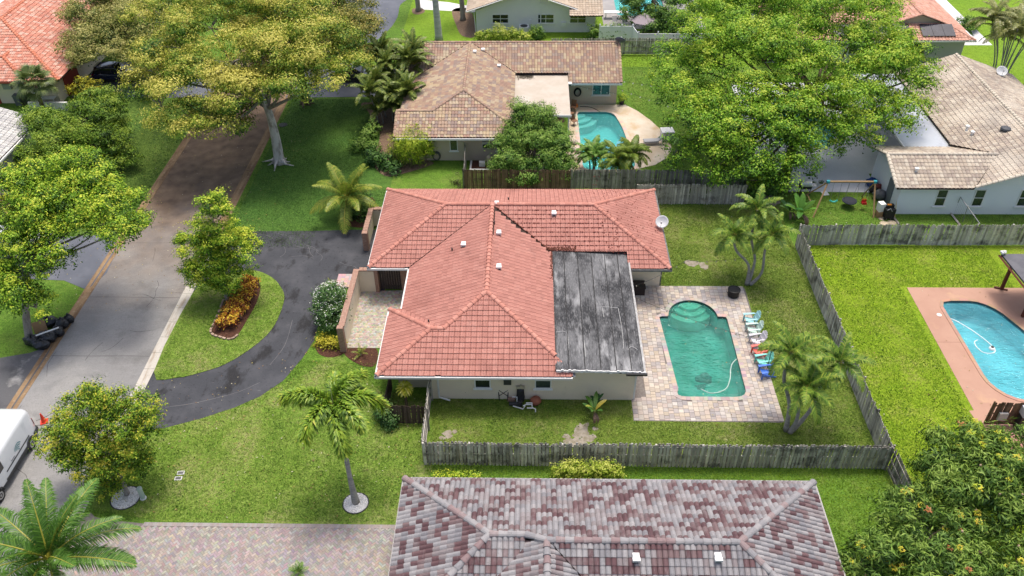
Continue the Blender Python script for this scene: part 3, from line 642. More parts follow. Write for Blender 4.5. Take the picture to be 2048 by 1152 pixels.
# ---------------- red roofed house
h = thing('bungalow', (-1, 45, 0), 'cream bungalow with the salmon red tile roof and black flat patio roof, centre', 'house')
REDS = [(.415, .186, .150), (.43, .196, .158), (.40, .178, .144), (.422, .190, .153), (.375, .166, .133), (.44, .206, .167)]
def pick_red(pi, r_, c_): return REDS[(r_*7+c_*13+(r_*c_) % 5+rnd.randrange(2)) % 6]
Z0 = 2.7; sA, sB = .38, .35
planes = [
 (Z0, sA, (0, 55.4), (0, -1), [[(-10.9, 55.4), (9.5, 55.4), (4.55, 50.45), (-5.95, 50.45)]], True),
 (Z0, sA, (-10.9, 0), (1, 0), [[(-10.9, 45.5), (-10.9, 55.4), (-5.95, 50.45)]], True),
 (Z0, sA, (9.5, 0), (-1, 0), [[(9.5, 45.5), (9.5, 55.4), (4.55, 50.45)]], True),
 (Z0, sA, (0, 45.5), (0, 1), [[(-10.9, 45.5), (-8.15, 45.5), (-2.68, 50.45), (-5.95, 50.45)], [(-2.66, 50.45), (1.44, 46.75), (8.25, 46.75), (4.55, 50.45)], [(6.65, 45.5), (9.5, 45.5), (8.25, 46.75), (6.65, 46.75)]], True),
 (Z0, sB, (-8.1, 0), (1, 0), [[(-8.1, 41.1), (-8.1, 45.45), (-2.63, 50.38), (-2.63, 40.62), (-5.13, 38.12)]], True),
 (Z0, sB, (2.84, 0), (-1, 0), [[(-2.63, 40.62), (-2.63, 50.44), (1.50, 46.7), (1.56, 46.7), (1.56, 36.43)]], True),
 (Z0, sB, (-8.87, 0), (1, 0), [[(-8.87, 35.15), (-8.87, 41.1), (-5.9, 38.12)]], True),
 (Z0, sB, (0, 41.1), (0, -1), [[(-8.87, 41.1), (-8.1, 41.1), (-5.13, 38.12), (-5.9, 38.12)]], True),
 (Z0, sB, (0, 35.15), (0, 1), [[(-8.87, 35.15), (-5.13, 35.15), (-5.13, 38.12), (-5.9, 38.12)], [(-5.13, 35.15), (2.55, 35.15), (2.55, 35.45), (-2.63, 40.62), (-5.13, 38.12)]], True)]
zA = Z0+sA*4.95; zB = Z0+sB*5.47; zC = Z0+sB*2.97
caps = [((-10.9, 55.4, Z0), (-5.95, 50.45, zA)), ((-10.9, 45.5, Z0), (-5.95, 50.45, zA)), ((9.5, 55.4, Z0), (4.55, 50.45, zA)), ((9.5, 45.5, Z0), (4.55, 50.45, zA)), ((-5.95, 50.45, zA), (4.55, 50.45, zA)),
        ((-2.63, 40.62, zB), (-2.63, 50.45, zB)), ((-5.13, 38.12, zC), (-2.63, 40.62, zB)), ((1.56, 36.43, Z0+sB*1.28), (-2.63, 40.62, zB)), ((-8.87, 35.15, Z0), (-5.9, 38.12, zC)), ((-8.87, 41.1, Z0), (-5.9, 38.12, zC)), ((-5.9, 38.12, zC), (-5.13, 38.12, zC))]
rf = roof(h, planes, caps, TILE, pick_red, capcols=[(.50, .215, .165), (.54, .25, .195), (.46, .195, .15)], capr=.15)
hz = lambda x, y: max(Z0+sB*min(x+8.1, 2.84-x), 0)
for px, py, rd in ((927, 487, 0), (998, 474, 0), (998, 541, 0)):
    x, y = G(px, py, 4.2); goose(rf, x, y, Z0+sB*min(x+8.1, 2.84-x)+.02)
x, y = G(993, 404, 4.9); goose(rf, x, y+.3, zA-.12); x, y = G(1108, 424, 4.5); goose(rf, x, y, Z0+sA*(y-45.5))
for px, py in ((904, 496), (856, 631), (989, 462), (1017, 404)):
    x, y = G(px, py, 4.); zz = Z0+sB*min(x+8.1, 2.84-x) if y < 50.4 else Z0+sA*(55.4-y); q = MB(); q.tube([(x, y, zz-.1), (x, y, zz+.28)], .05, 8); part('vent_pipe', q, darkmetal, rf)
# debris washed into the right valley and seed husks over the east slopes
deb = MB(); rr = random.Random(8)
for k in range(400):
    if k < 150:
        t = rr.random(); x = 1.5-t*4.1+rr.gauss(0, .03); y = 46.7+t*3.7+rr.gauss(0, .03); z = Z0+sB*(2.84-x)+.05
        if rr.random() > .25+.5*(1-t): continue
    elif k < 330: x = rr.uniform(1.1, 3.2); y = 46.78+abs(rr.gauss(0, .16)); z = Z0+sA*(y-45.5)+.06
    else: y = rr.uniform(43.5, 46.6); x = 1.55-abs(rr.gauss(0, .08)); z = Z0+sB*(2.84-x)+.06
    deb.box((x, y, z+.05), (rr.uniform(.04, .10), rr.uniform(.03, .06), .03), rz=rr.uniform(0, 3), rx=rr.uniform(-.4, .4))
part('leaf_debris', deb, M('leaf_debris', (.13, .045, .028), .95, orand=0), rf, kind='stuff')
hus = MB()
for k in range(520):
    if rr.random() < .62: x = rr.uniform(-1.0, 6.5); y = rr.uniform(47., 50.3)
    else: x = rr.uniform(4.5, 9.2); y = rr.uniform(46.5, 55)
    if y < 50.45 and x < 5: zz = Z0+sA*(y-45.5); ok = x > -2.6+(50.45-y)*1.1
    else: zz = Z0+sA*min(9.5-x, 55.4-y, y-45.5); ok = True
    if not ok or zz > zA: continue
    r0 = round((y-45.5)*math.hypot(1, sA)/.37)*.37/math.hypot(1, sA)+45.5-.03 if x < 5 else y
    zz = Z0+sA*min(9.5-x, 55.4-y, r0-45.5) if x > 5 else Z0+sA*(r0-45.5)
    hus.box((x, r0-.03, zz+.085), (.055, .07, .03), rz=rr.uniform(-.3, .3), rx=.4)
part('seed_husks', hus, M('seed_husk', (.13, .03, .022), .9), rf, kind='stuff')
rect_soffit(h, [(-10.9, 9.5, 45.5, 55.4), (-8.1, 2.8, 35.2, 50), (-8.87, -2, 35.15, 41.1)], 2.60)
eave(h, [(-10.95, 55.4), (-10.95, 45.42), (-8.2, 45.42)], 2.63); eave(h, [(-8.16, 45.4), (-8.16, 41.2)], 2.63); eave(h, [(-8.93, 41.1), (-8.93, 35.08), (2.5, 35.08)], 2.63)
eave(h, [(6.8, 45.42), (9.56, 45.42), (9.56, 55.4)], 2.63, M('gutter_stained', (.13, .13, .13), .6, var=[(3, (.3, .3, .29), .5, .7, .7)]))
q = MB(); q.bb(-5.86, 6.3, 35.95, 37, 0, 2.9); q.bb(1, 6.3, 36.9, 46.9, 0, 2.9); q.bb(-8., -5.8, 36.9, 41, 0, 2.575); q.bb(-7.3, 1.2, 37, 47, 0, 2.57); q.bb(-10.2, 9.19, 47.05, 54.8, 0, 2.572); part('wall', q, cream, h)
q = MB(); q.bb(-5.9, -5.45, 35.94, 36.0, 0, 2.56); part('corner_board', q, cream, h)
window(h, -3.25, -2.27, .95, 2.32, 35.95, (1, 2)); window(h, 0.36, 1.36, .95, 2.32, 35.95, (1, 2)); window(h, -7.4, -6.75, 1.9, 2.35, 36.9, (2, 1), False)
window(h, 7.35, 8.0, 2.05, 2.5, 47.05, (1, 1), False)
# downspouts
q = MB(); q.box((-5.42, 35.87, 1.5), (.1, .1, 2.2)); q.tube([(-5.42, 35.2, 2.6), (-5.42, 35.86, 2.45)], .05, 6); q.tube([(-5.42, 35.87, .42), (-5.42, 35.8, .28), (-4.75, 35.7, .1)], .055, 6); part('downspout', q, alum, h)
q = MB(); q.box((6.36, 35.99, 1.4), (.1, .1, 2.7)); q.tube([(6.5, 35.75, 2.9), (6.36, 35.97, 2.7)], .05, 6); part('downspout', q, alum, h)
q = MB(); q.box((9.24, 47.1, 1.25), (.08, .08, 2.5)); part('downspout', q, M('downspout_dark', (.12, .12, .12), .5), h)
# flat patio roof: rolls of membrane laid side by side
memb = M('membrane', (.13, .132, .137), .9, var=[(.45, (.022, .023, .026), .44, .58, .9, (1.3, .7, 1)), (.5, (.38, .385, .39), .53, .68, .85, (1.8, .5, 1)), (2.6, (.018, .018, .02), .52, .68, .75, (2.4, .4, 1)), (7, (.34, .34, .345), .52, .72, .55, (3.5, .5, 1)), (30, (.06, .06, .06), .5, .8, .4)], bump=(20, .4, .01), orand=.12)
pr = part('patio_roof', MB().add([(1.55, 35.4, 3.05), (6.68, 35.3, 2.93), (6.68, 47.1, 2.95), (1.55, 46.9, 3.22), (1.55, 35.4, 2.9), (6.68, 35.3, 2.78), (6.68, 47.1, 2.8), (1.55, 46.9, 3.0)], [(0, 1, 2, 3), (7, 6, 5, 4), (0, 4, 5, 1), (1, 5, 6, 2), (2, 6, 7, 3), (3, 7, 4, 0)]), M('roof_edge', (.05, .05, .052), .8, var=[(5, (.3, .3, .3), .55, .7, .9)]), h)
xs = [1.62, 2.34, 3.27, 4.2, 5.1, 5.98, 6.66]
for i in range(6):
    q = MB(); x0, x1 = xs[i]+.02, xs[i+1]-.03; n = 14; V = []; F = []
    for k in range(n+1):
        y = 35.42+(46.95-35.42)*k/n
        for xk, dz in ((x0, .028), (x1, .016)):
            t = (xk-1.55)/5.13; u = k/n; z = (3.05*(1-t)+2.93*t)*(1-u)+(3.22*(1-t)+2.95*t)*u+dz+.006*math.sin(k*1.7+i*2); V.append((xk+.012*math.sin(k*2.3+i), y, z))
    for k in range(n): F.append((2*k, 2*k+1, 2*k+3, 2*k+2))
    V += [(v[0], v[1], v[2]-.014) for v in V[:2*n+2]]; m_ = 2*n+2
    for k in range(n): F.append((2*k, 2*k+2, m_+2*k+2, m_+2*k))
    q.add(V, F); part('membrane_strip', q, memb, pr)
pz = lambda x, y: (3.05*(1-(x-1.55)/5.13)+2.93*(x-1.55)/5.13)*(1-(y-35.4)/11.5)+(3.22*(1-(x-1.55)/5.13)+2.95*(x-1.55)/5.13)*((y-35.4)/11.5)
for i in range(1, 6):
    q = MB(); V = []
    for k in range(15):
        y = 35.42+(46.95-35.42)*k/14
        for dx in (-.022-.012*math.sin(k*1.9+i), .022+.012*math.sin(k*2.7+i*2)): V.append((xs[i]+dx, y, pz(xs[i]+dx, y)+.042))
    q.add(V, [(2*k, 2*k+1, 2*k+3, 2*k+2) for k in range(14)]); part('tar_seam', q, M('tar', (.018, .018, .02), .7, var=[(5, (.10, .10, .105), .55, .7, .8)]), pr)
seal = M('sealant_white', (.5, .5, .49), .7, var=[(6, (.3, .3, .3), .5, .7, .8)])
for pts in ([(4.55, 41.1), (5.6, 41.05)], [(4.62, 41.05), (4.66, 40.1)], [(5.62, 41.0), (5.7, 38.9), (5.66, 37.3)], [(5.9, 37.2), (6.15, 37.5), (6.5, 37.2)], [(3.32, 37.9), (3.36, 36.5)], [(1.66, 38.6), (2.3, 38.55), (2.36, 37.0)]):
    q = MB(); q.tube([(x, y, pz(x, y)+.03) for x, y in smoothpts(pts, 4)], .014, 5); part('sealant_line', q, seal, pr)
q = MB(); rr = random.Random(4); pts = [(1.6+.14*k, 35.36-.01*k*.1) for k in range(38)]
for i in range(37): q.box((pts[i][0]+.07, 35.33+rr.uniform(-.02, .02), 3.02-.003*i+rr.uniform(-.02, .02)), (.15, .06, rr.uniform(.12, .2)))
part('torn_flashing', q, M('flashing_white', (.75, .75, .74), .7, var=[(7, (.3, .3, .3), .55, .7, .8)]), pr)
eave(h, [(6.74, 35.3), (6.74, 47.1)], 2.86, M('gutter_grey', (.33, .33, .33), .6, var=[(3, (.6, .6, .58), .5, .7, .8)])); eave(h, [(5.7, 35.22), (6.8, 35.22)], 2.86, darkmetal)
# entrance court: garden walls with brick caps, gates and brick columns
brickcol = M('brick_red', (.34, .20, .15), .9, var=[(7, (.46, .33, .25), .45, .7, .8), (20, (.2, .11, .09), .5, .8, .6)], bump=(25, .5, .02))
cw = thing('court_wall', (-11.9, 43.4, 0), 'cream stucco court wall with brick cap beside the flowering bush', 'wall')
q = MB(); q.bb(-12.05, -11.85, 40.35, 46.2, 0, 1.9); q.bb(-11.85, -10.75, 46.2, 46.4, 0, 1.9); part('wall', q, cream, cw)
for i in range(20): q = MB(); q.bb(-12.14, -11.76, 40.3+i*.3, 40.59+i*.3, 1.9, 1.99); part('cap_brick', q, brickcol, cw)
for i in range(4): q = MB(); q.bb(-11.76+i*.29, -11.49+i*.29, 46.12, 46.48, 1.9, 1.99); part('cap_brick', q, brickcol, cw)
q = MB(); q.bb(-12.2, -11.8, 40.0, 40.34, 0, 2.05); part('brick_pier', q, brickcol, cw)
q = MB(); q.bb(-10.76, -10.5, 46.15, 46.5, 0, 2.05); part('brick_pier', q, brickcol, cw)
gate_m = M('gate_dark', (.06, .045, .042), .6, var=[(8, (.1, .075, .065), .4, .7, .8)])
q = MB()
for k in range(9): q.bb(-10.48+k*.17, -10.33+k*.17, 46.5, 46.55, .05, 2.1)
part('screen_door', q, gate_m, h); q = MB(); q.bb(-8.95, -8.3, 46.35, 46.75, 0, 2.57); q.bb(-10.9, -10.5, 46.75, 47, 0, 2.57); part('brick_pier', q, brickcol, h)
q = MB()
for k in range(8): q.bb(-8.28+k*.11, -8.19+k*.11, 46.5, 46.55, .05, 2.3)
part('louvre_door', q, gate_m, h)
courtm = M('court_paving', (.42, .38, .31), .9, var=[(7, (.4, .35, .27), .45, .6, .8), (.6, (.38, .31, .2), .55, .75, .7), (25, (.7, .66, .58), .5, .8, .4)], bump=(9, .8, .02))
cp = struct('court_paving', MB().prism([(-11.85, 40.4), (-7.3, 40.4), (-7.3, 46.5), (-11.85, 46.2)], -.05, .03), courtm)
# small cobbles in the court
cb = MB(); rr = random.Random(2)
for i in range(26):
    for j in range(36):
        x = -11.78+i*.17+(j % 2)*.085; y = 40.48+j*.165
        cb.cur = tuple(v*rr.uniform(.75, 1.1) for v in rr.choice([(.50, .45, .37), (.44, .39, .32), (.37, .34, .29), (.53, .49, .42)])); pv_prism(cb, x-.078, x+.078, y-.076, y+.076, .03, .045+rr.uniform(-.004, .004), .004)
part('cobbles', cb, M('cobble_tint', (1, 1, 1), .9, attr='tint', var=[(.7, (.34, .29, .2), .55, .75, .6), (14, None, .5, .8, .3)]), cp, tint=True, kind='stuff')
lm = struct('landing', MB().bb(-13.75, -10.6, 46.6, 48.1, -.05, .14), M('landing_brick', (.42, .30, .27), .9, var=[(6, (.55, .42, .38), .4, .7, .8), (20, (.3, .2, .18), .5, .8, .5)], bump=(20, .4, .01)))
for i in range(12):
    for j in range(6): q = MB(); q.cur = tuple(v*rnd.uniform(.8, 1.15) for v in (.50, .38, .35)); pv_prism(q, -13.72+i*.26, -13.47+i*.26, 46.62+j*.245, 46.86+j*.245, .14, .155); part('brick', q, paverm, lm, tint=True)
bw = thing('planter_wall', (-10.75, 55.4, 0), 'low stucco planter wall with brick cap left of the red roof', 'wall')
q = MB(); q.bb(-12.3, -12.1, 51.6, 54.6, 0, 1.5); q.bb(-12.1, -10.3, 54.4, 54.6, 0, 1.5); part('wall', q, cream, bw)
for i in range(9): q = MB(); q.bb(-12.38, -12.02, 51.55+i*.34, 51.87+i*.34, 1.5, 1.6); part('cap_brick', q, brickcol, bw)
for i in range(5): q = MB(); q.bb(-12.0+i*.34, -11.68+i*.34, 54.32, 54.68, 1.5, 1.6); part('cap_brick', q, brickcol, bw)
q = MB(); q.bb(-12.4, -12.0, 51.1, 51.5, 0, 1.6); part('brick_pier', q, brickcol, bw)

# ---------------- house in front (mottled grey and burgundy tiles)
h = thing('bungalow', (4, 20, 0), 'bungalow with mottled grey and burgundy barrel tile roof at the bottom edge', 'house')
GW = [(.27, .262, .272), (.24, .234, .246), (.30, .288, .295), (.205, .20, .215), (.26, .235, .24), (.215, .187, .192)]; BU = [(.115, .062, .068), (.10, .054, .06), (.135, .078, .083), (.17, .115, .118)]
_run = {}
def pick_mott(pi, r_, c_):
    k = (pi, r_, (c_+(r_*7) % 2)//2 if (r_*31+c_//2*7) % 3 else c_+1000)
    if k not in _run: _run[k] = rnd.choice(BU) if rnd.random() < .37 else rnd.choice(GW)
    return _run[k]
yb = 27.7; zR = 2.7+.4*5
planes = [(2.7, .4, (0, yb), (0, -1), [[(-6.35, yb), (-.1, yb), (-.1, 23.1), (-1.75, 23.1)], [(-.1, yb), (14.5, yb), (9.5, 22.7), (.85, 22.7), (-.1, 23.1)]], True),
 (2.7, .4, (-6.35, 0), (1, 0), [[(-6.35, yb), (-6.35, 18.5), (-1.75, 23.1)]], True),
 (2.7, .4, (14.5, 0), (-1, 0), [[(14.5, yb), (14.5, 17.7), (9.5, 22.7)]], True),
 (2.7, .4, (0, 17.7), (0, 1), [[(.9, 22.7), (9.5, 22.7), (14.5, 17.7), (5.9, 17.7)]], True),
 (2.7, .4, (0, 18.5), (0, 1), [[(-1.75, 23.1), (-.14, 23.1), (-.14, 22.55), (-4.19, 18.5), (-6.35, 18.5)]], True),
 (4.7, -.4, (.85, 0), (1, 0), [[(.85, 22.7), (5.85, 17.7), (.85, 17.7)]], False), (4.7, -.4, (.85, 0), (-1, 0), [[(.85, 22.7), (-.1, 22.9), (-4.15, 18.5), (-4.15, 17.7), (.85, 17.7)]], False)]
planes[5] = (2.7, .4, (5.85, 0), (-1, 0), [[(.85, 22.7), (5.85, 17.7), (.85, 17.7)]], True); planes[6] = (2.7, .4, (-4.15, 0), (1, 0), [[(.85, 22.7), (-.1, 22.9), (-4.15, 18.5), (-4.15, 17.7), (.85, 17.7)]], True)
caps = [((-6.35, yb, 2.7), (-1.75, 23.1, 4.54)), ((14.5, yb, 2.7), (9.5, 22.7, zR)), ((-6.35, 18.5, 2.7), (-1.75, 23.1, 4.54)), ((14.5, 17.7, 2.7), (9.5, 22.7, zR)), ((-1.75, 23.1, 4.54), (-.1, 23.1, 4.54)), ((-.1, 23.1, 4.54), (.85, 22.7, zR)), ((.85, 22.7, zR), (9.5, 22.7, zR)), ((.85, 17.7, zR), (.85, 22.7, zR))]
rf = roof(h, planes, caps, TILEW, pick_mott, w_=.255, e_=.36, waves=1, h_=.08, lift=.045, capcols=GW[:3]+[(.24, .17, .172), (.26, .2, .2)], capr=.16, capl=.42)
for px in (1271, 1434): x, y = G(px, 1122, 4.3); goose(rf, x, y, 2.7+.4*(y-17.7)+.03)
rect_soffit(h, [(-6.35, 14.5, 17.7, yb)], 2.6); eave(h, [(-6.42, 18), (-6.42, yb+.07), (14.57, yb+.07), (14.57, 18)], 2.64, M('gutter_bottom', (.36, .35, .34), .5), .08, .1)
q = MB(); q.bb(-5.6, 13.8, 18.5, 27, 0, 2.57); part('wall', q, cream, h)

# ---------------- brown tiled house with pool
beige = M('stucco_tan', (.60, .51, .40), .9, var=[(.6, (.54, .45, .35), .45, .7, .7), (30, (.5, .42, .33), .5, .8, .3)], bump=(45, .3, .01))
h = thing('bungalow', (-3, 70, 0), 'tan bungalow with multicoloured brown tile roof beside the turquoise pool', 'house')
BN = [(.38, .265, .19), (.43, .32, .215), (.33, .22, .17), (.38, .24, .18), (.33, .26, .22), (.48, .37, .24), (.30, .22, .185), (.40, .285, .21), (.47, .38, .27)]
_r2 = {}
def pick_brown(pi, r_, c_):
    k = (pi, r_, c_//2)
    if k not in _r2: _r2[k] = rnd.choice(BN)
    return _r2[k] if rnd.random() < .6 else rnd.choice(BN)
s1, s2, s3 = .467, .37, .44
planes = [(2.7, s1, (0, 74.15), (0, 1), [[(-11.65, 74.15), (-11.55, 74.15), (-5.85, 78.65), (-11.65, 78.65)], [(-5.75, 78.65), (-1.35, 75.18), (8.6, 75.18), (8.6, 78.65)], [(3.6, 74.15), (8.6, 74.15), (8.6, 75.18), (3.6, 75.18)]], True),
 (2.7, s1, (0, 83.15), (0, -1), [[(-11.65, 83.15), (8.6, 83.15), (8.6, 78.65), (-11.65, 78.65)]], False),
 (2.7, s2, (-11.5, 0), (1, 0), [[(-11.5, 68.8), (-11.5, 74.1), (-5.8, 78.6), (-5.8, 68.3), (-8.39, 66.16)]], True),
 (2.7, s2, (-.1, 0), (-1, 0), [[(-5.8, 68.3), (-5.8, 78.6), (-1.4, 75.12), (-1.4, 64.64)]], True),
 (2.7, s3, (0, 68.8), (0, -1), [[(-11.5, 68.8), (-11.5, 66.16), (-8.39, 66.16)]], True),
 (2.7, s3, (0, 63.55), (0, 1), [[(-11.5, 63.55), (-8.39, 63.55), (-8.39, 66.16), (-11.5, 66.16)], [(-8.39, 63.55), (-.1, 63.55), (-5.8, 68.3), (-8.39, 66.16)]], True)]
caps = [((-11.65, 78.65, 4.8), (8.6, 78.65, 4.8)), ((-5.8, 68.3, 4.8), (-5.8, 78.65, 4.8)), ((-11.5, 66.16, 3.85), (-8.39, 66.16, 3.85)), ((-8.39, 66.16, 3.85), (-5.8, 68.3, 4.8)), ((-.1, 63.55, 2.7), (-5.8, 68.3, 4.8)), ((8.55, 74.15, 2.7), (8.55, 78.65, 4.8)), ((-11.6, 74.2, 2.7), (-11.6, 78.65, 4.8)), ((-11.45, 63.6, 2.7), (-11.45, 66.16, 3.85))]
rf = roof(h, planes, caps, TILEB, pick_brown, w_=.275, e_=.36, waves=1, h_=.065, lift=.045, capcols=BN[:4], capr=.13)
for px, py in ((950, 112), (998, 123), (1141, 136)):
    x, y = G(px, py, 4.3); goose(rf, x, y, (2.7+s2*(-.1-x)) if y < 78 and x < -2 else 2.7+s1*(y-74.15))
x, y = G(966, 97, 4.6); goose(rf, x, y, 2.7+s1*(y-74.15))
rect_soffit(h, [(-11.65, 8.6, 74.15, 83.1), (-11.5, -.1, 63.55, 75)], 2.6)
eave(h, [(-11.5, 63.5), (-2.2, 63.5)], 2.6, white, .1, .16, 'fascia'); eave(h, [(3.6, 74.1), (8.6, 74.1)], 2.6, white, .1, .16, 'fascia')
q = MB(); q.bb(-10.6, -1., 64.5, 75, 0, 2.57); q.bb(-11, 8.3, 75.25, 82.5, 0, 2.572); q.add([(8.3, 75.3, 2.57), (8.3, 82.3, 2.57), (8.3, 78.65, 4.4), (8.2, 75.3, 2.57), (8.2, 82.3, 2.57), (8.2, 78.65, 4.4)], [(0, 1, 2), (5, 4, 3)]); part('wall', q, beige, h)
window(h, 5.95, 7.65, .95, 2.3, 75.25, (2, 1)); window(h, -6.9, -6.2, .95, 2.4, 64.5, (1, 1)); window(h, -2.9, -1.6, .95, 2.35, 64.5, (2, 1))
patm = M('patio_roof_pale', (.46, .40, .33), .85, var=[(.7, (.53, .48, .42), .42, .66, .8), (1.1, (.40, .34, .28), .6, .8, .7, (1, .5, 1)), (12, (.5, .45, .4), .5, .8, .4)], bump=(25, .2, .01))
pr = part('patio_roof', MB().bb(-1.4, 3.55, 67.2, 75.3, 2.86, 3.0), patm, h)
for x in (-1.1, 1.2, 3.4): q = MB(); q.bb(x-.06, x+.06, 67.3, 67.42, 0, 2.86); part('post', q, white, h)
eave(h, [(-1.4, 67.14), (3.6, 67.14)], 2.9, white, .08, .2, 'fascia')
deb = MB()
for k in range(260): deb.box((rr.uniform(-1.3, .1)+abs(rr.gauss(0, .15)), 75.2-abs(rr.gauss(0, .35)), 3.01), (rr.uniform(.05, .14), .06, .02), rz=rr.uniform(0, 3))
part('leaf_debris', deb, M('leaf_debris_grey', (.14, .12, .09), .95), pr, kind='stuff')
# inside the shaded patio of that house
# ---------------- pale gable house at the top
sage = M('stucco_sage', (.78, .785, .78), .9, var=[(.6, (.73, .735, .73), .45, .7, .7), (30, (.52, .56, .54), .5, .8, .3)], bump=(45, .3, .01))
h = thing('bungalow', (0, 95, 0), 'pale sage gabled bungalow with beige tile roof at the top centre', 'house')
BE = [(.50, .40, .30), (.53, .43, .33), (.46, .37, .285), (.55, .46, .36)]
pick_be = lambda pi, r_, c_: BE[rnd.randrange(4)]
planes = [(2.7, .34, (-7.1, 0), (1, 0), [[(-7.1, 92.3), (-7.1, 104), (-.6, 104), (-.6, 92.3)]], True), (2.7, .34, (5.9, 0), (-1, 0), [[(5.9, 92.3), (5.9, 104), (-.6, 104), (-.6, 92.3)]], True),
          (2.55, .34, (0, 91.3), (0, 1), [[(4.3, 91.3), (8.0, 91.3), (8.0, 95.5), (4.3, 95.5)]], True), (2.55, .34, (0, 99.7), (0, -1), [[(4.3, 99.7), (8.0, 99.7), (8.0, 95.5), (4.3, 95.5)]], False)]
roof(h, planes, [((-.6, 92.3, 4.91), (-.6, 104, 4.91)), ((4.3, 95.5, 3.98), (8, 95.5, 3.98))], TILEB, pick_be, w_=.33, e_=.37, waves=1, capcols=BE, maxn=120)
q = MB(); q.bb(-6.1, 7.3, 93.1, 103, 0, 2.5); q.add([(-6.1, 93.1, 2.5), (5.2, 93.1, 2.5), (-.6, 93.1, 4.6), (-6.1, 93.3, 2.5), (5.2, 93.3, 2.5), (-.6, 93.3, 4.6)], [(0, 1, 2), (5, 4, 3), (0, 2, 5, 3), (1, 4, 5, 2)]); part('wall', q, sage, h)
for x0 in (-4.3, .8, 4.4): window(h, x0, x0+1.85, 1.05, 2.1, 93.1, (2, 2))
eave(h, [(-7.12, 92.3), (-7.12, 104)], 2.66, white); q = MB(); q.tube([(-7.1, 92.4, 2.6), (-6.3, 93., 2.3), (-6.2, 93.05, .1)], .05, 6); part('downspout', q, white, h)
for sx in (1, -1): q = MB(); q.tube([(-.6, 92.27, 4.85), (-.6+6.5*sx, 92.27, 2.65)], .07, 4); part('bargeboard', q, white, h)
q = MB(); q.bb(1.1, 1.2, 93.0, 93.1, .1, 3.4); part('conduit', q, sage, h); q = MB(); q.bb(3.4, 4.0, 92.9, 93.1, .7, 1.2); part('meter_box', q, sage, h); q = MB(); q.bb(-.1, .1, 92.95, 93.1, 1.0, 1.5); part('meter_box', q, white, h)

# ---------------- right-hand house with long beige gable
pale = M('stucco_pale_blue', (.80, .83, .86), .9, var=[(.5, (.75, .79, .83), .45, .7, .7), (30, (.6, .64, .67), .5, .8, .3)], bump=(45, .3, .01))
h = thing('bungalow', (36, 62, 0), 'pale blue grey bungalow with weathered beige tile roof at the right edge', 'house')
WB = [(.42, .35, .28), (.46, .39, .31), (.37, .31, .255), (.50, .44, .36), (.34, .28, .235)]
pick_wb = lambda pi, r_, c_: WB[rnd.randrange(5)]
RX = 39.65; zr = 2.7+.35*(RX-33.8)
planes = [(2.7, .35, (33.8, 0), (1, 0), [[(34.45, 62.2), (34.45, 75.9), (RX, 75.9), (RX, 62.2)], [(34.1, 55.8), (36.75, 59.1), (36.75, 62.2), (RX, 62.2), (RX, 55.8)][:1]+[(36.75, 59.1), (36.75, 62.2), (RX, 62.2), (RX, 55.8)]], True),
 (2.7, .35, (45.5, 0), (-1, 0), [[(45.5, 55.8), (45.5, 75.9), (RX, 75.9), (RX, 55.8)]], True),
 (2.6, .355, (0, 55.85), (0, 1), [[(28.1, 55.85), (33.95, 55.85), (36.7, 59.1), (28.1, 59.1)]], True),
 (2.6, .355, (0, 62.35), (0, -1), [[(28.1, 62.35), (34.2, 62.35), (36.7, 59.1), (28.1, 59.1)]], True)]
planes[0] = (2.7, .35, (33.8, 0), (1, 0), [[(34.45, 62.2), (34.45, 75.9), (RX, 75.9), (RX, 62.2)], [(36.72, 59.2), (36.72, 62.2), (RX, 62.2), (RX, 55.8)], [(34.05, 55.8), (36.72, 59.2), (RX, 55.8)], [(34.3, 62.25), (36.72, 62.25), (36.72, 59.15)]], True)
caps = [((RX, 55.8, zr), (RX, 75.9, zr)), ((28.1, 59.1, 3.75), (36.7, 59.1, 3.75)), ((34., 55.82, 2.75), (RX, 55.82, zr)), ((28.12, 55.85, 2.6), (28.12, 59.1, 3.75)), ((28.12, 62.35, 2.6), (28.12, 59.1, 3.75))]
rf = roof(h, planes, caps, M('roof_tile_beige', (1, 1, 1), .85, attr='tint', var=[(.25, (.60, .54, .45), .48, .66, .7), (.3, (.22, .19, .17), .52, .7, .6), (12, None, .52, .8, .35)], bump=(30, .2, .01)), pick_wb, w_=.30, e_=.37, waves=1, h_=.05, lift=.045, capcols=[(.55, .49, .40), (.58, .52, .43)], capr=.14)
for px, py in ((1947, 260), (1928, 273), (1838, 325)):
    x, y = G(px, py, 4.); zz = 2.7+.35*(x-33.8) if x > 36 else 2.6+.355*(y-55.85); vent(rf, x, y, zz)
x, y = G(2013, 254, 4.6); q = MB(); q.lathe((x, y, 2.7+.35*(x-33.8)-.05), [(.3, 0), (.3, .15), (.42, .18), (.36, .3), (.1, .36)], 14); part('turbine_vent', q, M('vent_dark', (.06, .065, .075), .5), rf)
q = MB(); q.bb(28.65, 45, 56.3, 61.9, 0, 2.5); q.bb(34.9, 45, 61.9, 75.4, 0, 2.55)
q.add([(34.5, 56.31, 2.5), (44.9, 56.31, 2.5), (RX, 56.31, 4.4), (34.5, 56.5, 2.5), (44.9, 56.5, 2.5), (RX, 56.5, 4.4)], [(0, 1, 2), (5, 4, 3)]); q.add([(28.66, 56.3, 2.5), (28.66, 61.9, 2.5), (28.66, 59.1, 3.55), (28.9, 56.3, 2.5), (28.9, 61.9, 2.5), (28.9, 59.1, 3.55)], [(0, 2, 1), (3, 4, 5)]); part('wall', q, pale, h)
for px in (1881, 1956, 2046):
    x, y = G(px, 398, 1.4); window(h, x-.42, x+.42, .75, 2.3, 56.3, (1, 2))
q = MB(); q.bb(28.58, 28.65, 57.4, 58.4, 0, 2.1); part('side_door', q, M('door_grey', (.16, .18, .20), .6), h)
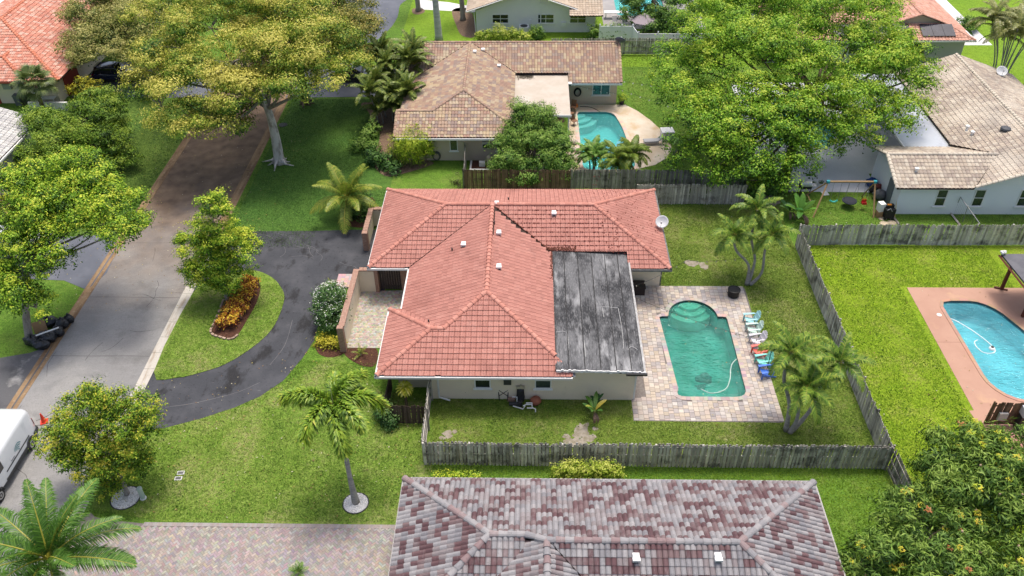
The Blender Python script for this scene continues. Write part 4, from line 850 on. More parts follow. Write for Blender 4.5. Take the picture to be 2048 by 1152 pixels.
metalp = M('patio_metal', (.50, .53, .57), .35, var=[(.4, (.28, .30, .33), .5, .66, .8), (.8, (.62, .64, .66), .5, .7, .6)], metal=.35)
for i in range(5):
    x0 = 30.75+i*.74; q = MB(); V = [(x0, 61.4-.0, 2.75), (x0+.72, 61.4, 2.79), (x0+.72, 76, 2.79), (x0, 76, 2.75)]; q.add(V+[(a, b, c-.08) for a, b, c in V], [(0, 1, 2, 3), (0, 4, 5, 1), (3, 2, 6, 7), (0, 3, 7, 4), (1, 5, 6, 2), (7, 6, 5, 4)]); part('patio_roof_panel', q, metalp, h)
eave(h, [(30.7, 61.4), (30.7, 76)], 2.72, white)
for y in (62.5, 66.5, 71, 75): q = MB(); q.bb(30.75, 30.85, y, y+.1, 0, 2.66); part('post', q, white, h)

# ---------------- salmon roofed house with solar panels, top right
h = thing('bungalow', (38, 92, 0), 'bungalow with salmon tile roof and black solar panels behind the big tree', 'house')
SA = [(.56, .30, .22), (.60, .33, .25), (.52, .27, .20), (.62, .36, .28)]
pick_sa = lambda pi, r_, c_: SA[rnd.randrange(4)]
zf = 2.7+.36*5.1
planes = [(2.7, .36, (45.4, 0), (-1, 0), [[(45.4, 84.05), (45.4, 110), (40.3, 110), (40.3, 86.4), (42.9, 86.4)]], True), (2.7, .36, (35.2, 0), (1, 0), [[(35.2, 86.4), (35.2, 110), (40.3, 110), (40.3, 86.4)]], True),
 (2.7, .36, (0, 84.05), (0, 1), [[(24, 84.05), (45.4, 84.05), (43.05, 86.4), (24, 86.4)], [(24, 86.4), (35.2, 86.4), (35.2, 89), (24, 89)]], True), (2.7, .36, (0, 94), (0, -1), [[(24, 94), (35.2, 94), (35.2, 89), (24, 89)]], False)]
rf = roof(h, planes, [((40.3, 86.3, zf), (40.3, 110, zf)), ((45.4, 84.05, 2.7), (43.0, 86.45, 3.55)), ((35.4, 86.32, 2.85), (40.3, 86.32, zf)), ((42.9, 86.32, 3.6), (40.3, 86.32, zf)), ((24, 89, 4.48), (35.2, 89, 4.48))], TILE, pick_sa, w_=.33, e_=.38, waves=1, capcols=SA, maxn=150)
q = MB(); q.add([(37.2, 86.55, 3.5), (43, 86.55, 3.5), (40.3, 86.55, zf-.05)], [(0, 1, 2)]); part('gable_wall', q, M('gable_peach', (.68, .55, .42), .9), h)
q = MB(); q.bb(24.5, 44.8, 84.8, 93, 0, 2.57); q.bb(36, 44.8, 92, 109, 0, 2.57); part('wall', q, M('stucco_offwhite', (.58, .57, .53), .9, var=[(.6, (.5, .49, .46), .45, .7, .6)]), h)
eave(h, [(24, 84.0), (45.45, 84.0), (45.45, 110)], 2.63, white); window(h, 37.4, 40.8, .9, 2.4, 84.8, (3, 1)); window(h, 33, 35, .9, 2.4, 84.8, (2, 1))
solar = M('solar_panel', (.018, .02, .03), .12, spec=.8, var=[(1.2, (.05, .055, .075), .45, .7, .7)])
for i in range(11):
    if i == 7: continue
    x0 = 31.2+i*1.12; q = MB(); V = []
    for xk, yk in ((x0, 84.45), (x0+1.09, 84.45), (x0+1.09, 86.1), (x0, 86.1)): V.append((xk, yk, 2.7+.36*(yk-84.05)+.2))
    q.add(V+[(a, b, c-.05) for a, b, c in V], [(0, 1, 2, 3), (0, 4, 5, 1), (1, 5, 6, 2), (2, 6, 7, 3), (3, 7, 4, 0)]); part('solar_panel', q, solar, h)
# ---------------- orange roofed house, top left
h = thing('bungalow', (-52, 82, 0), 'cream bungalow with bright orange tile roof at the top left', 'house')
OR = [(.53, .225, .155), (.56, .255, .18), (.50, .20, .14), (.56, .30, .22), (.60, .37, .29)]
pick_or = lambda pi, r_, c_: OR[rnd.randrange(5)]
zg = 2.7+.3*8.9
planes = [(2.7, .3, (-45., 0), (-1, 0), [[(-45., 74.65), (-45., 104), (-53.9, 104), (-53.9, 83.55)]], True), (2.7, .3, (0, 74.65), (0, 1), [[(-62.8, 74.65), (-45, 74.65), (-53.9, 83.55)]], True), (zg-1.35, .3, (-58.4, 0), (1, 0), [[(-58.4, 80), (-58.4, 104), (-53.9, 104), (-53.9, 83.55), (-57.4, 80)]], True)]
rf = roof(h, planes, [((-53.9, 83.55, zg), (-53.9, 104, zg)), ((-45, 74.65, 2.7), (-53.9, 83.55, zg)), ((-62, 75.4, 2.95), (-53.9, 83.55, zg))], TILE, pick_or, w_=.36, e_=.42, waves=2, capcols=[(.55, .19, .11), (.6, .23, .14)], capr=.16, lift=.05)
# projecting front wing
planes = [(2.72, .36, (-48.2, 0), (-1, 0), [[(-48.2, 74.4), (-48.2, 82), (-51.3, 82), (-51.3, 77.5)]], True), (2.72, .36, (0, 74.4), (0, 1), [[(-66, 74.4), (-48.2, 74.4), (-51.3, 77.5), (-66, 77.5)]], True)]
roof(h, planes, [((-48.2, 74.4, 2.75), (-51.3, 77.5, 3.85)), ((-51.3, 77.5, 3.85), (-60, 77.5, 3.85)), ((-51.3, 77.5, 3.85), (-51.3, 80.4, 3.85))], TILE, pick_or, w_=.36, e_=.36, waves=2, capcols=[(.55, .19, .11)], capr=.16, maxn=0, name='wing_roof')
for px, py in ((6, 48), (17, 39), (47, 15)): x, y = G(px, py, 4.9); vent(rf, x, y, 4.6)
q = MB(); q.bb(-60, -46, 75.4, 100, 0, 2.55); part('wall', q, cream, h); eave(h, [(-66, 74.35), (-48.1, 74.35)], 2.64, M('fascia_red', (.36, .09, .06), .6), .1, .14, 'fascia')
q = MB(); q.bb(-45.98, -45.9, 77, 80, 0, 2.3); part('garage_door', q, M('door_red', (.34, .05, .035), .6), h)
q = MB(); q.bb(-51.0, -50.2, 75.1, 75.42, 1.6, 2.15); part('window_unit', q, M('ac_grey', (.3, .31, .31), .5), h); window(h, -48.3, -47.4, 1.1, 2.3, 75.4, (1, 1))
q = MB(); q.bb(-52.3, -51.9, 75.3, 75.42, 0, 1.4); part('red_shutter', q, M('door_red2', (.34, .05, .035), .6), h)
# ---------------- grey roofed house, left edge
h = thing('bungalow', (-47, 60, 0), 'bungalow with pale grey tile roof at the left edge behind the bushes', 'house')
GY = [(.48, .47, .45), (.53, .52, .50), (.43, .42, .41), (.57, .56, .53)]
planes = [(2.7, .35, (-43.3, 0), (-1, 0), [[(-43.3, 50), (-43.3, 66.8), (-51, 66.8), (-51, 50)]], True)]
roof(h, planes, [((-43.4, 66.75, 2.72), (-51, 66.75, 5.4))], TILEB, lambda pi, r_, c_: GY[rnd.randrange(4)], w_=.36, e_=.42, waves=1, capcols=GY, maxn=250)
q = MB(); q.bb(-51, -44.3, 50.5, 66.3, 0, 2.55); part('wall', q, sage, h); eave(h, [(-43.24, 50), (-43.24, 66.8)], 2.62, white)
# ================================================================ vegetation
NR = np.random.default_rng(7)
leafm = M('leaf', (1, 1, 1), .55, attr='tint', var=[(1.5, None, .55, .85, .25)], transl=.22, spec=.3)
frondm = M('frond_leaf', (1, 1, 1), .45, attr='tint', transl=.22, spec=.4)
barkg = M('bark_grey', (.30, .27, .24), .95, var=[(4, (.16, .13, .11), .45, .65, .8, (1, 1, .35)), (14, (.42, .4, .37), .5, .75, .6)], bump=(14, .8, .03))
barkb = M('bark_brown', (.14, .10, .075), .95, var=[(5, (.22, .17, .13), .45, .7, .8, (1, 1, .4))], bump=(14, .8, .03))
palmbark = M('palm_bark', (.33, .31, .29), .9, var=[(2.5, (.20, .19, .18), .45, .62, .8, (.6, .6, 3)), (12, (.42, .4, .38), .5, .75, .5)], bump=(9, .6, .02))
def pal(v, P):
    P = np.array(P); x = np.clip(v, 0, 1)*(len(P)-1); i = np.minimum(x.astype(int), len(P)-2); f = (x-i)[:, None]; return P[i]*(1-f)+P[i+1]*f
def leaf_quads(pos, nrm, size, aspect, tint):
    n = len(pos); r = NR.normal(size=(n, 3)); t = np.cross(nrm, r); t /= np.linalg.norm(t, axis=1)[:, None]+1e-9; s = np.cross(nrm, t)
    a = size[:, None]*.5; b = a*aspect
    V = np.stack([pos-t*a, pos+s*b+t*a*.1, pos+t*a-nrm*a*.3, pos-s*b+t*a*.1], 1).reshape(-1, 3)
    return V, np.arange(4*n).reshape(-1, 4), np.repeat(tint, 4, 0)
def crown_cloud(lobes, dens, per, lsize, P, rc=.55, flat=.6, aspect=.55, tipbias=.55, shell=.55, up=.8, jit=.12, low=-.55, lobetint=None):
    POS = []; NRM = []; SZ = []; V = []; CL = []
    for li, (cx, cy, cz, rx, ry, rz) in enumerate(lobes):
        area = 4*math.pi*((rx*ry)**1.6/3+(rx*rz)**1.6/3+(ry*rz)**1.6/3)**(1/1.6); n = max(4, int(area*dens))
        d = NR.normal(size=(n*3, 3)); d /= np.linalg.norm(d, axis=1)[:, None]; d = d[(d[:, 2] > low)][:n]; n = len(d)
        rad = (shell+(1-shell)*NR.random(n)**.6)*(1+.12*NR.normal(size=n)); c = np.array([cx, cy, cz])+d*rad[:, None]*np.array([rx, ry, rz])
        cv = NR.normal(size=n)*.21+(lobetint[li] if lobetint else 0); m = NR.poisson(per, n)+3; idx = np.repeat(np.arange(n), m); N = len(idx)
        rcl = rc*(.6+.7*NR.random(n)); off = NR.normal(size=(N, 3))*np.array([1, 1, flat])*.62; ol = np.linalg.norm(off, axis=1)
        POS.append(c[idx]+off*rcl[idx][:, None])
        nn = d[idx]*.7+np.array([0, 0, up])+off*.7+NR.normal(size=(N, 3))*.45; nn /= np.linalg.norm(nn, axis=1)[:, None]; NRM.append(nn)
        SZ.append(lsize*(.6+.8*NR.random(N))); V.append(tipbias+cv[idx]+off[:, 2]*.5+d[idx, 2]*.12+NR.normal(size=N)*jit); CL.append(c)  # upper leaves tinted lighter: new growth, plus depth shading put into the colour
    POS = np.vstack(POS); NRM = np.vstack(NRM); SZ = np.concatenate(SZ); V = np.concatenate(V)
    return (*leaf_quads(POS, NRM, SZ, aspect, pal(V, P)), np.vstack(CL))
VARY = {'huge yellow green spreading tree with pale trunk beside the road': .19, 'olive brown leafed spreading tree over the dark blue car': .14}
def sublobes(lobes, k, s0=.34, s1=.62, fl=.8, seed=0):
    rr = random.Random(seed); out = []
    for (cx, cy, cz, rx, ry, rz) in lobes:
        for j in range(k):
            a = 2.39996*j+rr.uniform(-.4, .4)+cx; u = rr.uniform(-.35, 1.); c_ = math.sqrt(max(0, 1-u*u)); f = rr.uniform(.62, 1.02); s_ = rr.uniform(s0, s1)
            out.append((cx+rx*f*c_*math.cos(a), cy+ry*f*c_*math.sin(a), cz+rz*f*u, rx*s_, ry*s_, rz*s_*fl))
    return out
def tree(name, label, base, trunkpts, r0, lobes, P, sub=7, ss=(.32, .56), dens=2.2, per=38, lsize=.2, bark=barkg, cat='tree', group=None, roots=0, twigs=90, limbr=.35, nside=9, trunkmat=None, **kw):
    t = thing(name, base, label, cat, group)
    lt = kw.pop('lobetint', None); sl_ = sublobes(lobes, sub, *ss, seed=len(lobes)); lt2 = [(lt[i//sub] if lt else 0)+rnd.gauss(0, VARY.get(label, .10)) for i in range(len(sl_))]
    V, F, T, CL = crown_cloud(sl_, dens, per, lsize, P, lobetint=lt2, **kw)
    me = npmesh('crown', V-np.array(base), F, T); o = link('crown', me, leafm, t); ORG[o.name] = tuple(base)
    q = MB(); tp = smoothpts(trunkpts, 4); n = len(tp); q.tube(tp, [r0*(1.0-.5*i/(n-1))*(1.35 if i == 0 else 1) for i in range(n)], nside)
    if roots:
        for k in range(roots):
            a = 2*math.pi*k/roots+rnd.uniform(-.3, .3); L_ = rnd.uniform(.8, 1.6)*r0*2.1
            q.tube([(base[0]+math.cos(a)*r0*.7, base[1]+math.sin(a)*r0*.7, .35), (base[0]+math.cos(a)*L_*.5, base[1]+math.sin(a)*L_*.5, .1), (base[0]+math.cos(a+.2)*L_, base[1]+math.sin(a+.2)*L_, -.02)], [r0*.4, r0*.2, r0*.08], 6)
    part('trunk', q, trunkmat or bark, t, smooth=True)
    q = MB(); top = Vector(tp[-1]); rr = random.Random(len(lobes))
    for (cx, cy, cz, rx, ry, rz) in lobes:
        c = Vector((cx, cy, cz-.2*rz)); s_ = Vector(tp[max(0, n-1-rr.randrange(max(1, n//3)))]); mid = s_.lerp(c, .5)+Vector((rr.uniform(-.3, .3), rr.uniform(-.3, .3), -.15*(c-s_).length*.5+rr.uniform(0, .4)))
        l = (c-s_).length; q.tube(smoothpts([s_, mid, c], 3), [r0*limbr*(1-.12*k) for k in range(7)], 6)
        near = CL[np.argsort(np.linalg.norm((CL-np.array([cx, cy, cz]))/np.array([rx, ry, rz]), axis=1))[:60]]
        for k in range(twigs//len(lobes)+1):
            e = Vector(near[rr.randrange(len(near))]); q.tube([c, c.lerp(e, .5)+Vector((0, 0, -.1)), e], [r0*limbr*.35, r0*limbr*.22, r0*.04], 4, False)
    part('limbs', q, bark, t, smooth=True); return t
def FAT(l, k): return [(a, b, c, rx, ry, rz*k) for a, b, c, rx, ry, rz in l]
def LP(spec):      # lobes given as (photo px, photo py, depth Y, rx, ry, rz)
    return [(*PY(a, b, Y), rx, ry, rz) for a, b, Y, rx, ry, rz in spec]
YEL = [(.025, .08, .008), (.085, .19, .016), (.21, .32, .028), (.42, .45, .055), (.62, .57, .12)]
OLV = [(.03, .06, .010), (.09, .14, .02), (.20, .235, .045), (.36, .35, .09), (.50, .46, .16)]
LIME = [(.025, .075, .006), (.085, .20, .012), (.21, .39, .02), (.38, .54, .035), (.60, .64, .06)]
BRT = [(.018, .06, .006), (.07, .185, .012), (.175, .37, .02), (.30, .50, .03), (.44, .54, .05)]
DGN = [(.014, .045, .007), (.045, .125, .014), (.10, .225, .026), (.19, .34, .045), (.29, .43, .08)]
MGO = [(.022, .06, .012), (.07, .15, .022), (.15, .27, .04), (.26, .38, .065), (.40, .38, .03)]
# the big yellow-green street tree and its neighbours
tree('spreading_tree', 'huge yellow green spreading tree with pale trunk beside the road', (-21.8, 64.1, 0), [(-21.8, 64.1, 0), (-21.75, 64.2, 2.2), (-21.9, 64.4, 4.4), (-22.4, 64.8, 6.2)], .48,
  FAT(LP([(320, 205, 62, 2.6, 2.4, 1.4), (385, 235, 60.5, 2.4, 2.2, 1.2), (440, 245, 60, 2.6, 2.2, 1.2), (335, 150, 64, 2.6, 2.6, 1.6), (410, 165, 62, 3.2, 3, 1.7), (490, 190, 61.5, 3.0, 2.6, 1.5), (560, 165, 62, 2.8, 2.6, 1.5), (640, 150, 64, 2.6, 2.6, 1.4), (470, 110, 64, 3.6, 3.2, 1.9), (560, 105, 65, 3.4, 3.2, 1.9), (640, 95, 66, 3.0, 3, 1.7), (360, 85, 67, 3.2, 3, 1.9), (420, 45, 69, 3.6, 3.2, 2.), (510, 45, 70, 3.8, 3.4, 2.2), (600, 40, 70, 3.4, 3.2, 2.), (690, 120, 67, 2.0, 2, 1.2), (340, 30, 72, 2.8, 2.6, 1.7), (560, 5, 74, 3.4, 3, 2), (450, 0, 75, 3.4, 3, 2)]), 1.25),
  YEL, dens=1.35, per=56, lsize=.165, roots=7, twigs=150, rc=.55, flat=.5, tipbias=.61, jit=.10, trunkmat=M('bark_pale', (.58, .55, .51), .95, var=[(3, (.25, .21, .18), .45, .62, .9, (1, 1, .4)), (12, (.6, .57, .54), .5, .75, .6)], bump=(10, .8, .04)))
tree('spreading_tree', 'olive brown leafed spreading tree over the dark blue car', (-39.5, 84, 0), [(-39.5, 84, 0), (-39.2, 84, 3), (-39, 84, 6)], .4,
  LP([(180, 60, 82, 2.8, 2.8, 1.7), (240, 60, 82, 3.2, 3, 1.8), (185, 100, 79, 2.2, 2.2, 1.2), (235, 95, 80, 2.4, 2.4, 1.2), (290, 90, 80, 3., 2.8, 1.8), (300, 40, 84, 3.2, 3, 2), (220, 15, 86, 3, 3, 1.9), (160, 90, 80, 2, 2, 1.2), (300, 130, 77, 1.5, 1.5, 1), (280, -5, 88, 3.4, 3, 2), (170, 20, 86, 2.2, 2.4, 1.6), (165, 125, 77.5, 1.0, 1.0, .7)]),
  OLV, dens=1.5, per=54, lsize=.17, rc=.58, flat=.5, tipbias=.52)
tree('spreading_tree', 'darker green tree with brown trunk base behind the yellow tree', (-21.9, 75.4, 0), [(-21.9, 75.4, 0), (-21.8, 75.4, 3), (-21.6, 75.5, 6)], .42,
  LP([(690, 60, 76, 3, 2.8, 1.7), (650, 20, 80, 3.2, 3, 2), (720, 45, 78, 2, 2.2, 1.4), (640, 70, 74, 3, 2.8, 1.8), (590, 60, 75, 3, 2.8, 1.8), (560, 140, 70, 2.2, 2.2, 1.4), (610, 130, 71, 2.4, 2.2, 1.4), (480, 225, 64, 1.6, 1.6, 1.1), (700, 100, 75, 1.8, 1.8, 1.1), (680, 5, 82, 3, 2.8, 1.8)]),
  [(.025, .055, .007), (.07, .115, .014), (.16, .19, .024), (.32, .28, .05), (.45, .37, .1)], dens=1.5, per=52, lsize=.17, bark=barkb, rc=.55, flat=.5, tipbias=.45, roots=7)
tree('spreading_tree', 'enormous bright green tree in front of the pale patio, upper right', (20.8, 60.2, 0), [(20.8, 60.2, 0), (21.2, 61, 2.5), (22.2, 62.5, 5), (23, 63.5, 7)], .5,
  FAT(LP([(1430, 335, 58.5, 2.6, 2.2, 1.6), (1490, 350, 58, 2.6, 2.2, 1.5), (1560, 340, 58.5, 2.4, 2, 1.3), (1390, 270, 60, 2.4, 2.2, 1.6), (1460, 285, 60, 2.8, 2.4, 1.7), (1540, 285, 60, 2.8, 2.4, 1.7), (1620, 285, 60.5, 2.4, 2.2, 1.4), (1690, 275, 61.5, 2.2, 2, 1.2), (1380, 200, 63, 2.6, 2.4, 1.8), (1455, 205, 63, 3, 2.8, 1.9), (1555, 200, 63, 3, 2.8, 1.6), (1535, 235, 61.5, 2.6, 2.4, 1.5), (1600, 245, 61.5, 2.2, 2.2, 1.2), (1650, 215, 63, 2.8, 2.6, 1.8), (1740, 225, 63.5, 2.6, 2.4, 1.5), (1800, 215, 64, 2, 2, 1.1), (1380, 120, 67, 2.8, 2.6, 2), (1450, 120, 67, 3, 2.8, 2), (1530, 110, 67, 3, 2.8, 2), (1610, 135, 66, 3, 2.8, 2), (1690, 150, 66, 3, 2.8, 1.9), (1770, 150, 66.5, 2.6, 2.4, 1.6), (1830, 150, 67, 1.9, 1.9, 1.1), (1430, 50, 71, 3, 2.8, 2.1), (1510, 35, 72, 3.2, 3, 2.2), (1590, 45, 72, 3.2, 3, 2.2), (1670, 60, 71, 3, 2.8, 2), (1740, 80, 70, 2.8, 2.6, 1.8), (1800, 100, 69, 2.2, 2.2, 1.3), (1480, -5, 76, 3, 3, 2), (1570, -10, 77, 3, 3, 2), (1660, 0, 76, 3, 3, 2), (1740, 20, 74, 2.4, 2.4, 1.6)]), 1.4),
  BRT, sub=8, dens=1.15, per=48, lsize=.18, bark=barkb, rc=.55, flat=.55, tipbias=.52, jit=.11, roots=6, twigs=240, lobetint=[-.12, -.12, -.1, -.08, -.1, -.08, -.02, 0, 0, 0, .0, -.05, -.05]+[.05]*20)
tree('leafy_tree', 'lime green young tree with mottled trunk beside the black rubbish bags', (-33.0, 40.9, 0), [(-33.0, 40.9, 0), (-32.7, 41.3, 2), (-32.3, 42., 4), (-32, 43, 5.5)], .27,
  FAT(LP([(205, 445, 44, 2, 1.8, 1.3), (262, 445, 45, 1.2, 1.2, .8), (155, 420, 44.5, 2, 2, 1.4), (100, 430, 44, 2, 2, 1.5), (50, 440, 43.5, 2, 2, 1.5), (70, 490, 42.5, 1.9, 1.8, 1.4), (20, 500, 42.5, 1.6, 1.6, 1.3), (30, 590, 40.3, 1.5, 1.4, 1.2), (70, 610, 40.2, .9, .9, .8), (150, 360, 47, 1.9, 1.9, 1.5), (215, 390, 46, 1.5, 1.5, 1), (120, 380, 46, 1.9, 1.9, 1.4), (165, 325, 48.5, 1.2, 1.2, 1), (30, 400, 45, 1.8, 1.8, 1.4), (260, 400, 46.5, .9, .9, .7), (105, 525, 41.5, 1, 1, .9)]), 1.3),
  LIME, ss=(.38, .64), dens=2.4, per=44, lsize=.14, rc=.36, tipbias=.40, bark=barkg, twigs=160)
tree('street_tree', 'bright green street tree on the oval grass island by the orange shrubs', (-21.0, 45.1, 0), [(-21.0, 45.1, 0), (-21.05, 45.3, 1.5), (-21.2, 45.6, 3.2), (-21.3, 45.7, 5)], .14,
  LP([(430, 410, 46, .9, .9, .9), (428, 440, 46, 1.2, 1.1, .9), (440, 480, 45.8, 1.5, 1.4, 1), (405, 490, 45.8, 1.1, 1.1, .9), (475, 500, 45.8, 1.2, 1.2, .9), (420, 530, 45.5, 1.5, 1.4, .9), (455, 545, 45.4, 1.3, 1.2, .8), (400, 550, 45.4, 1, 1, .7), (440, 572, 45.2, .9, .9, .6), (365, 480, 46, .4, .4, .3)]),
  LIME, ss=(.45, .75), dens=3.2, per=40, lsize=.125, rc=.28, tipbias=.54, twigs=90)
tree('street_tree', 'yellow green tree over a white stone ring by the paver driveway', (-21.85, 28.6, 0), [(-21.85, 28.6, 0), (-21.9, 28.8, 1.2), (-22.0, 29, 2.6), (-22.1, 29.2, 4)], .13,
  LP([(205, 800, 30, .9, .9, .8), (160, 830, 29.8, 1.2, 1.1, .9), (240, 825, 29.8, 1.3, 1.2, .9), (130, 880, 29.4, 1.2, 1.1, .9), (195, 870, 29.4, 1.4, 1.3, 1), (265, 875, 29.4, 1.3, 1.2, .9), (290, 850, 29.6, .8, .8, .6), (170, 925, 29, 1.3, 1.2, .9), (235, 920, 29, 1.3, 1.2, .9), (280, 920, 29, .8, .8, .7), (220, 965, 28.7, 1., .9, .6), (125, 915, 29.2, .7, .7, .6), (190, 970, 28.8, .6, .6, .4)]),
  [(.022, .06, .006), (.07, .165, .010), (.18, .33, .02), (.36, .47, .035), (.55, .50, .05)], ss=(.42, .7), dens=3.4, per=44, lsize=.115, rc=.27, tipbias=.45, jit=.12, twigs=110)
tree('dense_tree', 'dense dark green rounded tree beside the grey roofed house', (-38, 64, 0), [(-38, 64, 0), (-38, 64, 2), (-38, 64.2, 4)], .2,
  LP([(200, 225, 66, 1.9, 1.8, 1.4), (150, 245, 65, 2, 2, 1.5), (105, 260, 64.5, 1.9, 1.8, 1.4), (230, 265, 65, 1.6, 1.6, 1.4), (185, 285, 63.5, 2.1, 2, 1.6), (125, 300, 62.5, 2, 1.9, 1.5), (235, 310, 63, 1.3, 1.3, 1.2), (85, 320, 62, 1.5, 1.5, 1.2), (160, 340, 61.5, 1.8, 1.7, 1.3), (215, 340, 62, 1.4, 1.4, 1.2), (80, 235, 66, 1.4, 1.4, 1.1), (215, 195, 67, .7, .7, .8), (75, 365, 60.5, 1.1, 1.1, .8), (180, 205, 67.5, 1.2, 1.2, 1.)]),
  [(.018, .05, .006), (.055, .135, .010), (.12, .23, .016), (.21, .34, .026), (.30, .40, .04)], ss=(.42, .7), dens=2.2, per=42, lsize=.15, rc=.38, tipbias=.47, bark=barkb)
tree('dense_tree', 'round dark green tree in front of the brown tiled house by its pool', (.4, 61.6, 0), [(.4, 61.6, 0), (.4, 61.7, 1.5), (.4, 62, 3)], .18,
  LP([(1045, 235, 64.5, 1.3, 1.3, 1.2), (1075, 250, 64, 1.6, 1.5, 1.3), (1030, 270, 63.5, 1.4, 1.4, 1.2), (1105, 275, 63.5, 1.5, 1.4, 1.2), (1060, 295, 62.5, 1.9, 1.7, 1.4), (1120, 310, 62, 1.4, 1.3, 1.2), (1020, 315, 62, 1.4, 1.3, 1.2), (1085, 330, 61.5, 1.6, 1.5, 1.1), (1040, 342, 61.2, 1.5, 1.4, .9), (1005, 340, 61.3, .8, .8, .7), (1125, 340, 61.3, 1, 1, .8)]),
  DGN, ss=(.46, .76), dens=2.6, per=50, lsize=.135, rc=.34, tipbias=.52, bark=barkb)
tree('dense_tree', 'dark green tree overhanging the white vinyl fence at the top', (13.6, 93.5, 0), [(13.6, 93.5, 0), (13.6, 93.4, 2), (13.5, 93.3, 4)], .2,
  LP([(1290, 30, 93, 2, 1.8, 1.4), (1330, 35, 92.5, 2, 1.8, 1.4), (1370, 20, 93, 2.2, 2, 1.6), (1310, 60, 91, 1.8, 1.4, 1.1), (1345, 65, 91, 1.4, 1.3, 1), (1360, 50, 91.5, 1.6, 1.5, 1.2), (1280, 0, 95, 2, 2, 1.6), (1340, -5, 96, 2.4, 2.2, 1.8), (1265, 18, 93, 1.2, 1.2, .9)]),
  [(.014, .045, .010), (.035, .10, .016), (.07, .17, .022), (.12, .24, .03), (.18, .3, .04)], dens=2.2, per=40, lsize=.18, rc=.4, tipbias=.5, bark=barkb)
# mango trees bottom right: long drooping leaves, flushes of yellow and rust
def mango(label, base, lobes, seed):
    t = tree('mango_tree', label, base, [base, (base[0]+.1, base[1]+.1, 1.5), (base[0]+.2, base[1]+.2, 3)], .22, lobes, MGO[:4], dens=2.4, per=26, lsize=.32, aspect=.2, rc=.36, flat=.7, tipbias=.42, bark=barkb, jit=.14, up=.5, cat='tree', group=None)
    rr = random.Random(seed); fm = []
    for col in ((.60, .60, .05), (.66, .62, .08), (.48, .19, .08)):         # new leaf flushes at branch ends
        P = []; Nn = []; T = []; S = []
        for j in range(18):
            b = rr.uniform(0, 6.28); d = np.array([math.cos(b), math.sin(b), rr.uniform(-.1, .6)]); P.append(d*.15); n_ = np.array([-.3*d[0], -.3*d[1], 1.]); Nn.append(n_/np.linalg.norm(n_)); S.append(.32*rr.uniform(.7, 1.2)); T.append([v*rr.uniform(.75, 1.1) for v in col])
        V, F, TT = leaf_quads(np.array(P), np.array(Nn), np.array(S), .24, np.array(T)); me = npmesh('leaf_flush', V, F, TT); me.materials.append(leafm); fm.append(me)
    for k in range(30):
        L_ = lobes[rr.randrange(len(lobes))]; a = rr.uniform(0, 6.28); e = rr.uniform(.25, 1.3); s_ = rr.uniform(.6, .95)
        place('leaf_flush', fm[rr.choice((0, 0, 0, 1, 1, 2))], t, (L_[0]+L_[3]*math.cos(a)*math.cos(e)*1.05, L_[1]+L_[4]*math.sin(a)*math.cos(e)*1.05, L_[2]+L_[5]*math.sin(e)*1.05), Matrix.Rotation(rr.uniform(0, 6), 3, 'Z'), (s_, s_, s_))
    q = MB()
    for k in range(26):
        L_ = lobes[rr.randrange(len(lobes))]; a = rr.uniform(3.3, 6.1); e = rr.uniform(-.1, .8); q.blob((L_[0]+L_[3]*math.cos(a)*math.cos(e)*1.08, L_[1]+L_[4]*math.sin(a)*math.cos(e)*1.08, L_[2]+L_[5]*math.sin(e)*1.05), (.06, .06, .08), k, 4, .02)
    part('fruit', q, M('mango_fruit', (.50, .36, .24), .6), t, smooth=True, kind='stuff'); return t
def LZ(spec): return [(*G(a, b, z), z, rx, ry, rz) for a, b, z, rx, ry, rz in spec]
mango('mango tree with rusty red and yellow new leaves by the terracotta deck', (25.2, 27.8, 0), LZ([(1905, 895, 3.2, 1.2, 1.1, .9), (1960, 885, 3.6, 1.3, 1.2, 1), (1990, 930, 4., 1.6, 1.4, 1.2), (1905, 940, 3.6, 1.4, 1.3, 1.1), (1950, 975, 3.8, 1.6, 1.5, 1.2), (2030, 900, 3.6, 1.4, 1.3, 1.1), (2040, 975, 4.1, 1.6, 1.5, 1.2), (2000, 1030, 3.6, 1.5, 1.4, 1.1), (2045, 1070, 3.4, 1.4, 1.3, 1), (1865, 945, 2.8, .8, .8, .7), (2040, 1140, 3, 1.3, 1.2, 1), (2090, 1000, 4, 1.8, 1.6, 1.2), (1990, 985, 3.2, 1.8, 1.7, 1.2)]), 3)
mango('dark mango tree with yellow leaf tips and pale fruit, bottom right corner', (20.9, 23.2, 0), LZ([(1810, 1020, 2.9, 1.2, 1.1, .9), (1870, 1010, 3.2, 1.3, 1.2, 1), (1920, 1050, 3.2, 1.1, 1.1, .9), (1790, 1070, 3, 1.3, 1.2, 1), (1860, 1070, 3.6, 1.5, 1.4, 1.1), (1915, 1110, 3.4, 1.3, 1.2, 1), (1740, 1125, 2.6, 1.1, 1, .8), (1810, 1130, 3.4, 1.5, 1.4, 1.1), (1880, 1140, 3.5, 1.4, 1.3, 1), (1935, 1150, 3, 1.0, 1., .9), (1705, 1140, 2.2, .7, .7, .6), (1850, 1190, 3, 1.6, 1.5, 1.1), (1790, 1190, 2.8, 1.3, 1.2, 1)]), 9)
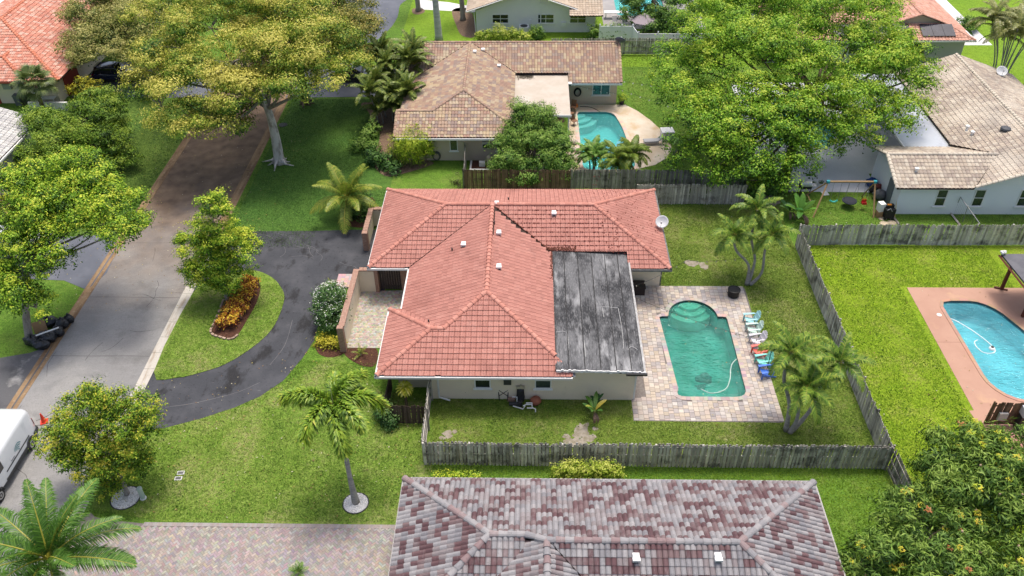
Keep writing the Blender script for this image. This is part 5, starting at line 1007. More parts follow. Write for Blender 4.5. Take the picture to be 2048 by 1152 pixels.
# ---------------- shrubs
def shrub(name, label, spec, P, dens=5, per=26, lsize=.13, rc=.28, cat='shrub', group=None, px=True, stems=True, mat=None, **kw):
    lobes = []
    for s_ in spec:
        if px: x, y = G(s_[0], s_[1]); lobes.append((x, y, s_[4]*.62 if len(s_) < 6 else s_[5], s_[2], s_[3], s_[4]))
        else: lobes.append(tuple(s_))
    cx = sum(l[0] for l in lobes)/len(lobes); cy = sum(l[1] for l in lobes)/len(lobes); base = (cx, cy, 0)
    kw.setdefault('low', -.75); V, F, T, CL = crown_cloud(lobes, dens, per, lsize, P, rc=rc, **kw)
    V[:, 2] = np.maximum(V[:, 2], .01); t = thing(name, base, label, cat, group); me = npmesh('foliage', V-np.array(base), F, T); o = link('foliage', me, mat or leafm, t); ORG[o.name] = base
    if stems:
        q = MB()
        for l in lobes:
            for k in range(4): a = rnd.uniform(0, 6.28); q.tube([(l[0]+.08*math.cos(a), l[1]+.08*math.sin(a), 0), (l[0]+l[3]*.45*math.cos(a), l[1]+l[4]*.45*math.sin(a), l[2])], [.03, .012], 5)
        part('stems', q, barkb, t)
    return t
GLOSS = [(.012, .035, .010), (.028, .085, .018), (.05, .13, .028), (.09, .19, .045), (.16, .25, .08)]
fb = shrub('flowering_bush', 'large round dark green bush speckled with white flowers by the court wall', [(-13.35, 43.2, 1.5, 1.15, 1.15, 1.15), (-13.1, 42.2, 1.2, 1.05, 1.0, 1.0), (-13.3, 44.2, 1.3, 1.0, .9, 1.0), (-13.2, 43.2, 2.1, 1.0, 1.0, .8)], GLOSS, px=False, dens=6, per=26, lsize=.13, rc=.25)
P_ = []; 
for k in range(420):
    l = [(-13.35, 43.2, 1.5, 1.2, 1.2, 1.2), (-13.1, 42.2, 1.2, 1.1, 1.05, 1.05), (-13.3, 44.2, 1.3, 1.05, .95, 1.05), (-13.2, 43.2, 2.1, 1.05, 1.05, .85)][k % 4]; d = NR.normal(size=3); d /= np.linalg.norm(d); d[2] = abs(d[2]); P_.append(np.array(l[:3])+d*np.array(l[3:])*1.03)
P_ = np.array(P_); V, F, T = leaf_quads(P_, np.tile([0, -.4, .9], (len(P_), 1))+NR.normal(size=(len(P_), 3))*.3, np.full(len(P_), .07), .9, np.tile([.75, .76, .70], (len(P_), 1)))
me = npmesh('blossom', V-np.array(ORG[fb.name]), F, T); link('blossom', me, leafm, fb)
YG = [(.06, .09, .008), (.16, .20, .012), (.34, .34, .02), (.52, .46, .03), (.62, .56, .06)]
HED = [(.04, .09, .008), (.13, .23, .014), (.26, .38, .024), (.40, .50, .045), (.55, .58, .12)]
shrub('yellow_shrub', 'low bright yellow shrub in the dark mulch below the flowering bush', [(645, 690, .5, .4, .4), (662, 695, .5, .4, .42), (678, 692, .45, .4, .4), (655, 682, .4, .35, .4)], YG, lsize=.12, dens=7)
shrub('hedge', 'clipped yellow green hedge block against the long grey fence', [(1125, 955, .7, .5, .75), (1150, 953, .8, .5, .8), (1180, 953, .8, .5, .8), (1208, 955, .75, .5, .78), (1226, 957, .5, .45, .7)], HED, lsize=.10, dens=9, rc=.2, flat=.8)
shrub('hedge', 'bright yellow green rounded hedge in front of the pale gabled house', [(970, 85, 1., .7, 1.0), (1000, 84, 1.2, .8, 1.2), (1030, 84, 1.1, .8, 1.1), (1050, 88, .8, .6, .9)], HED, lsize=.16, dens=5)
shrub('hedge', 'small clipped dark green shrub beside the window of the pale house', [(1068, 78, .6, .5, .8), (1076, 78, .6, .5, .8), (1072, 76, .6, .5, 1.1)], DGN, lsize=.14, dens=6)
shrub('hedge', 'dark green box hedge behind the fence at the top centre', [(1186, 78, .8, .6, 1.1), (1205, 79, .9, .6, 1.1), (1225, 79, .9, .6, 1.1), (1245, 79, .8, .6, 1.1)], DGN, lsize=.15, dens=6)
shrub('hedge', 'green hedge below the solar panels behind the big tree', [(36.5, 84., 1.1, 1, .5, 1.1), (38.2, 84., 1.1, 1, .5, 1.1), (39.8, 84., 1.1, .9, .5, 1.1)], BRT, px=False, lsize=.15, dens=6)
shrub('bush', 'dark shrub mass beside the mulch left of the brown house', [(735, 285, .8, .9, .9), (720, 300, .8, .8, .8), (750, 270, .8, .8, .9), (745, 305, .8, .7, .7)], DGN, dens=4, lsize=.16)
shrub('bush', 'glossy dark green shrubs under the weeping shrub near the red roof', [(755, 330, .8, .7, .9), (775, 335, .8, .7, .9), (790, 345, .7, .6, .7), (745, 320, .7, .6, .8)], GLOSS[:4]+[(.12, .25, .04)], dens=4, lsize=.2)
shrub('bush', 'dark green shrub at the foot of the yellow green palm by the red roof', [(700, 432, .7, .6, .7), (720, 438, .8, .6, .7), (738, 430, .6, .6, .7), (710, 420, .6, .6, .8), (730, 405, .6, .6, .9)], GLOSS[:4]+[(.10, .2, .03)], dens=5, lsize=.16)
shrub('bush', 'small sparse shrub at the end of the brown wooden fence', [(912, 368, .6, .5, .6), (920, 372, .5, .4, .5)], [(.03, .045, .015), (.06, .08, .02), (.1, .12, .03), (.15, .17, .05)], dens=2.5, per=14, lsize=.12)
wp = shrub('weeping_shrub', 'weeping light green shrub with thin hanging leaves under the brown eave', [(795, 330, .7, .6, 1.2, 1.5), (822, 335, 1.1, .8, 1.4, 1.6), (850, 330, .9, .7, 1.3, 1.7), (835, 325, .9, .7, 1.4, 2.1), (862, 318, .35, .35, .9, 2.4), (820, 318, .4, .4, .9, 2.3)], [(.08, .15, .010), (.19, .32, .018), (.34, .48, .03), (.50, .58, .045)], dens=4.5, per=38, lsize=.30, aspect=.12, rc=.4, flat=1., up=.1)
shrub('bush', 'dark shrub between the potted plants under the big tree', [(19.4, 58.9, .9, 1., .9, 1.), (18, 58.6, .8, .9, .8, .9), (20.4, 59.6, 1., .9, .8, 1.)], DGN, px=False, dens=4, lsize=.18)
shrub('bush', 'clump of green shrubs under the dense tree beside the grey roofed house', [(62, 358, .9, .9, .8), (85, 385, .9, .8, .7), (95, 362, .8, .8, .8), (45, 330, .7, .7, .9)], DGN, dens=4, lsize=.17)
shrub('bush', 'round golden topped bush behind the dense tree at the top left', [(-43.2, 75.4, 1.4, 1.5, 1.2, 1.2)], YG[:4], px=False, dens=5, lsize=.16)
shrub('bush', 'rounded dark green bush beside the white path at the top right', [(1925, 65, 1.2, 1., 1.2), (1938, 60, .9, .9, 1.)], DGN, dens=4, lsize=.2)
shrub('bush', 'dark green bush between palm and gate at the left end of the house', [(775, 845, .6, .5, .9), (768, 830, .5, .5, .8), (782, 852, .45, .4, .7)], GLOSS, dens=6, lsize=.12)
shrub('bush', 'dark clipped bush beside the court under the red eave', [(-8.5, 40.2, .8, .45, .9, .8)], GLOSS, px=False, dens=6, lsize=.1)
shrub('bush', 'low green groundcover strip behind the mottled tile roof', [(900, 955, .5, .3, .25), (925, 955, .6, .3, .28), (950, 956, .5, .3, .25), (880, 957, .4, .25, .22)], LIME, dens=6, lsize=.1, stems=False)
ds = thing('bare_shrub', (-43.0, 57.6, 0), 'leafless pale branched shrub at the left edge below the grey roof', 'shrub'); q = MB(); rr = random.Random(1)
for k in range(9):
    a = rr.uniform(0, 6.28); p = Vector((-43+rr.uniform(-1.2, 1.2), 57.6+rr.uniform(-.6, .6), 0)); e = p+Vector((math.cos(a)*.8, math.sin(a)*.6, rr.uniform(.9, 1.7))); q.tube([p, p.lerp(e, .5)+Vector((0, 0, .1)), e], [.05, .035, .012], 5)
    for j in range(6): s_ = p.lerp(e, rr.uniform(.4, .95)); q.tube([s_, s_+Vector((rr.uniform(-.6, .6), rr.uniform(-.6, .6), rr.uniform(.1, .5)))], [.02, .006], 4)
part('branches', q, M('bark_bleached', (.5, .46, .42), .9), ds)
V, F, T, CL = crown_cloud([(-42.6, 57.2, .9, 1., .7, .6)], 2.5, 10, .14, YG, rc=.2); me = npmesh('leaves', V-np.array(ORG[ds.name]), F, T); link('leaves', me, leafm, ds)
# croton plants in the kerbed bed on the island
bedpts = poly_px([(424, 664), (445, 622), (458, 585), (486, 562), (510, 556), (521, 575), (514, 605), (495, 640), (478, 668), (466, 677), (446, 676)])
sheet('planting_bed', smoothpts(bedpts, 3, True), [], .075, mulch, thick=.06)
CRO = [(.04, .014, .012), (.16, .035, .02), (.40, .11, .025), (.70, .34, .03), (.80, .60, .06)]
ORD = ['first', 'second', 'third', 'fourth', 'fifth', 'sixth']
CROL = ['orange burgundy croton in the %s row of the island bed, %s from its near end' % (('left', 'right')[k % 2], ORD[k//2]) for k in range(12)]+['smallest orange croton at the near tip of the island bed']
for i, (px, py, r_) in enumerate([(452, 652, .42), (468, 655, .36), (461, 636, .42), (478, 640, .38), (470, 618, .44), (488, 622, .40), (478, 602, .42), (497, 606, .40), (487, 587, .42), (505, 590, .38), (497, 572, .38), (510, 574, .32), (443, 660, .26)]):
    x, y = G(px, py); V, F, T, CL = crown_cloud([(x, y, .5, r_, r_, .42)], 9, 22, .17, CRO, rc=.2, aspect=.36, tipbias=.42, jit=.3, low=-.5, up=.5)
    o = thing('croton', (x, y, .05), CROL[i], 'shrub', 'crotons in the island bed'); me = npmesh('foliage', V-np.array([x, y, .05]), F, T); link('foliage', me, leafm, o)
edge = thing('bed_edging', (G(440, 650)[0], G(440, 650)[1], 0), 'row of brown edging bricks round the orange croton bed', 'edging')
eb = smoothpts(poly_px([(466, 575), (452, 592), (440, 622), (428, 650), (422, 664), (428, 672), (440, 676), (455, 680), (468, 678), (480, 668)]), 6)
acc = 0
for (x0, y0), (x1, y1) in zip(eb[:-1], eb[1:]):
    acc += math.hypot(x1-x0, y1-y0)
    if acc > .27: q = MB(); q.box(((x0+x1)/2, (y0+y1)/2, .07), (.25, .13, .16+rnd.uniform(-.02, .02)), rz=math.atan2(y1-y0, x1-x0), rx=rnd.uniform(-.08, .08)); part('brick', q, M('edging_brick', (.36, .25, .19), .9, orand=.25, var=[(9, (.48, .38, .3), .45, .7, .8)]), edge); acc = 0
# mulch beds
def bed(pts, mat, z=.02, kind='planting_bed'): return sheet(kind, smoothpts(pts, 4, True), [], z, mat, thick=z)
bed(poly_px([(630, 690), (640, 680), (668, 683), (690, 690), (686, 708), (660, 715), (638, 708)]), mulch); bed(poly_px([(688, 700), (705, 697), (752, 697), (752, 728), (735, 734), (712, 726), (692, 712)]), mulch, .024)
bed(poly_px([(690, 420), (745, 395), (750, 440), (725, 455), (690, 448)]), mulch); bed(poly_px([(722, 210), (735, 205), (790, 215), (800, 300), (860, 322), (862, 330), (815, 345), (770, 352), (745, 320), (760, 270), (735, 222)]), litter)
bed(poly_px([(905, 20), (940, 20), (952, 70), (925, 72), (912, 50)]), litter); bed(poly_px([(-30, 400), (60, 375), (110, 370), (60, 420), (-30, 425)]), litter); bed(poly_px([(825, 18), (842, 16), (850, 23), (838, 29), (826, 27)]), litter); bed(poly_px([(1880, 130), (1915, 120), (1945, 128), (1960, 145), (1935, 140)]), litter)
# white stone rings
pebm = M('white_pebble', (.72, .71, .69), .8, orand=0)
def stone_ring(x, y, r_, label):
    t = thing('stone_ring', (x, y, 0), label, 'stone ring'); q = MB(); q.lathe((x, y, 0), [(r_, 0), (r_, .03), (.05, .035)], 28); part('bed', q, M('pebble_bed', (.5, .49, .47), .9, var=[(20, (.2, .19, .18), .5, .7, .8)]), t)
    q = MB(); rr = random.Random(6)
    for k in range(620):
        a = rr.uniform(0, 6.28); d = r_*math.sqrt(rr.random())*.97
        if d < .16: continue
        s_ = rr.uniform(.03, .06); q.box((x+d*math.cos(a), y+d*math.sin(a), .045), (s_*1.4, s_, s_*.7), rz=rr.uniform(0, 3), rx=rr.uniform(-.3, .3), taper=.6)
    part('pebbles', q, pebm, t, kind='stuff'); q = MB(); q.tube([(x+(r_+.03)*math.cos(a), y+(r_+.03)*math.sin(a), .03) for a in np.linspace(0, 2*math.pi, 33)], .03, 5, False); part('edging', q, M('edging_black', (.04, .04, .04), .6), t)
stone_ring(-9.27, 28.15, .66, 'white pebble ring round the foot of the tall leaning palm'); stone_ring(-21.85, 28.35, .75, 'white pebble ring under the yellow green street tree by the drive')
# ---------------- palms
def frond(L_, nl, ll, a0, a1, P, fw=.55, vee=.35, lw=.035, plumose=False, droop=.5, n=10, rcol=(.30, .30, .06), seed=0, bushy=1.):
    """one feather frond leaving the origin along +x, rising at a0 and bending to a1 (radians)"""
    rr = random.Random(seed); q = MB(); pts = [Vector((0, 0, 0))]; dirs = []
    for k in range(n):
        a = a0+(a1-a0)*((k+.5)/n)**1.1; d = Vector((math.cos(a), 0, math.sin(a))); dirs.append(d); pts.append(pts[-1]+d*(L_/n))
    dirs.append(dirs[-1]); q.cur = rcol; q.tube(pts, [.035*(1-.85*k/n)*L_/2.5 for k in range(n+1)], 5, False)
    for j in range(nl):
        t = .10+.9*(j+.5)/nl; f = t*n; i = min(int(f), n-1); p = pts[i].lerp(pts[i+1], f-i); d = dirs[i]; up_ = Vector((-d.z, 0, d.x)); pr_ = (math.sin(math.pi*min(1, (t*.93+.06)))**.55)*(1-.35*t)
        for s_ in ((-1, 1) if not plumose else range(8)):
            side = Vector((0, 1, 0)); vv = vee*rr.uniform(.6, 1.3)
            if plumose: ang = rr.uniform(-.9, 4.04); ld = (side*math.cos(ang)+up_*math.sin(ang)*.9+d*fw*rr.uniform(.7, 1.4)).normalized()
            else: ld = (side*s_+d*fw*rr.uniform(.8, 1.25)+up_*vv).normalized()
            l = ll*(pr_ if not plumose else min(1, .55+t*3)*(1-.3*t**3))*rr.uniform(.85, 1.1)*bushy; wv = ld.cross(up_).normalized() if abs(ld.dot(up_)) < .95 else d; wv = d if not plumose else wv
            m_ = p+ld*l*.5; e = p+ld*l*.95+Vector((0, 0, -droop*l*rr.uniform(.5, 1.2))); v = rr.gauss(.5, .16)+(.22*(t-.5))
            c0 = pal(np.array([v]), P)[0]; q.cur = tuple(c0); w2 = wv*lw*rr.uniform(.8, 1.2)
            q.add([p-w2*.4, p+w2*.4, m_+w2, m_-w2, e], [(0, 1, 2, 3), (3, 2, 4)])
    return q
FRC = {}
def frond_set(key, **kw):
    if key not in FRC:
        out = []
        for i, (a0, a1) in enumerate(kw.pop('angles')):
            me = frond(a0=a0, a1=a1, seed=i*7+len(FRC), **kw).mesh('frond', tint=True); me.materials.append(frondm); out.append(me)
        FRC[key] = out
    return FRC[key]
def palm(name, label, stems, fset, nf, cat='palm', group=None, r0=.13, bark=palmbark, scale=1., shaft=None, trunkpart='trunk', spread=(0, 1), spear=False, az0=None):
    """stems: list of trunk polylines (first point at the ground); fset: meshes from upright to drooping"""
    base = (sum(s_[0][0] for s_ in stems)/len(stems), sum(s_[0][1] for s_ in stems)/len(stems), 0); t = thing(name, base, label, cat, group)
    for si, s_ in enumerate(stems):
        tp = smoothpts(s_, 5); n = len(tp); q = MB(); q.tube(tp, [r0*(1.3-.5*min(1, i/(n*.25)) if i < n*.25 else .8) * (1-.15*i/n) for i in range(n)], 9); part(trunkpart, q, bark, t, smooth=True)
        top = Vector(tp[-1]); d = (Vector(tp[-1])-Vector(tp[-3])).normalized()
        if shaft:
            q = MB(); q.tube([top-d*.1, top+d*shaft*.5, top+d*shaft], [r0*.95, r0*1.05, r0*.45], 9); part('crownshaft', q, M('crownshaft', (.22, .30, .09), .5), t, smooth=True); top = top+d*shaft*.92
        for k in range(nf):
            i = int((k/nf)**.9*len(fset)*.999); a = (az0 if az0 is not None else si*1.3)+k*2.39996+rnd.uniform(-.25, .25); s2 = scale*rnd.uniform(.88, 1.1)
            place('frond', fset[i], t, top+Vector((0, 0, -.06*k/nf)), Matrix.Rotation(a, 3, 'Z') @ Matrix.Rotation(rnd.uniform(-.25, .25), 3, 'X'), (s2, s2, s2))
        if spear: q = MB(); q.tube([top, top+Vector((.05, 0, 1.9))], [.03, .008], 5); part('spear_leaf', q, M('spear', (.42, .42, .2), .5), t)
    return t
XM = [(.025, .065, .010), (.07, .155, .02), (.15, .265, .032), (.28, .39, .05), (.46, .48, .07)]
fx = frond_set('xmas', L_=2.0, nl=42, ll=.60, angles=[(1.25, .2), (1.0, -.5), (.7, -.9), (.45, -1.2), (.1, -1.4)], P=XM, fw=.75, vee=.45, lw=.04, droop=.5)
x0, y0 = 15.4, 47.25
palm('palm_cluster', 'cluster of three leaning feather palms beside the black drum on the paver deck', [[(x0, y0, 0), (x0-.1, y0+.15, 1.6), PY(1472, 500, 47.6), PY(1468, 470, 47.8)], [(x0+.1, y0+.1, 0), (x0+.35, y0+.4, 1.8), PY(1503, 475, 48.4), PY(1515, 420, 49.2)], [(x0+.25, y0, 0), (x0+.9, y0+.1, 1.), PY(1530, 500, 47.5), PY(1543, 470, 47.7)]], fx, 13, r0=.12)
x0, y0 = 15.15, 33.5
palm('palm_cluster', 'cluster of three feather palms at the near right corner of the paver deck', [[(x0-.15, y0+.1, 0), (x0-.3, y0+.3, 2), PY(1568, 755, 34.4), PY(1583, 705, 35.0)], [(x0+.05, y0-.05, 0), (x0+.2, y0-.1, 1.2), PY(1600, 800, 33.6), PY(1612, 775, 33.5)], [(x0+.2, y0+.1, 0), (x0+1., y0+.3, 1.6), PY(1650, 755, 34.2), PY(1680, 725, 34.5)]], fx, 13, r0=.14, scale=1.05)
FT = [(.04, .095, .010), (.10, .20, .016), (.20, .34, .026), (.35, .46, .045), (.54, .52, .08)]
ff = frond_set('foxtail', L_=2.6, nl=66, ll=.64, angles=[(1.0, -.5), (.75, -.9), (.5, -1.15), (.25, -1.3)], P=FT, fw=.6, lw=.05, plumose=True, droop=.35)
palm('foxtail_palm', 'tall leaning foxtail palm with bushy fronds on the front lawn', [[(-9.27, 28.2, 0), PY(700, 955, 28.4), PY(690, 905, 28.6), PY(677, 860, 28.9), PY(672, 838, 29.1)]], ff, 9, r0=.17, shaft=.85, spear=True, az0=.75, scale=1.05)
CO = [(.045, .085, .010), (.10, .18, .016), (.19, .27, .03), (.34, .37, .05), (.50, .46, .10)]
fc = frond_set('coconut', L_=3.1, nl=64, ll=.85, angles=[(1.3, .55), (1.05, .0), (.75, -.5), (.4, -.9), (.0, -1.1)], P=CO, fw=.5, vee=.15, lw=.028, droop=.55, rcol=(.45, .42, .08))
palm('coconut_palm', 'yellow green feather palm with arching fronds at the left corner of the red roof', [[(-14.1, 55.2, 0), (-14.2, 55.3, .9), (-14.2, 55.4, 2.0)]], fc, 18, r0=.17, bark=barkb)
BG = [(.018, .055, .012), (.045, .12, .016), (.085, .20, .026), (.15, .29, .045), (.27, .38, .10)]
fb2 = frond_set('date', L_=4.0, nl=90, ll=1.0, angles=[(1.25, .6), (1.0, .15), (.75, -.3), (.5, -.6), (.2, -.9)], P=BG, fw=.7, vee=.3, lw=.03, droop=.5, rcol=(.42, .40, .06))
x0, y0 = G(95, 1112, 5.5)
palm('coconut_palm', 'large deep green palm with long fronds in the bottom left corner', [[(x0-.3, y0, 0), (x0-.2, y0, 2.5), (x0, y0, 5.3)]], fb2, 22, r0=.2)
AR = [(.035, .065, .016), (.08, .135, .025), (.15, .225, .04), (.26, .32, .06), (.42, .40, .12)]
fa = frond_set('areca', L_=2.3, nl=36, ll=.6, angles=[(1.45, .5), (1.3, -.1), (1.1, -.6), (.8, -1.0)], P=AR, fw=.6, vee=.4, lw=.05, droop=.4, rcol=(.3, .28, .06))
def clump(cx, cy, n, r_, hmin, hmax, lean=.25, seed=0):
    rr = random.Random(seed); out = []
    for k in range(n): a = rr.uniform(0, 6.28); d = r_*math.sqrt(rr.random()); hh = rr.uniform(hmin, hmax); x, y = cx+d*math.cos(a), cy+d*math.sin(a); out.append([(x, y, 0), (x+math.cos(a)*lean*hh*.3, y+math.sin(a)*lean*hh*.3, hh*.5), (x+math.cos(a)*lean*hh, y+math.sin(a)*lean*hh, hh)])
    return out
palm('areca_palm', 'tall feathery areca palm clump at the left end of the brown roof', clump(-12.9, 76.0, 13, 1.4, 1.6, 5.6, .14, 2), fa, 14, r0=.07)
palm('areca_palm', 'lower feathery areca palm clump on the leaf litter beside the lawn edge', clump(-13.1, 72.4, 12, 1.8, .8, 3.6, .2, 4), fa, 13, r0=.06)
palm('areca_palm', 'drooping yellow green palm in front of the far wooden fence by the pool', clump(7.8, 61.9, 4, .5, 1.2, 2.3, .15, 5), frond_set('areca2', L_=2.0, nl=30, ll=.55, angles=[(1.3, -.2), (1.0, -.8), (.7, -1.2), (.4, -1.4)], P=CO[:4], fw=.4, vee=.0, lw=.045, droop=.7), 12, r0=.08)
palm('areca_palm', 'small dark green palm between the round tree and the turquoise pool', clump(5.4, 62.6, 3, .3, 1.3, 2.1, .15, 6), frond_set('dark', L_=1.7, nl=26, ll=.5, angles=[(1.2, -.1), (.9, -.7), (.6, -1.1)], P=DGN, fw=.5, vee=.2, lw=.05, droop=.5), 12, r0=.08)
palm('areca_palm', 'large multi stemmed palm clump leaning over the lawn at the top right', clump(46.3, 78.9, 12, .7, 5.5, 7.5, .28, 8), frond_set('areca3', L_=2.6, nl=32, ll=.6, angles=[(1.2, .1), (.9, -.5), (.6, -1.0), (.2, -1.3)], P=[(.05, .07, .02), (.11, .14, .03), (.2, .22, .05), (.36, .36, .14), (.55, .52, .32)], fw=.5, vee=.2, lw=.045, droop=.5), 9, r0=.08)
palm('areca_palm', 'small palm showing above the orange roof at the top left', [[(-45.9, 92, 0), (-45.9, 92, 2), (-45.9, 92, 4.4)]], fx, 10, r0=.1)
palm('small_palm', 'tiny spiky palm on the paver driveway at the bottom edge', [[(*G(598, 1150), 0), (*G(598, 1150), .2)]], frond_set('tiny', L_=.6, nl=14, ll=.22, angles=[(1.3, .6), (.9, .0), (.5, -.3)], P=DGN, fw=.7, vee=.2, lw=.016, droop=.2), 12, r0=.05)
palm('small_palm', 'small yellow green palmlet in the mulch by the entrance court', [[(*G(722, 710), 0), (*G(722, 710), .12)]], frond_set('tiny2', L_=.75, nl=12, ll=.2, angles=[(1.3, .6), (.9, .0), (.5, -.3)], P=CO, fw=.7, vee=.2, lw=.02, droop=.2), 8, r0=.04)
palm('small_palm', 'golden spiky palm tuft above the flowering bush by the driveway', [[(-13.6, 45.3, 0), (-13.6, 45.3, .9)]], frond_set('tiny3', L_=.9, nl=14, ll=.22, angles=[(1.45, 1.0), (1.2, .6), (.8, .2)], P=CO[2:], fw=.8, vee=.2, lw=.02, droop=.2), 8, r0=.05)
rp = thing('royal_palm', (-10.2, 90.9, 0), 'tall smooth pale grey royal palm trunk rising beside the far lawn', 'palm'); q = MB(); q.tube([(-10.2, 90.9, 0), (-10.2, 90.9, .6), (-10.3, 90.9, 4), (-10.45, 90.9, 9), (-10.6, 90.9, 14)], [.5, .40, .33, .32, .26], 14); part('trunk', q, M('royal_bark', (.46, .46, .46), .8, var=[(1.5, (.33, .33, .33), .45, .6, .8, (.3, .3, 3)), (9, (.55, .55, .55), .5, .7, .5)], bump=(6, .3, .02)), rp, smooth=True)
for k in range(9): place('frond', fc[min(4, k//2)], rp, (-10.6, 90.9, 14.2), Matrix.Rotation(k*2.4, 3, 'Z'))
for tx, ty, nm in ((837, 22, 'brown palm trunk in a mulch ring on the far bright lawn'), (926, 40, 'rough brown trunk beside the pale gabled house')):
    x, y = G(tx, ty); tt_ = thing('palm', (x, y, 0), nm, 'palm'); q = MB(); q.tube([(x, y, 0), (x, y, .4), (x-.1, y, 4), (x-.2, y, 9)], [.42, .3, .26, .22], 10); part('trunk', q, barkg, tt_, smooth=True)
    for k in range(9): place('frond', fc[min(4, k//2)], tt_, (x-.2, y, 9.1), Matrix.Rotation(k*2.4, 3, 'Z'))
# fan palm
def fan_leaf(seed):
    rr = random.Random(seed); q = MB(); q.cur = (.2, .22, .06); q.tube([(0, 0, 0), (.6, 0, .18), (1.2, 0, .2)], [.03, .025, .02], 5, False); n = 26
    for k in range(n):
        a = -2.2+4.4*k/(n-1); l = 1.05*(1-.12*abs(a))*rr.uniform(.9, 1.05); d = Vector((math.cos(a), math.sin(a), .05)); s_ = Vector((-math.sin(a), math.cos(a), 0))*.06; b = Vector((1.2, 0, .2)); m_ = b+d*l*.55; e = b+d*l+Vector((0, 0, -.35*l)); q.cur = tuple(pal(np.array([rr.gauss(.5, .18)]), [(.04, .07, .02), (.09, .14, .03), (.17, .22, .06), (.30, .32, .14)])[0])
        q.add([b, m_-s_, e, m_+s_], [(0, 1, 2, 3)])
    me = q.mesh('fan_leaf', tint=True); me.materials.append(frondm); return me
fl = [fan_leaf(i) for i in range(3)]; x0, y0 = -46.6, 73.2
fp = thing('fan_palm', (x0, y0, 0), 'fan palm in front of the cream wall of the orange roofed house', 'palm'); q = MB(); q.tube([(x0, y0, 0), (x0, y0, 1.5), (x0, y0+.1, 3.0)], [.2, .17, .15], 9); part('trunk', q, barkb, fp, smooth=True)
for k in range(26): place('frond', fl[k % 3], fp, (x0, y0+.1, 3.0), Matrix.Rotation(k*2.4, 3, 'Z') @ Matrix.Rotation(-1.1+1.9*k/26, 3, 'Y'))
# banana-like plants: each big blade a part
def blade(L_, w_, bend, c, seed=0):
    rr = random.Random(seed); q = MB(); n = 8; V = []; q.cur = c; p = Vector((0, 0, 0)); a = 1.2
    for k in range(n+1):
        t = k/n; ww = w_*(.06 if t < .2 else math.sin(math.pi*min(1, (t-.2)/.8*.93+.07))**.6); V += [(p.x, -ww, p.z+ww*.35), (p.x, 0, p.z), (p.x, ww, p.z+ww*.35)]; a -= bend/n; p = p+Vector((math.cos(a), 0, math.sin(a)))*(L_/n)
    F = []
    for k in range(n): F += [(3*k, 3*k+1, 3*k+4, 3*k+3), (3*k+1, 3*k+2, 3*k+5, 3*k+4)]
    q.add(V, F); q.cur = (.28, .34, .08); me = q.mesh('leaf_blade', tint=True); me.materials.append(frondm); return me
def banana(label, x, y, n, L_, w_, cols, dead=0, z=.1, seed=0, h=.0):
    t = thing('banana_plant', (x, y, 0), label, 'plant'); rr = random.Random(seed); q = MB(); q.tube([(x, y, 0), (x, y, h+.45)], [.09, .05], 8); part('stem', q, M('banana_stem', (.2, .2, .07), .7), t)
    for k in range(n):
        place('leaf_blade', blade(L_*rr.uniform(.75, 1.1), w_, rr.uniform(.5, 1.5), tuple(v*rr.uniform(.85, 1.15) for v in rr.choice(cols)), k), t, (x, y, h+.35), Matrix.Rotation(k*2.4+seed, 3, 'Z') @ Matrix.Rotation(rr.uniform(-.3, .35), 3, 'Y'))
    for k in range(dead): place('dead_blade', blade(L_*.8, w_*.5, 3.0, (.20, .13, .09), k), t, (x, y, h+.3), Matrix.Rotation(-1.6+rr.uniform(-.7, .7), 3, 'Z'))
BA = [(.10, .22, .03), (.07, .17, .03), (.15, .28, .04), (.05, .13, .025)]
x, y = G(1188, 838); banana('young banana plant with yellowing leaves by the back wall', x, y, 7, 1.25, .13, BA+[(.32, .30, .05)], 4, seed=2, h=.25)
x, y = G(1190, 815); banana('small dark leaved plant against the cream back wall', x, y, 9, .85, .1, [(.03, .10, .03), (.05, .14, .03)], 0, seed=5)
x, y = G(1598, 438); banana('broad leaved green plant above the fence corner by the swing', x, y, 9, 1.9, .24, [(.10, .26, .03), (.14, .32, .04), (.07, .20, .03)], 3, seed=1)
x, y = G(1578, 432); banana('second broad leaved plant near the fence corner under the tree', x, y, 6, 1.3, .2, [(.05, .16, .03), (.08, .20, .03)], 2, seed=3)
# variegated rosette in the side yard
rs = thing('rosette_plant', (-7.35, 35.25, 0), 'bright yellow green rosette plant above the dark gate', 'plant'); q = MB(); q.tube([(-7.35, 35.25, 0), (-7.35, 35.25, 1.5)], [.09, .07], 8); part('stem', q, barkb, rs)
bl = [blade(.62, .055, 1.5, c, i) for i, c in enumerate([(.55, .52, .05), (.66, .62, .14), (.38, .42, .03)])]
for k in range(70): place('leaf_blade', bl[k % 3], rs, (-7.35, 35.25, 1.5), Matrix.Rotation(k*2.4, 3, 'Z') @ Matrix.Rotation(-.5+1.6*(k/70), 3, 'Y'))
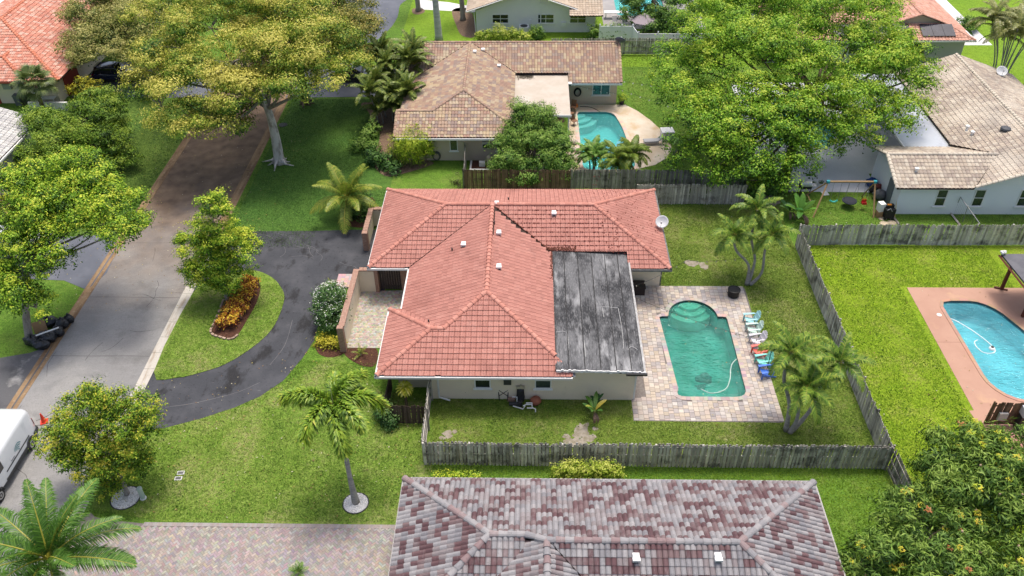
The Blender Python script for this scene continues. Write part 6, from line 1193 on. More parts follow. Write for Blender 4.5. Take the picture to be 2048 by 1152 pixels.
# ---------------- grass blades standing on the lawns
def blades(name, rects, dens, P, avoid, hmin=.05, hmax=.10, wd=.022, seed=0, within=None, dry=()):
    rg = np.random.default_rng(seed); X = []
    for x0, x1, y0, y1 in rects:
        n = int((x1-x0)*(y1-y0)*dens); X.append(np.column_stack([rg.uniform(x0, x1, n), rg.uniform(y0, y1, n)]))
    X = np.vstack(X); keep = np.ones(len(X), bool)
    def inside(poly):
        r = np.zeros(len(X), bool); j = len(poly)-1
        for i in range(len(poly)):
            xi, yi = poly[i]; xj, yj = poly[j]
            if yi != yj: c = ((yi > X[:, 1]) != (yj > X[:, 1])) & (X[:, 0] < (xj-xi)*(X[:, 1]-yi)/(yj-yi)+xi); r ^= c
            j = i
        return r
    for poly in avoid: keep &= ~inside(poly)
    if within: keep &= inside(within)
    X = X[keep]; dv = np.zeros(len(X))
    for sx, sy, sr in dry: dv = np.maximum(dv, np.exp(-((X[:, 0]-sx)**2+(X[:, 1]-sy)**2)/(sr*sr))*(.75+.5*np.sin(X[:, 0]*7+np.sin(X[:, 1]*5)*2)*np.sin(X[:, 1]*6.3)))
    k2 = rg.random(len(X)) > dv*.75; X = X[k2]; dv = dv[k2]; n = len(X); a = rg.uniform(0, 6.28, n); h = rg.uniform(hmin, hmax, n); ln = rg.normal(size=(n, 2))*.05
    cl = np.sin(X[:, 0]*1.3+np.sin(X[:, 1]*.9)*2)*np.sin(X[:, 1]*1.1+np.sin(X[:, 0]*.7)*2)*.16+np.sin(X[:, 0]*4.1+X[:, 1]*2.3)*np.sin(X[:, 1]*3.7-X[:, 0]*1.9)*.14
    v = np.clip(.42+cl+dv*.85+rg.normal(size=n)*.14, 0, 1); T = np.repeat(pal(v, P), 3, 0); dx, dy = np.cos(a)*wd, np.sin(a)*wd
    V = np.stack([np.column_stack([X[:, 0]-dx, X[:, 1]-dy, np.full(n, .006)]), np.column_stack([X[:, 0]+dx, X[:, 1]+dy, np.full(n, .006)]), np.column_stack([X[:, 0]+ln[:, 0], X[:, 1]+ln[:, 1], h])], 1).reshape(-1, 3)
    o = link(name, npmesh(name, V, np.arange(3*n).reshape(-1, 3), T), leafm); o['kind'] = 'stuff'; return o
rect = lambda x0, x1, y0, y1: [(x0, y0), (x1, y0), (x1, y1), (x0, y1)]
SOIL = [rect(2.3, 3.9, 32.2, 34.), rect(-5.2, -4.2, 32.7, 33.4), rect(11.4, 13, 49., 50.1)]
GF = [(.045, .105, .012), (.105, .20, .022), (.175, .285, .034), (.29, .345, .07), (.42, .38, .17)]
GB = [(.045, .095, .012), (.10, .175, .02), (.165, .24, .03), (.255, .285, .06), (.36, .325, .14)]
GRt = [(.06, .14, .008), (.128, .25, .012), (.195, .335, .016), (.28, .39, .03), (.38, .38, .10)]
GD = [(.03, .075, .016), (.06, .14, .024), (.11, .21, .034), (.17, .27, .045)]
isl2 = smoothpts([(-23.72, 46.0)]+isl[1:-1]+[(-23.72, 38.1)], 3, True)
blades('grass', [(-23.4, -6.1, 26.95, 41)], 240, GF, [drive, rect(-9.9, -8.6, 27.5, 28.8), rect(-22.6, -21.1, 27.6, 29.1), pdv, rect(-12.3, -6, 39, 42), rect(-8.4, -5.9, 34, 42), rect(-14.6, -8.9, 39.2, 48)], seed=1, dry=[(*G(a, b), r_) for a, b, r_ in ((440, 965, 1.0), (420, 1000, .8), (470, 880, .9), (510, 840, .8), (560, 800, .9), (600, 830, .8), (400, 930, .7), (500, 930, .5), (370, 880, .6), (620, 770, .7), (440, 840, .7), (720, 870, .6), (800, 860, .5))])
blades('grass', [(-5.7, 19.7, 31, 35.9), (15.25, 19.8, 35.9, 57.4), (6.7, 15.25, 47.1, 57.4)], 240, GB, SOIL+[rect(6.15, 15.05, 34.2, 47.1), rect(6, 9.4, 46, 55)], seed=3, dry=[(*G(a, b), r_) for a, b, r_ in ((900, 850, .8), (930, 870, .7), (960, 840, .5), (1140, 870, 1.), (1180, 860, .6), (1395, 480, 1.), (1420, 520, 1.), (1360, 470, .8), (1240, 820, .5), (1690, 800, .6))])
blades('grass', [(20.1, 34, 27.5, 52), (-5.8, 19.8, 27.75, 30.8), (14.6, 19.8, 23, 27.75)], 220, GRt, [rect(26.1, 40, 30, 47.05)], seed=4, dry=[(*G(a, b), r_) for a, b, r_ in ((1750, 550, .8), (1800, 680, .9), (1830, 760, .8), (1700, 600, .6), (1860, 520, .8), (1870, 840, .7), (1780, 610, .5))])
blades('grass', [(-23.6, -11.7, 51.5, 76.3)], 120, GD, [rect(-16.5, -11, 51, 56), rect(-13.9, -11, 60, 77), rect(-15.2, -11, 70, 76.4)], seed=5)
blades('grass', [(9.7, 19.7, 60, 86.6), (20.3, 28.2, 52.4, 59.3), (28.2, 40, 52.4, 56.2)], 110, GB, [DB], seed=6)
blades('grass', [(-44, -31.7, 56, 76.1)], 110, GD, [], seed=7)
blades('grass', [(-23.7, -14, 37, 47)], 240, GF, [bedpts], hmin=.09, hmax=.14, seed=8, within=isl2)
GW_ = [(.06, .13, .016), (.09, .19, .024), (.15, .26, .04)]
for i_, (rc_, av) in enumerate((([(-23.2, -6.3, 27.2, 39)], [drive, pdv, rect(-9.9, -8.6, 27.5, 28.8), rect(-22.6, -21.1, 27.6, 29.1), rect(-14.6, -6, 36, 48)]), ([(-5.6, 19.5, 31.2, 34.1), (15.4, 19.6, 36, 57), (20.3, 26, 28, 51.8)], [rect(6.1, 15.1, 34.1, 47.1)]))):
    blades('weeds', rc_, 3, GW_, av, .07, .12, .06, seed=20+i_)
# ================================================================ fences
def wood(name, c, c2, c3): return M(name, c, .95, var=[(.8, c2, .50, .62, .9, (1, 1, 1.6)), (5, c3, .5, .7, .7, (1, 1, .25)), (24, tuple(v*.5 for v in c), .5, .75, .5, (1, 1, .2))], orand=.38, bump=(30, .5, .01))
w_grey = wood('wood_weathered', (.43, .405, .37), (.125, .118, .108), (.66, .64, .60))
w_dark = wood('wood_dark', (.27, .25, .22), (.09, .084, .075), (.46, .44, .40))
w_brown = wood('wood_brown', (.17, .105, .065), (.09, .06, .045), (.27, .19, .12))
w_choc = wood('wood_chocolate', (.085, .055, .045), (.05, .034, .03), (.13, .09, .07))
w_mid = wood('wood_grey_brown', (.45, .42, .37), (.18, .165, .14), (.58, .555, .51))
w_new = wood('wood_replaced', (.50, .47, .40), (.30, .27, .22), (.62, .6, .54))
PK = {}
def picket_meshes(mat, w_, h_):
    k = (mat.name, w_, h_)
    if k not in PK:
        out = []
        for i in range(3):
            q = MB(); a = w_/2; e = .035; hh = h_*(1-.012*i); q.add([(-a, -.01, 0), (a, -.01, 0), (a, -.01, hh-e), (a-e, -.01, hh), (-a+e, -.01, hh), (-a, -.01, hh-e)]+[(-a, .01, 0), (a, .01, 0), (a, .01, hh-e), (a-e, .01, hh), (-a+e, .01, hh), (-a, .01, hh-e)], [(0, 1, 2, 3, 4, 5), (11, 10, 9, 8, 7, 6)]+[(i2, i2+6, (i2+1) % 6+6, (i2+1) % 6) for i2 in range(6)])
            me = q.mesh('picket'); me.materials.append(mat); out.append(me)
        PK[k] = out
    return PK[k]
def fence(label, x0, y0, x1, y1, mat, h_=1.83, w_=.14, step=.2, box=True, posts=2.4, name='wooden_fence', lean=.022, front=1, seed=0, postmat=None, missing=.0):
    L_ = math.hypot(x1-x0, y1-y0); a = math.atan2(y1-y0, x1-x0); ux, uy = math.cos(a), math.sin(a); nx_, ny_ = uy*front, -ux*front; rr = random.Random(seed)
    t = thing(name, ((x0+x1)/2, (y0+y1)/2, 0), label, 'fence'); pm = picket_meshes(mat, w_, h_)*5+picket_meshes(w_new if mat in (w_grey, w_mid) else mat, w_, h_)
    for z in (.35, .95, h_-.25):
        q = MB(); q.box(((x0+x1)/2, (y0+y1)/2, z), (L_, .04, .09), rz=a); part('rail', q, mat, t)
    n = int(L_/posts)
    for k in range(n+1):
        q = MB(); f = k/max(1, n); sgn = 0 if box else -1; q.box((x0+(x1-x0)*f+nx_*.06*sgn, y0+(y1-y0)*f+ny_*.06*sgn, (h_+.02)/2), (.09, .09, h_+.02), rz=a); part('post', q, postmat or mat, t)
    sides = ((1, 0.), (-1, step/2)) if box else ((1, 0.),)
    for sd, off in sides:
        k = 0; s_ = off+w_/2
        while s_ < L_-w_/2:
            if rr.random() >= missing:
                place('picket', rr.choice(pm), t, (x0+ux*s_+nx_*.05*sd, y0+uy*s_+ny_*.05*sd, rr.uniform(.0, .05)+.02*math.sin(s_*.6+seed)+.02), Matrix.Rotation(a, 3, 'Z') @ Matrix.Rotation(rr.gauss(0, lean)+.02*math.sin(s_*.9), 3, 'Y') @ Matrix.Rotation(rr.gauss(0, .01), 3, 'X'))
            s_ += step if box else step*rr.uniform(.97, 1.03)
    return t
fence('long weathered grey shadowbox fence across the near side of the back yard', -5.8, 30.85, 19.75, 30.85, w_grey, seed=1)
fence('weathered grey fence running back along the right side of the pool yard', 19.85, 30.95, 19.95, 52.0, w_grey, seed=2, front=-1, step=.155, box=False)
fence('short dark fence continuing from the corner toward the mango trees', 19.85, 30.75, 20.0, 24.5, w_dark, seed=3, front=-1, step=.155, box=False)
fence('weathered grey board fence behind the bright right hand lawn', 20.05, 52.1, 46, 52.2, w_grey, seed=4, step=.15, box=False, lean=.02)
fence('grey shadowbox fence section right of the red roof under the big tree', 8.55, 57.6, 17.1, 57.6, w_mid, seed=5)
fence('dark weathered fence behind the drooping palm and round tree', 3.4, 59.9, 19.8, 59.9, w_dark, seed=6, step=.16, box=False, w_=.145)
fence('brown wooden fence section at the left end behind the red roof', -5.35, 59.85, 3.3, 59.85, w_brown, seed=7, step=.16, box=False, w_=.145)
fence('short side fence running up to the brown tiled house', -5.4, 59.95, -5.55, 64.3, w_dark, seed=8, step=.16, box=False)
fence('grey board fence with posts behind the brown house lawn', 2.3, 86.8, 20, 86.8, w_mid, seed=9, step=.15, box=False, front=-1)
fence('whitewashed narrow side fence beside the bedroom wall', -5.85, 31.0, -5.9, 35.8, w_mid, seed=10, step=.15, box=False, front=-1)
fence('dark chocolate gate fence below the yellow rosette plant', -8.45, 33.95, -5.95, 33.95, w_choc, h_=1.5, seed=11, step=.145, box=False, name='garden_gate')
fence('dark side fence left of the yellow rosette plant', -8.5, 34.0, -8.45, 36.8, w_choc, h_=1.5, seed=12, step=.15, box=False)
fence('brown stained screen fence at the right edge of the terracotta deck', 26.7, 34.2, 31, 34.2, w_brown, seed=13, step=.15, box=False)
# white vinyl fence
vinyl = M('vinyl_white', (.74, .76, .78), .35, var=[(2, (.66, .68, .71), .45, .7, .6)])
vf = thing('vinyl_fence', (13, 89.2, 0), 'white vinyl privacy fence behind the grey board fence at the top', 'fence')
for (x0, y0, x1, y1, n) in ((7.6, 90.3, 11.2, 90.3, 3), (11.2, 90.3, 11.6, 88.2, 1), (11.6, 88.2, 20, 88.2, 4)):
    for k in range(n):
        a0, a1 = k/n, (k+1)/n; xa, ya, xb, yb_ = x0+(x1-x0)*a0, y0+(y1-y0)*a0, x0+(x1-x0)*a1, y0+(y1-y0)*a1; an = math.atan2(yb_-ya, xb-xa); l = math.hypot(xb-xa, yb_-ya)
        q = MB(); q.box((xa, ya, .98), (.13, .13, 1.96), rz=an); q.lathe((xa, ya, 1.96), [(.1, 0), (.1, .03), (.02, .12)], 4); part('post', q, vinyl, vf)
        q = MB(); q.box(((xa+xb)/2, (ya+yb_)/2, .9), (l-.12, .03, 1.6), rz=an); part('panel', q, vinyl, vf); q = MB(); q.box(((xa+xb)/2, (ya+yb_)/2, 1.74), (l-.12, .06, .12), rz=an); part('rail', q, vinyl, vf)
single('vinyl_fence', MB().bb(27.1, 31, 27.0, 27.08, 0, 1.6).bb(27.05, 27.2, 26.95, 27.13, 0, 1.75), vinyl, (29, 27, 0), 'white vinyl fence piece between the two mango trees', 'fence')
# ================================================================ vehicles
def rsec(hw, z0, z1, r_, n=5):
    P = []
    for (cx, cz, a0) in ((hw-r_, z1-r_, 0), (-hw+r_, z1-r_, 90), (-hw+r_*.6, z0+r_*.6, 180), (hw-r_*.6, z0+r_*.6, 270)):
        rr_ = r_ if a0 < 180 else r_*.6
        for k in range(n+1): a = R(a0+90*k/n); P.append((cx+rr_*math.cos(a), cz+rr_*math.sin(a)))
    return P
def loft(q, secs):
    """secs: (x, hw, z0, z1, r) along local x"""
    n = None; V = []; F = []
    for x, hw, z0, z1, r_ in secs:
        P = rsec(hw, z0, z1, r_); n = len(P); V += [(x, y, z) for y, z in P]
    for i in range(len(secs)-1):
        for k in range(n): a = i*n+k; b = i*n+(k+1) % n; F.append((a, a+n, b+n, b))
    F += [tuple(range(n)), tuple((len(secs)-1)*n+k for k in range(n-1, -1, -1))]; return q.add(V, F)
tyrem = M('tyre', (.02, .02, .021), .8); rimm = M('rim', (.42, .43, .44), .3, metal=.8); lampr = M('tail_lamp', (.35, .01, .01), .2); lampw = M('head_lamp', (.7, .72, .75), .1); carglass = M('car_glass', (.012, .015, .018), .04, spec=1.)
def car(label, x, y, rz, L_, W, H, paint, kind='suv', name='parked_car'):
    t = link(name, None); t.location = (x, y, .013); t.rotation_euler = (0, 0, rz); tag(t, label, 'car'); ORG[t.name] = (0, 0, 0); hw = W/2; bz = .42 if kind == 'suv' else .34; belt = H*.60
    q = MB(); h0 = -L_/2; loft(q, [(h0, hw*.80, bz+.1, belt*.80, .12), (h0+.12, hw*.94, bz-.05, belt*.92, .16), (h0+.5, hw*.985, bz-.08, belt*.99, .16), (h0+1.2, hw, bz-.1, belt, .14), (.3, hw, bz-.1, belt, .13), (L_*.22, hw, bz-.1, belt*.99, .14), (L_*.36, hw*.98, bz-.08, belt*.93, .16), (L_*.45, hw*.93, bz-.04, belt*.86, .18), (L_/2, hw*.74, bz+.08, belt*.70, .14)]); part('body', q, paint, t, smooth=True)
    c0, c1 = -L_*(.47 if kind == 'suv' else .40), L_*.20; q = MB(); loft(q, [(c0, hw*.84, belt-.1, belt+.02, .03), (c0+.28, hw*.80, belt-.1, H-.10, .14), (c0+.7, hw*.79, belt-.1, H, .16), (-.1, hw*.79, belt-.1, H, .16), (L_*.05, hw*.78, belt-.1, H-.05, .15), (c1, hw*.84, belt-.1, belt-.02, .03)]); part('cabin', q, carglass, t, smooth=True)
    q = MB(); loft(q, [(c0+.22, hw*.66, H-.09, H-.02, .03), (c0+.55, hw*.72, H-.08, H+.012, .04), (-.15, hw*.72, H-.08, H+.012, .04), (L_*.03, hw*.68, H-.08, H-.035, .04)]); part('roof', q, paint, t, smooth=True)
    for s_ in (-1, 1):
        for xp in (c0+.9, -.1):
            q = MB(); q.tube([(xp, s_*hw*.87, belt-.03), (xp-.02, s_*hw*.80, H-.06)], .035, 5); part('pillar', q, paint, t)
        q = MB(); q.box((L_*.17, s_*(hw+.08), belt+.08), (.12, .2, .14)); part('mirror', q, paint, t)
        q = MB(); q.box((L_*.44, s_*hw*.72, belt*.74), (.22, .3, .12), rz=-s_*.35); part('headlight', q, lampw, t)
        q = MB(); q.box((-L_*.472, s_*hw*.74, belt*.84), (.12, .32, .2)); part('tail_light', q, lampr, t)
        q = MB(); q.box((0, s_*hw*1.0, bz+.02), (L_*.5, .05, .1)); part('sill', q, darkmetal, t)
        for xw in (-L_*.30, L_*.31):
            m_ = Matrix.Rotation(R(90)*s_, 3, 'X'); rw = .35 if kind == 'suv' else .32
            q = MB(); q.lathe((xw, s_*(hw-.12), rw), [(rw*.6, -.02), (rw*.97, -.02), (rw, .03), (rw, -.2), (rw*.5, -.2)][::-1] if 0 else [(rw*.98, -.12), (rw, .0), (rw*.96, .13), (rw*.70, .14)], 20, Matrix.Rotation(R(-90)*s_, 3, 'X')); wh = part('wheel', q, tyrem, t, smooth=False)
            q = MB(); mm_ = Matrix.Rotation(R(-90)*s_, 3, 'X'); q.lathe((xw, s_*(hw-.12), rw), [(rw*.7, .125), (rw*.6, .15), (rw*.18, .135), (rw*.1, .16)], 20, mm_)
            part('rim', q, rimm, wh)
    q = MB(); q.box((-L_/2-.0, 0, bz+.2), (.08, .5, .12)); part('number_plate', q, white, t); return t
car('dark blue car parked on the drive under the olive brown tree', -42.3, 80.7, 0, 4.65, 1.9, 1.68, M('paint_navy', (.012, .02, .055), .18, spec=.6, coat=1.))
car('black car parked beside the palms behind the yellow tree', -17.9, 80.9, 0, 4.8, 1.85, 1.5, M('paint_black', (.008, .008, .01), .18, spec=.6, coat=1.), 'sedan')
car('white car half hidden by the lime green tree at the left edge', -38.6, 51.8, R(12), 4.5, 1.8, 1.5, M('paint_white', (.72, .73, .75), .25, coat=1.), 'sedan')
car('black car half hidden by the lime green tree at the left edge', -37.4, 48.9, R(8), 4.5, 1.8, 1.48, M('paint_black2', (.01, .011, .014), .2, coat=1.), 'sedan')
# van (rear towards the far end of the street)
vanp = M('paint_van', (.74, .77, .81), .25, coat=.8, var=[(1.2, (.66, .7, .75), .45, .7, .5)])
vt = link('van', None); vt.location = (-29.5, 30.25, .01); vt.rotation_euler = (0, 0, R(90)); tag(vt, 'white cargo van with teal signal logo parked at the left edge', 'van'); ORG[vt.name] = (0, 0, 0)
# local +x = towards +Y (rear), local y = towards -X
q = MB(); loft(q, [(2.62, .72, .55, 1.35, .2), (2.58, .86, .48, 1.9, .28), (2.45, .95, .42, 2.28, .34), (2.1, 1.0, .38, 2.40, .36), (1., 1.02, .36, 2.44, .36), (-1., 1.02, .36, 2.42, .36), (-1.7, 1.0, .36, 2.25, .4), (-2.5, .96, .36, 1.35, .3), (-3., .9, .4, 1.15, .28), (-3.25, .7, .5, .9, .2)]); part('body', q, vanp, vt, smooth=True)
q = MB(); loft(q, [(2.70, .86, .42, .68, .08), (2.60, .98, .38, .72, .1), (2.2, 1.035, .36, .72, .08), (2.05, 1.04, .36, .7, .05)]); part('rear_bumper', q, M('bumper_black', (.035, .037, .04), .6), vt, smooth=True)
for s_ in (-1, 1):
    q = MB(); q.box((2.44, s_*.90, 1.2), (.16, .10, .5)); part('tail_light', q, M('tail_lamp_van', (.16, .012, .012), .25), vt)
    q = MB(); q.box((0.35, s_*1.035, .52), (3.1, .04, .22)); q.box((.35, s_*1.03, .95), (2.6, .03, .06)); part('side_trim', q, M('trim_black', (.04, .042, .045), .6), vt)
    q = MB(); q.bb(.15, 1.75, *sorted((s_*.985, s_*1.012)), 1.28, 2.0); part('side_panel', q, vanp, vt)
    q = MB(); q.box((-.15, s_*1.035, 1.12), (.35, .03, .08)); part('door_handle', q, M('handle_grey', (.25, .26, .28), .5), vt)
    q = MB(); q.box((-1.35, s_*.99, 1.6), (.75, .06, .55)); part('door_window', q, carglass, vt)
    for xw in (1.55, -2.1):
        q = MB(); q.lathe((xw, s_*.92, .36), [(.35, -.12), (.36, .0), (.35, .12), (.25, .13)], 22, Matrix.Rotation(R(-90)*s_, 3, 'X')); wh = part('wheel', q, tyrem, vt)
        q = MB(); q.lathe((xw, s_*.92, .36), [(.25, .115), (.2, .15), (.1, .12), (.05, .14)], 16, Matrix.Rotation(R(-90)*s_, 3, 'X')); part('rim', q, rimm, wh)
        q = MB(); q.tube([(xw+.43*math.cos(a), s_*1.02, .36+.43*math.sin(a)) for a in np.linspace(0, math.pi, 13)], .05, 6); part('wheel_arch', q, M('arch_black', (.04, .042, .045), .6), vt)
lg = M('logo_teal', (.01, .20, .22), .5); q = MB()
for r_, w2 in ((.10, .045), (.22, .05), (.34, .05)):
    A = np.linspace(R(20), R(150), 12); V = []; 
    for a in A: V += [(.55-r_*math.cos(a)*1.0, -1.034, 1.12+r_*math.sin(a)), (.55-(r_+w2)*math.cos(a), -1.034, 1.12+(r_+w2)*math.sin(a))]
    q.add(V+[(a_, -1.03, c_) for a_, b_, c_ in V], [(2*k, 2*k+1, 2*k+3, 2*k+2) for k in range(11)]+[(2*k+2, 2*k+3, 2*k+1, 2*k) for k in range(0)])
q.box((.55, -1.034, 1.1), (.08, .006, .08)); part('logo', q, lg, vt)
# ================================================================ street and front yard objects
cone = thing('traffic_cone', (*G(89, 844), .01), 'bright red traffic cone on the road behind the white van', 'cone'); x, y = G(89, 844); orange = M('cone_red', (.75, .06, .03), .5)
q = MB(); q.lathe((x, y, .05), [(.17, 0), (.14, .05), (.04, .66), (.03, .68)], 14); part('cone_body', q, orange, cone); q = MB(); q.box((x, y, .035), (.42, .42, .05), rz=.4); part('cone_base', q, orange, cone)
bagm = M('bag_plastic', (.012, .013, .017), .32, spec=.6, var=[(6, (.03, .033, .042), .45, .7, .8)], bump=(7, 1, .08))
for i, (px, py, rx, ry, rz_, lb) in enumerate([(100, 650, .62, .42, .38, 'black rubbish bag farthest up the pile with a pointed knot'), (127, 655, .4, .42, .40, 'black rubbish bag at the road end of the pile'), (118, 670, .42, .36, .34, 'small black rubbish bag wedged in the middle of the pile'), (98, 680, .62, .48, .36, 'wide black rubbish bag under the white tube'), (68, 688, .5, .42, .38, 'black rubbish bag against the mottled trunk'), (86, 694, .55, .4, .30, 'flat black rubbish bag nearest the camera'), (140, 645, .3, .32, .33, 'round black rubbish bag at the far right of the pile')]):
    x, y = G(px, py); q = MB(); q.blob((x, y, rz_*.85), (rx, ry, rz_), i+20, 12, .16, flat=-rz_*.85); q.tube([(x-.05, y, rz_*1.7), (x, y+.05, rz_*1.7+.12), (x+.06, y, rz_*1.7+.2)], [.09, .04, .08], 7); single('rubbish_bag', q, bagm, (x, y, 0), lb, 'rubbish bag', 'bags on the kerb', smooth=True)
x, y = G(84, 664); single('cardboard_sheet', MB().box((x, y, .45), (.8, .03, .8), rz=.5, rx=-.5), M('cardboard', (.38, .24, .13), .9, var=[(6, (.3, .19, .1), .45, .7, .7)]), (x, y, 0), 'brown cardboard sheet leaning behind the rubbish bags', 'cardboard')
a, b = G(72, 672, .75), G(118, 656, .85); single('white_tube', MB().tube([(*a, .78), (*b, .9)], .05, 8), white, (*a, .78), 'white tube lying across the black rubbish bags', 'tube')
x, y = G(66, 672); single('red_scrap', MB().box((x, y, .72), (.3, .2, .06), rz=.4).box((x+.1, y-.05, .77), (.16, .12, .05), rz=1.), M('scrap_red', (.4, .12, .08), .7), (x, y, .6), 'small red and white scrap on top of the rubbish bags', 'scrap')
for i, (px, py, lb) in enumerate([(357, 957, 'grey utility box set flush in the front lawn nearest the camera'), (362, 946, 'grey utility box set flush in the front lawn farther back')]):
    x, y = G(px, py); t = thing('utility_box', (x, y, 0), lb, 'utility box', 'lids in the front lawn'); q = MB(); q.box((x, y, .015), (.40, .26, .03), rz=.1); part('frame', q, conc_white, t); q = MB(); q.box((x, y, .032), (.30, .17, .012), rz=.1); part('cover', q, M('cover_dark', (.12, .12, .12), .6), t)
x, y = G(287, 997); t = thing('utility_pedestal', (x, y, 0), 'pale green utility pedestal beside the white stone ring', 'pedestal'); q = MB(); q.lathe((x, y, 0), [(.13, 0), (.13, .75), (.15, .77), (.15, .88), (.1, .93)], 12); part('body', q, M('pedestal_green', (.42, .5, .44), .6), t); q = MB(); q.lathe((x, y, 0), [(.17, 0), (.17, .06), (.12, .08)], 12); part('base', q, conc_white, t)
x, y = G(566, 250); single('drain_cover', MB().lathe((x, y, 0), [(.42, 0), (.42, .02), (.1, .03)], 18), M('iron_dark', (.05, .05, .05), .6), (x, y, 0), 'round dark drain cover in the lawn behind the pale trunk', 'drain cover')
x, y = G(739, 135); t = thing('street_lamp', (x, y, 0), 'slim black lamp post behind the yellow tree by the palms', 'street lamp'); q = MB(); q.tube([(x, y, 0), (x, y, .8), (x, y, 3.4)], [.09, .05, .045], 8); part('post', q, darkmetal, t); q = MB(); q.lathe((x, y, 3.4), [(.08, 0), (.2, .35), (.24, .4), (.06, .58)], 10); part('lantern', q, M('lantern', (.10, .10, .10), .3), t)
# ================================================================ pool yard of the red roofed house
def plastic(n, c): return M('plastic_'+n, c, .4, spec=.5, var=[(5, tuple(v*.85 for v in c), .45, .7, .5)])
def adirondack(label, x, y, rz, mat):
    t = link('garden_chair', None); t.location = (x, y, .035); t.rotation_euler = (0, 0, rz); tag(t, label, 'chair', 'chairs beside the green pool'); ORG[t.name] = (0, 0, 0)
    # local: faces -x, back at +x
    for k in range(6): q = MB(); xx_ = -.28+k*.095; q.box((xx_, 0, .36-.028*k), (.085, .52, .025), ry=.28); part('seat_slat', q, mat, t)
    for k in range(6):
        yk = -.25+k*.1; hh = .80-.18*abs((k-2.5)/2.5)**2; q = MB(); q.box((.30+hh*.19, yk*1.15, .22+hh*.5), (.022, .085, hh), ry=.36); part('back_slat', q, mat, t)
    q = MB(); q.box((.36, 0, .42), (.03, .6, .06), ry=.36); q.box((.48, 0, .74), (.03, .58, .05), ry=.36); part('back_rail', q, mat, t)
    for s_ in (-1, 1):
        q = MB(); q.add([(-.42, s_*.22, .55), (-.42, s_*.42, .55), (.35, s_*.36, .58), (.42, s_*.27, .58), (-.42, s_*.22, .58), (-.42, s_*.42, .58), (.35, s_*.36, .61), (.42, s_*.27, .61)], [(4, 5, 6, 7), (3, 2, 1, 0), (0, 1, 5, 4), (1, 2, 6, 5), (2, 3, 7, 6), (3, 0, 4, 7)]); part('armrest', q, mat, t)
        q = MB(); q.box((-.33, s_*.31, .28), (.1, .035, .56)); part('front_leg', q, mat, t); q = MB(); q.box((.12, s_*.28, .17), (.95, .03, .11), ry=.24); part('rear_leg', q, mat, t)
    return t
for i, (c, lb) in enumerate([((.34, .62, .66), 'pale aqua adirondack chair, farthest from the camera in the poolside row'), ((.52, .66, .60), 'pale mint adirondack chair, second from the far end of the poolside row'), ((.66, .63, .68), 'lilac white adirondack chair between the mint and coral chairs'), ((.72, .14, .11), 'coral red adirondack chair in the poolside row'), ((.20, .62, .54), 'turquoise adirondack chair between the coral and blue chairs'), ((.05, .16, .60), 'blue adirondack chair nearest the camera under the palm')]):
    adirondack(lb, 14.72+rnd.uniform(-.04, .04), [43.05, 42.05, 41.0, 39.95, 39.05, 38.1][i], R(rnd.uniform(2, 14)), plastic('chair%d' % i, c))
x, y = G(1466, 592); t = thing('fire_drum', (x, y, .03), 'round black lidded drum at the corner of the paver deck', 'drum'); bk = M('drum_black', (.014, .014, .016), .45); q = MB(); q.lathe((x, y, .03), [(.36, 0), (.40, .1), (.40, .5), (.42, .52)], 22); part('body', q, bk, t); q = MB(); q.lathe((x, y, .55), [(.44, 0), (.44, .06), (.38, .08), (.36, .05), (.05, .06)], 22); part('lid', q, bk, t)
for k in range(2): q = MB(); q.tube([(x-.43, y-.12+.24*k, .35), (x-.5, y, .38), (x-.43, y+.12, .35)], .015, 5); part('handle', q, bk, t)
t = thing('storage_box', (7.55, 46.35, .03), 'dark brown lidded storage box against the patio wall', 'box'); dk = M('resin_brown', (.035, .026, .025), .5); q = MB(); q.bb(7.0, 8.05, 45.95, 46.75, .03, .62); part('body', q, dk, t); q = MB(); q.bb(6.96, 8.09, 45.9, 46.8, .62, .70); part('lid', q, dk, t)
# pool hoses, drain and string lights
def hose(name, label, pts, z, r_, mat, cat='hose'):
    w3 = [(*G(px, py, z), z) for px, py in pts]; return single(name, MB().tube(smoothpts(w3, 5), r_, 7), mat, w3[0], label, cat, smooth=True)
hosem = M('hose_white', (.50, .62, .57), .4)
hose('pool_hose', 'pale vacuum hose curving across the green pool', [(1473, 718), (1464, 728), (1461, 742), (1460, 758), (1453, 776), (1438, 784), (1420, 786), (1402, 778)], -.09, .026, hosem)
hose('pool_hose', 'white cleaner hose looping on the blue pool', [(1889, 634), (1910, 641), (1940, 658), (1968, 678), (1986, 694), (1990, 703), (1980, 707), (1965, 704), (1953, 694), (1949, 684), (1955, 680)], -.09, .032, M('hose_bright', (.80, .84, .84), .4))
x, y = G(1984, 697, -.08); t = thing('pool_cleaner', (x, y, -.1), 'white and black floating pool cleaner in the blue pool', 'pool cleaner'); q = MB(); q.lathe((x, y, -.14), [(.16, 0), (.2, .06), (.16, .14), (.1, .16)], 14); part('body', q, white, t); q = MB(); q.lathe((x, y+.02, .02), [(.09, 0), (.1, .04), (.04, .06)], 10); part('cap', q, darkmetal, t)
x, y = G(1878, 630); single('skimmer_lid', MB().lathe((x, y, .02), [(.16, 0), (.16, .015), (.05, .02)], 16), white, (x, y, .02), 'round white skimmer lid in the terracotta deck', 'skimmer lid')
x, y = G(1897, 828); x=0; single('algae_patch', MB().blob((11.35, 39.3, -1.46), (.5, .42, .03), 4, 10, .35), M('algae', (.008, .05, .012), .9), (11.35, 39.3, -1.5), 'dark algae patch on the floor of the green pool', 'algae patch'); single('algae_patch', MB().blob((11.0, 38.55, -1.46), (.28, .22, .03), 9, 10, .4), M('algae', (.008, .05, .012), .9), (11, 38.55, -1.5), 'smaller dark algae spot below the larger one in the green pool', 'algae patch')
wire = M('wire_black', (.015, .015, .016), .5); bulbm = M('bulb_glass', (.5, .45, .35), .15)
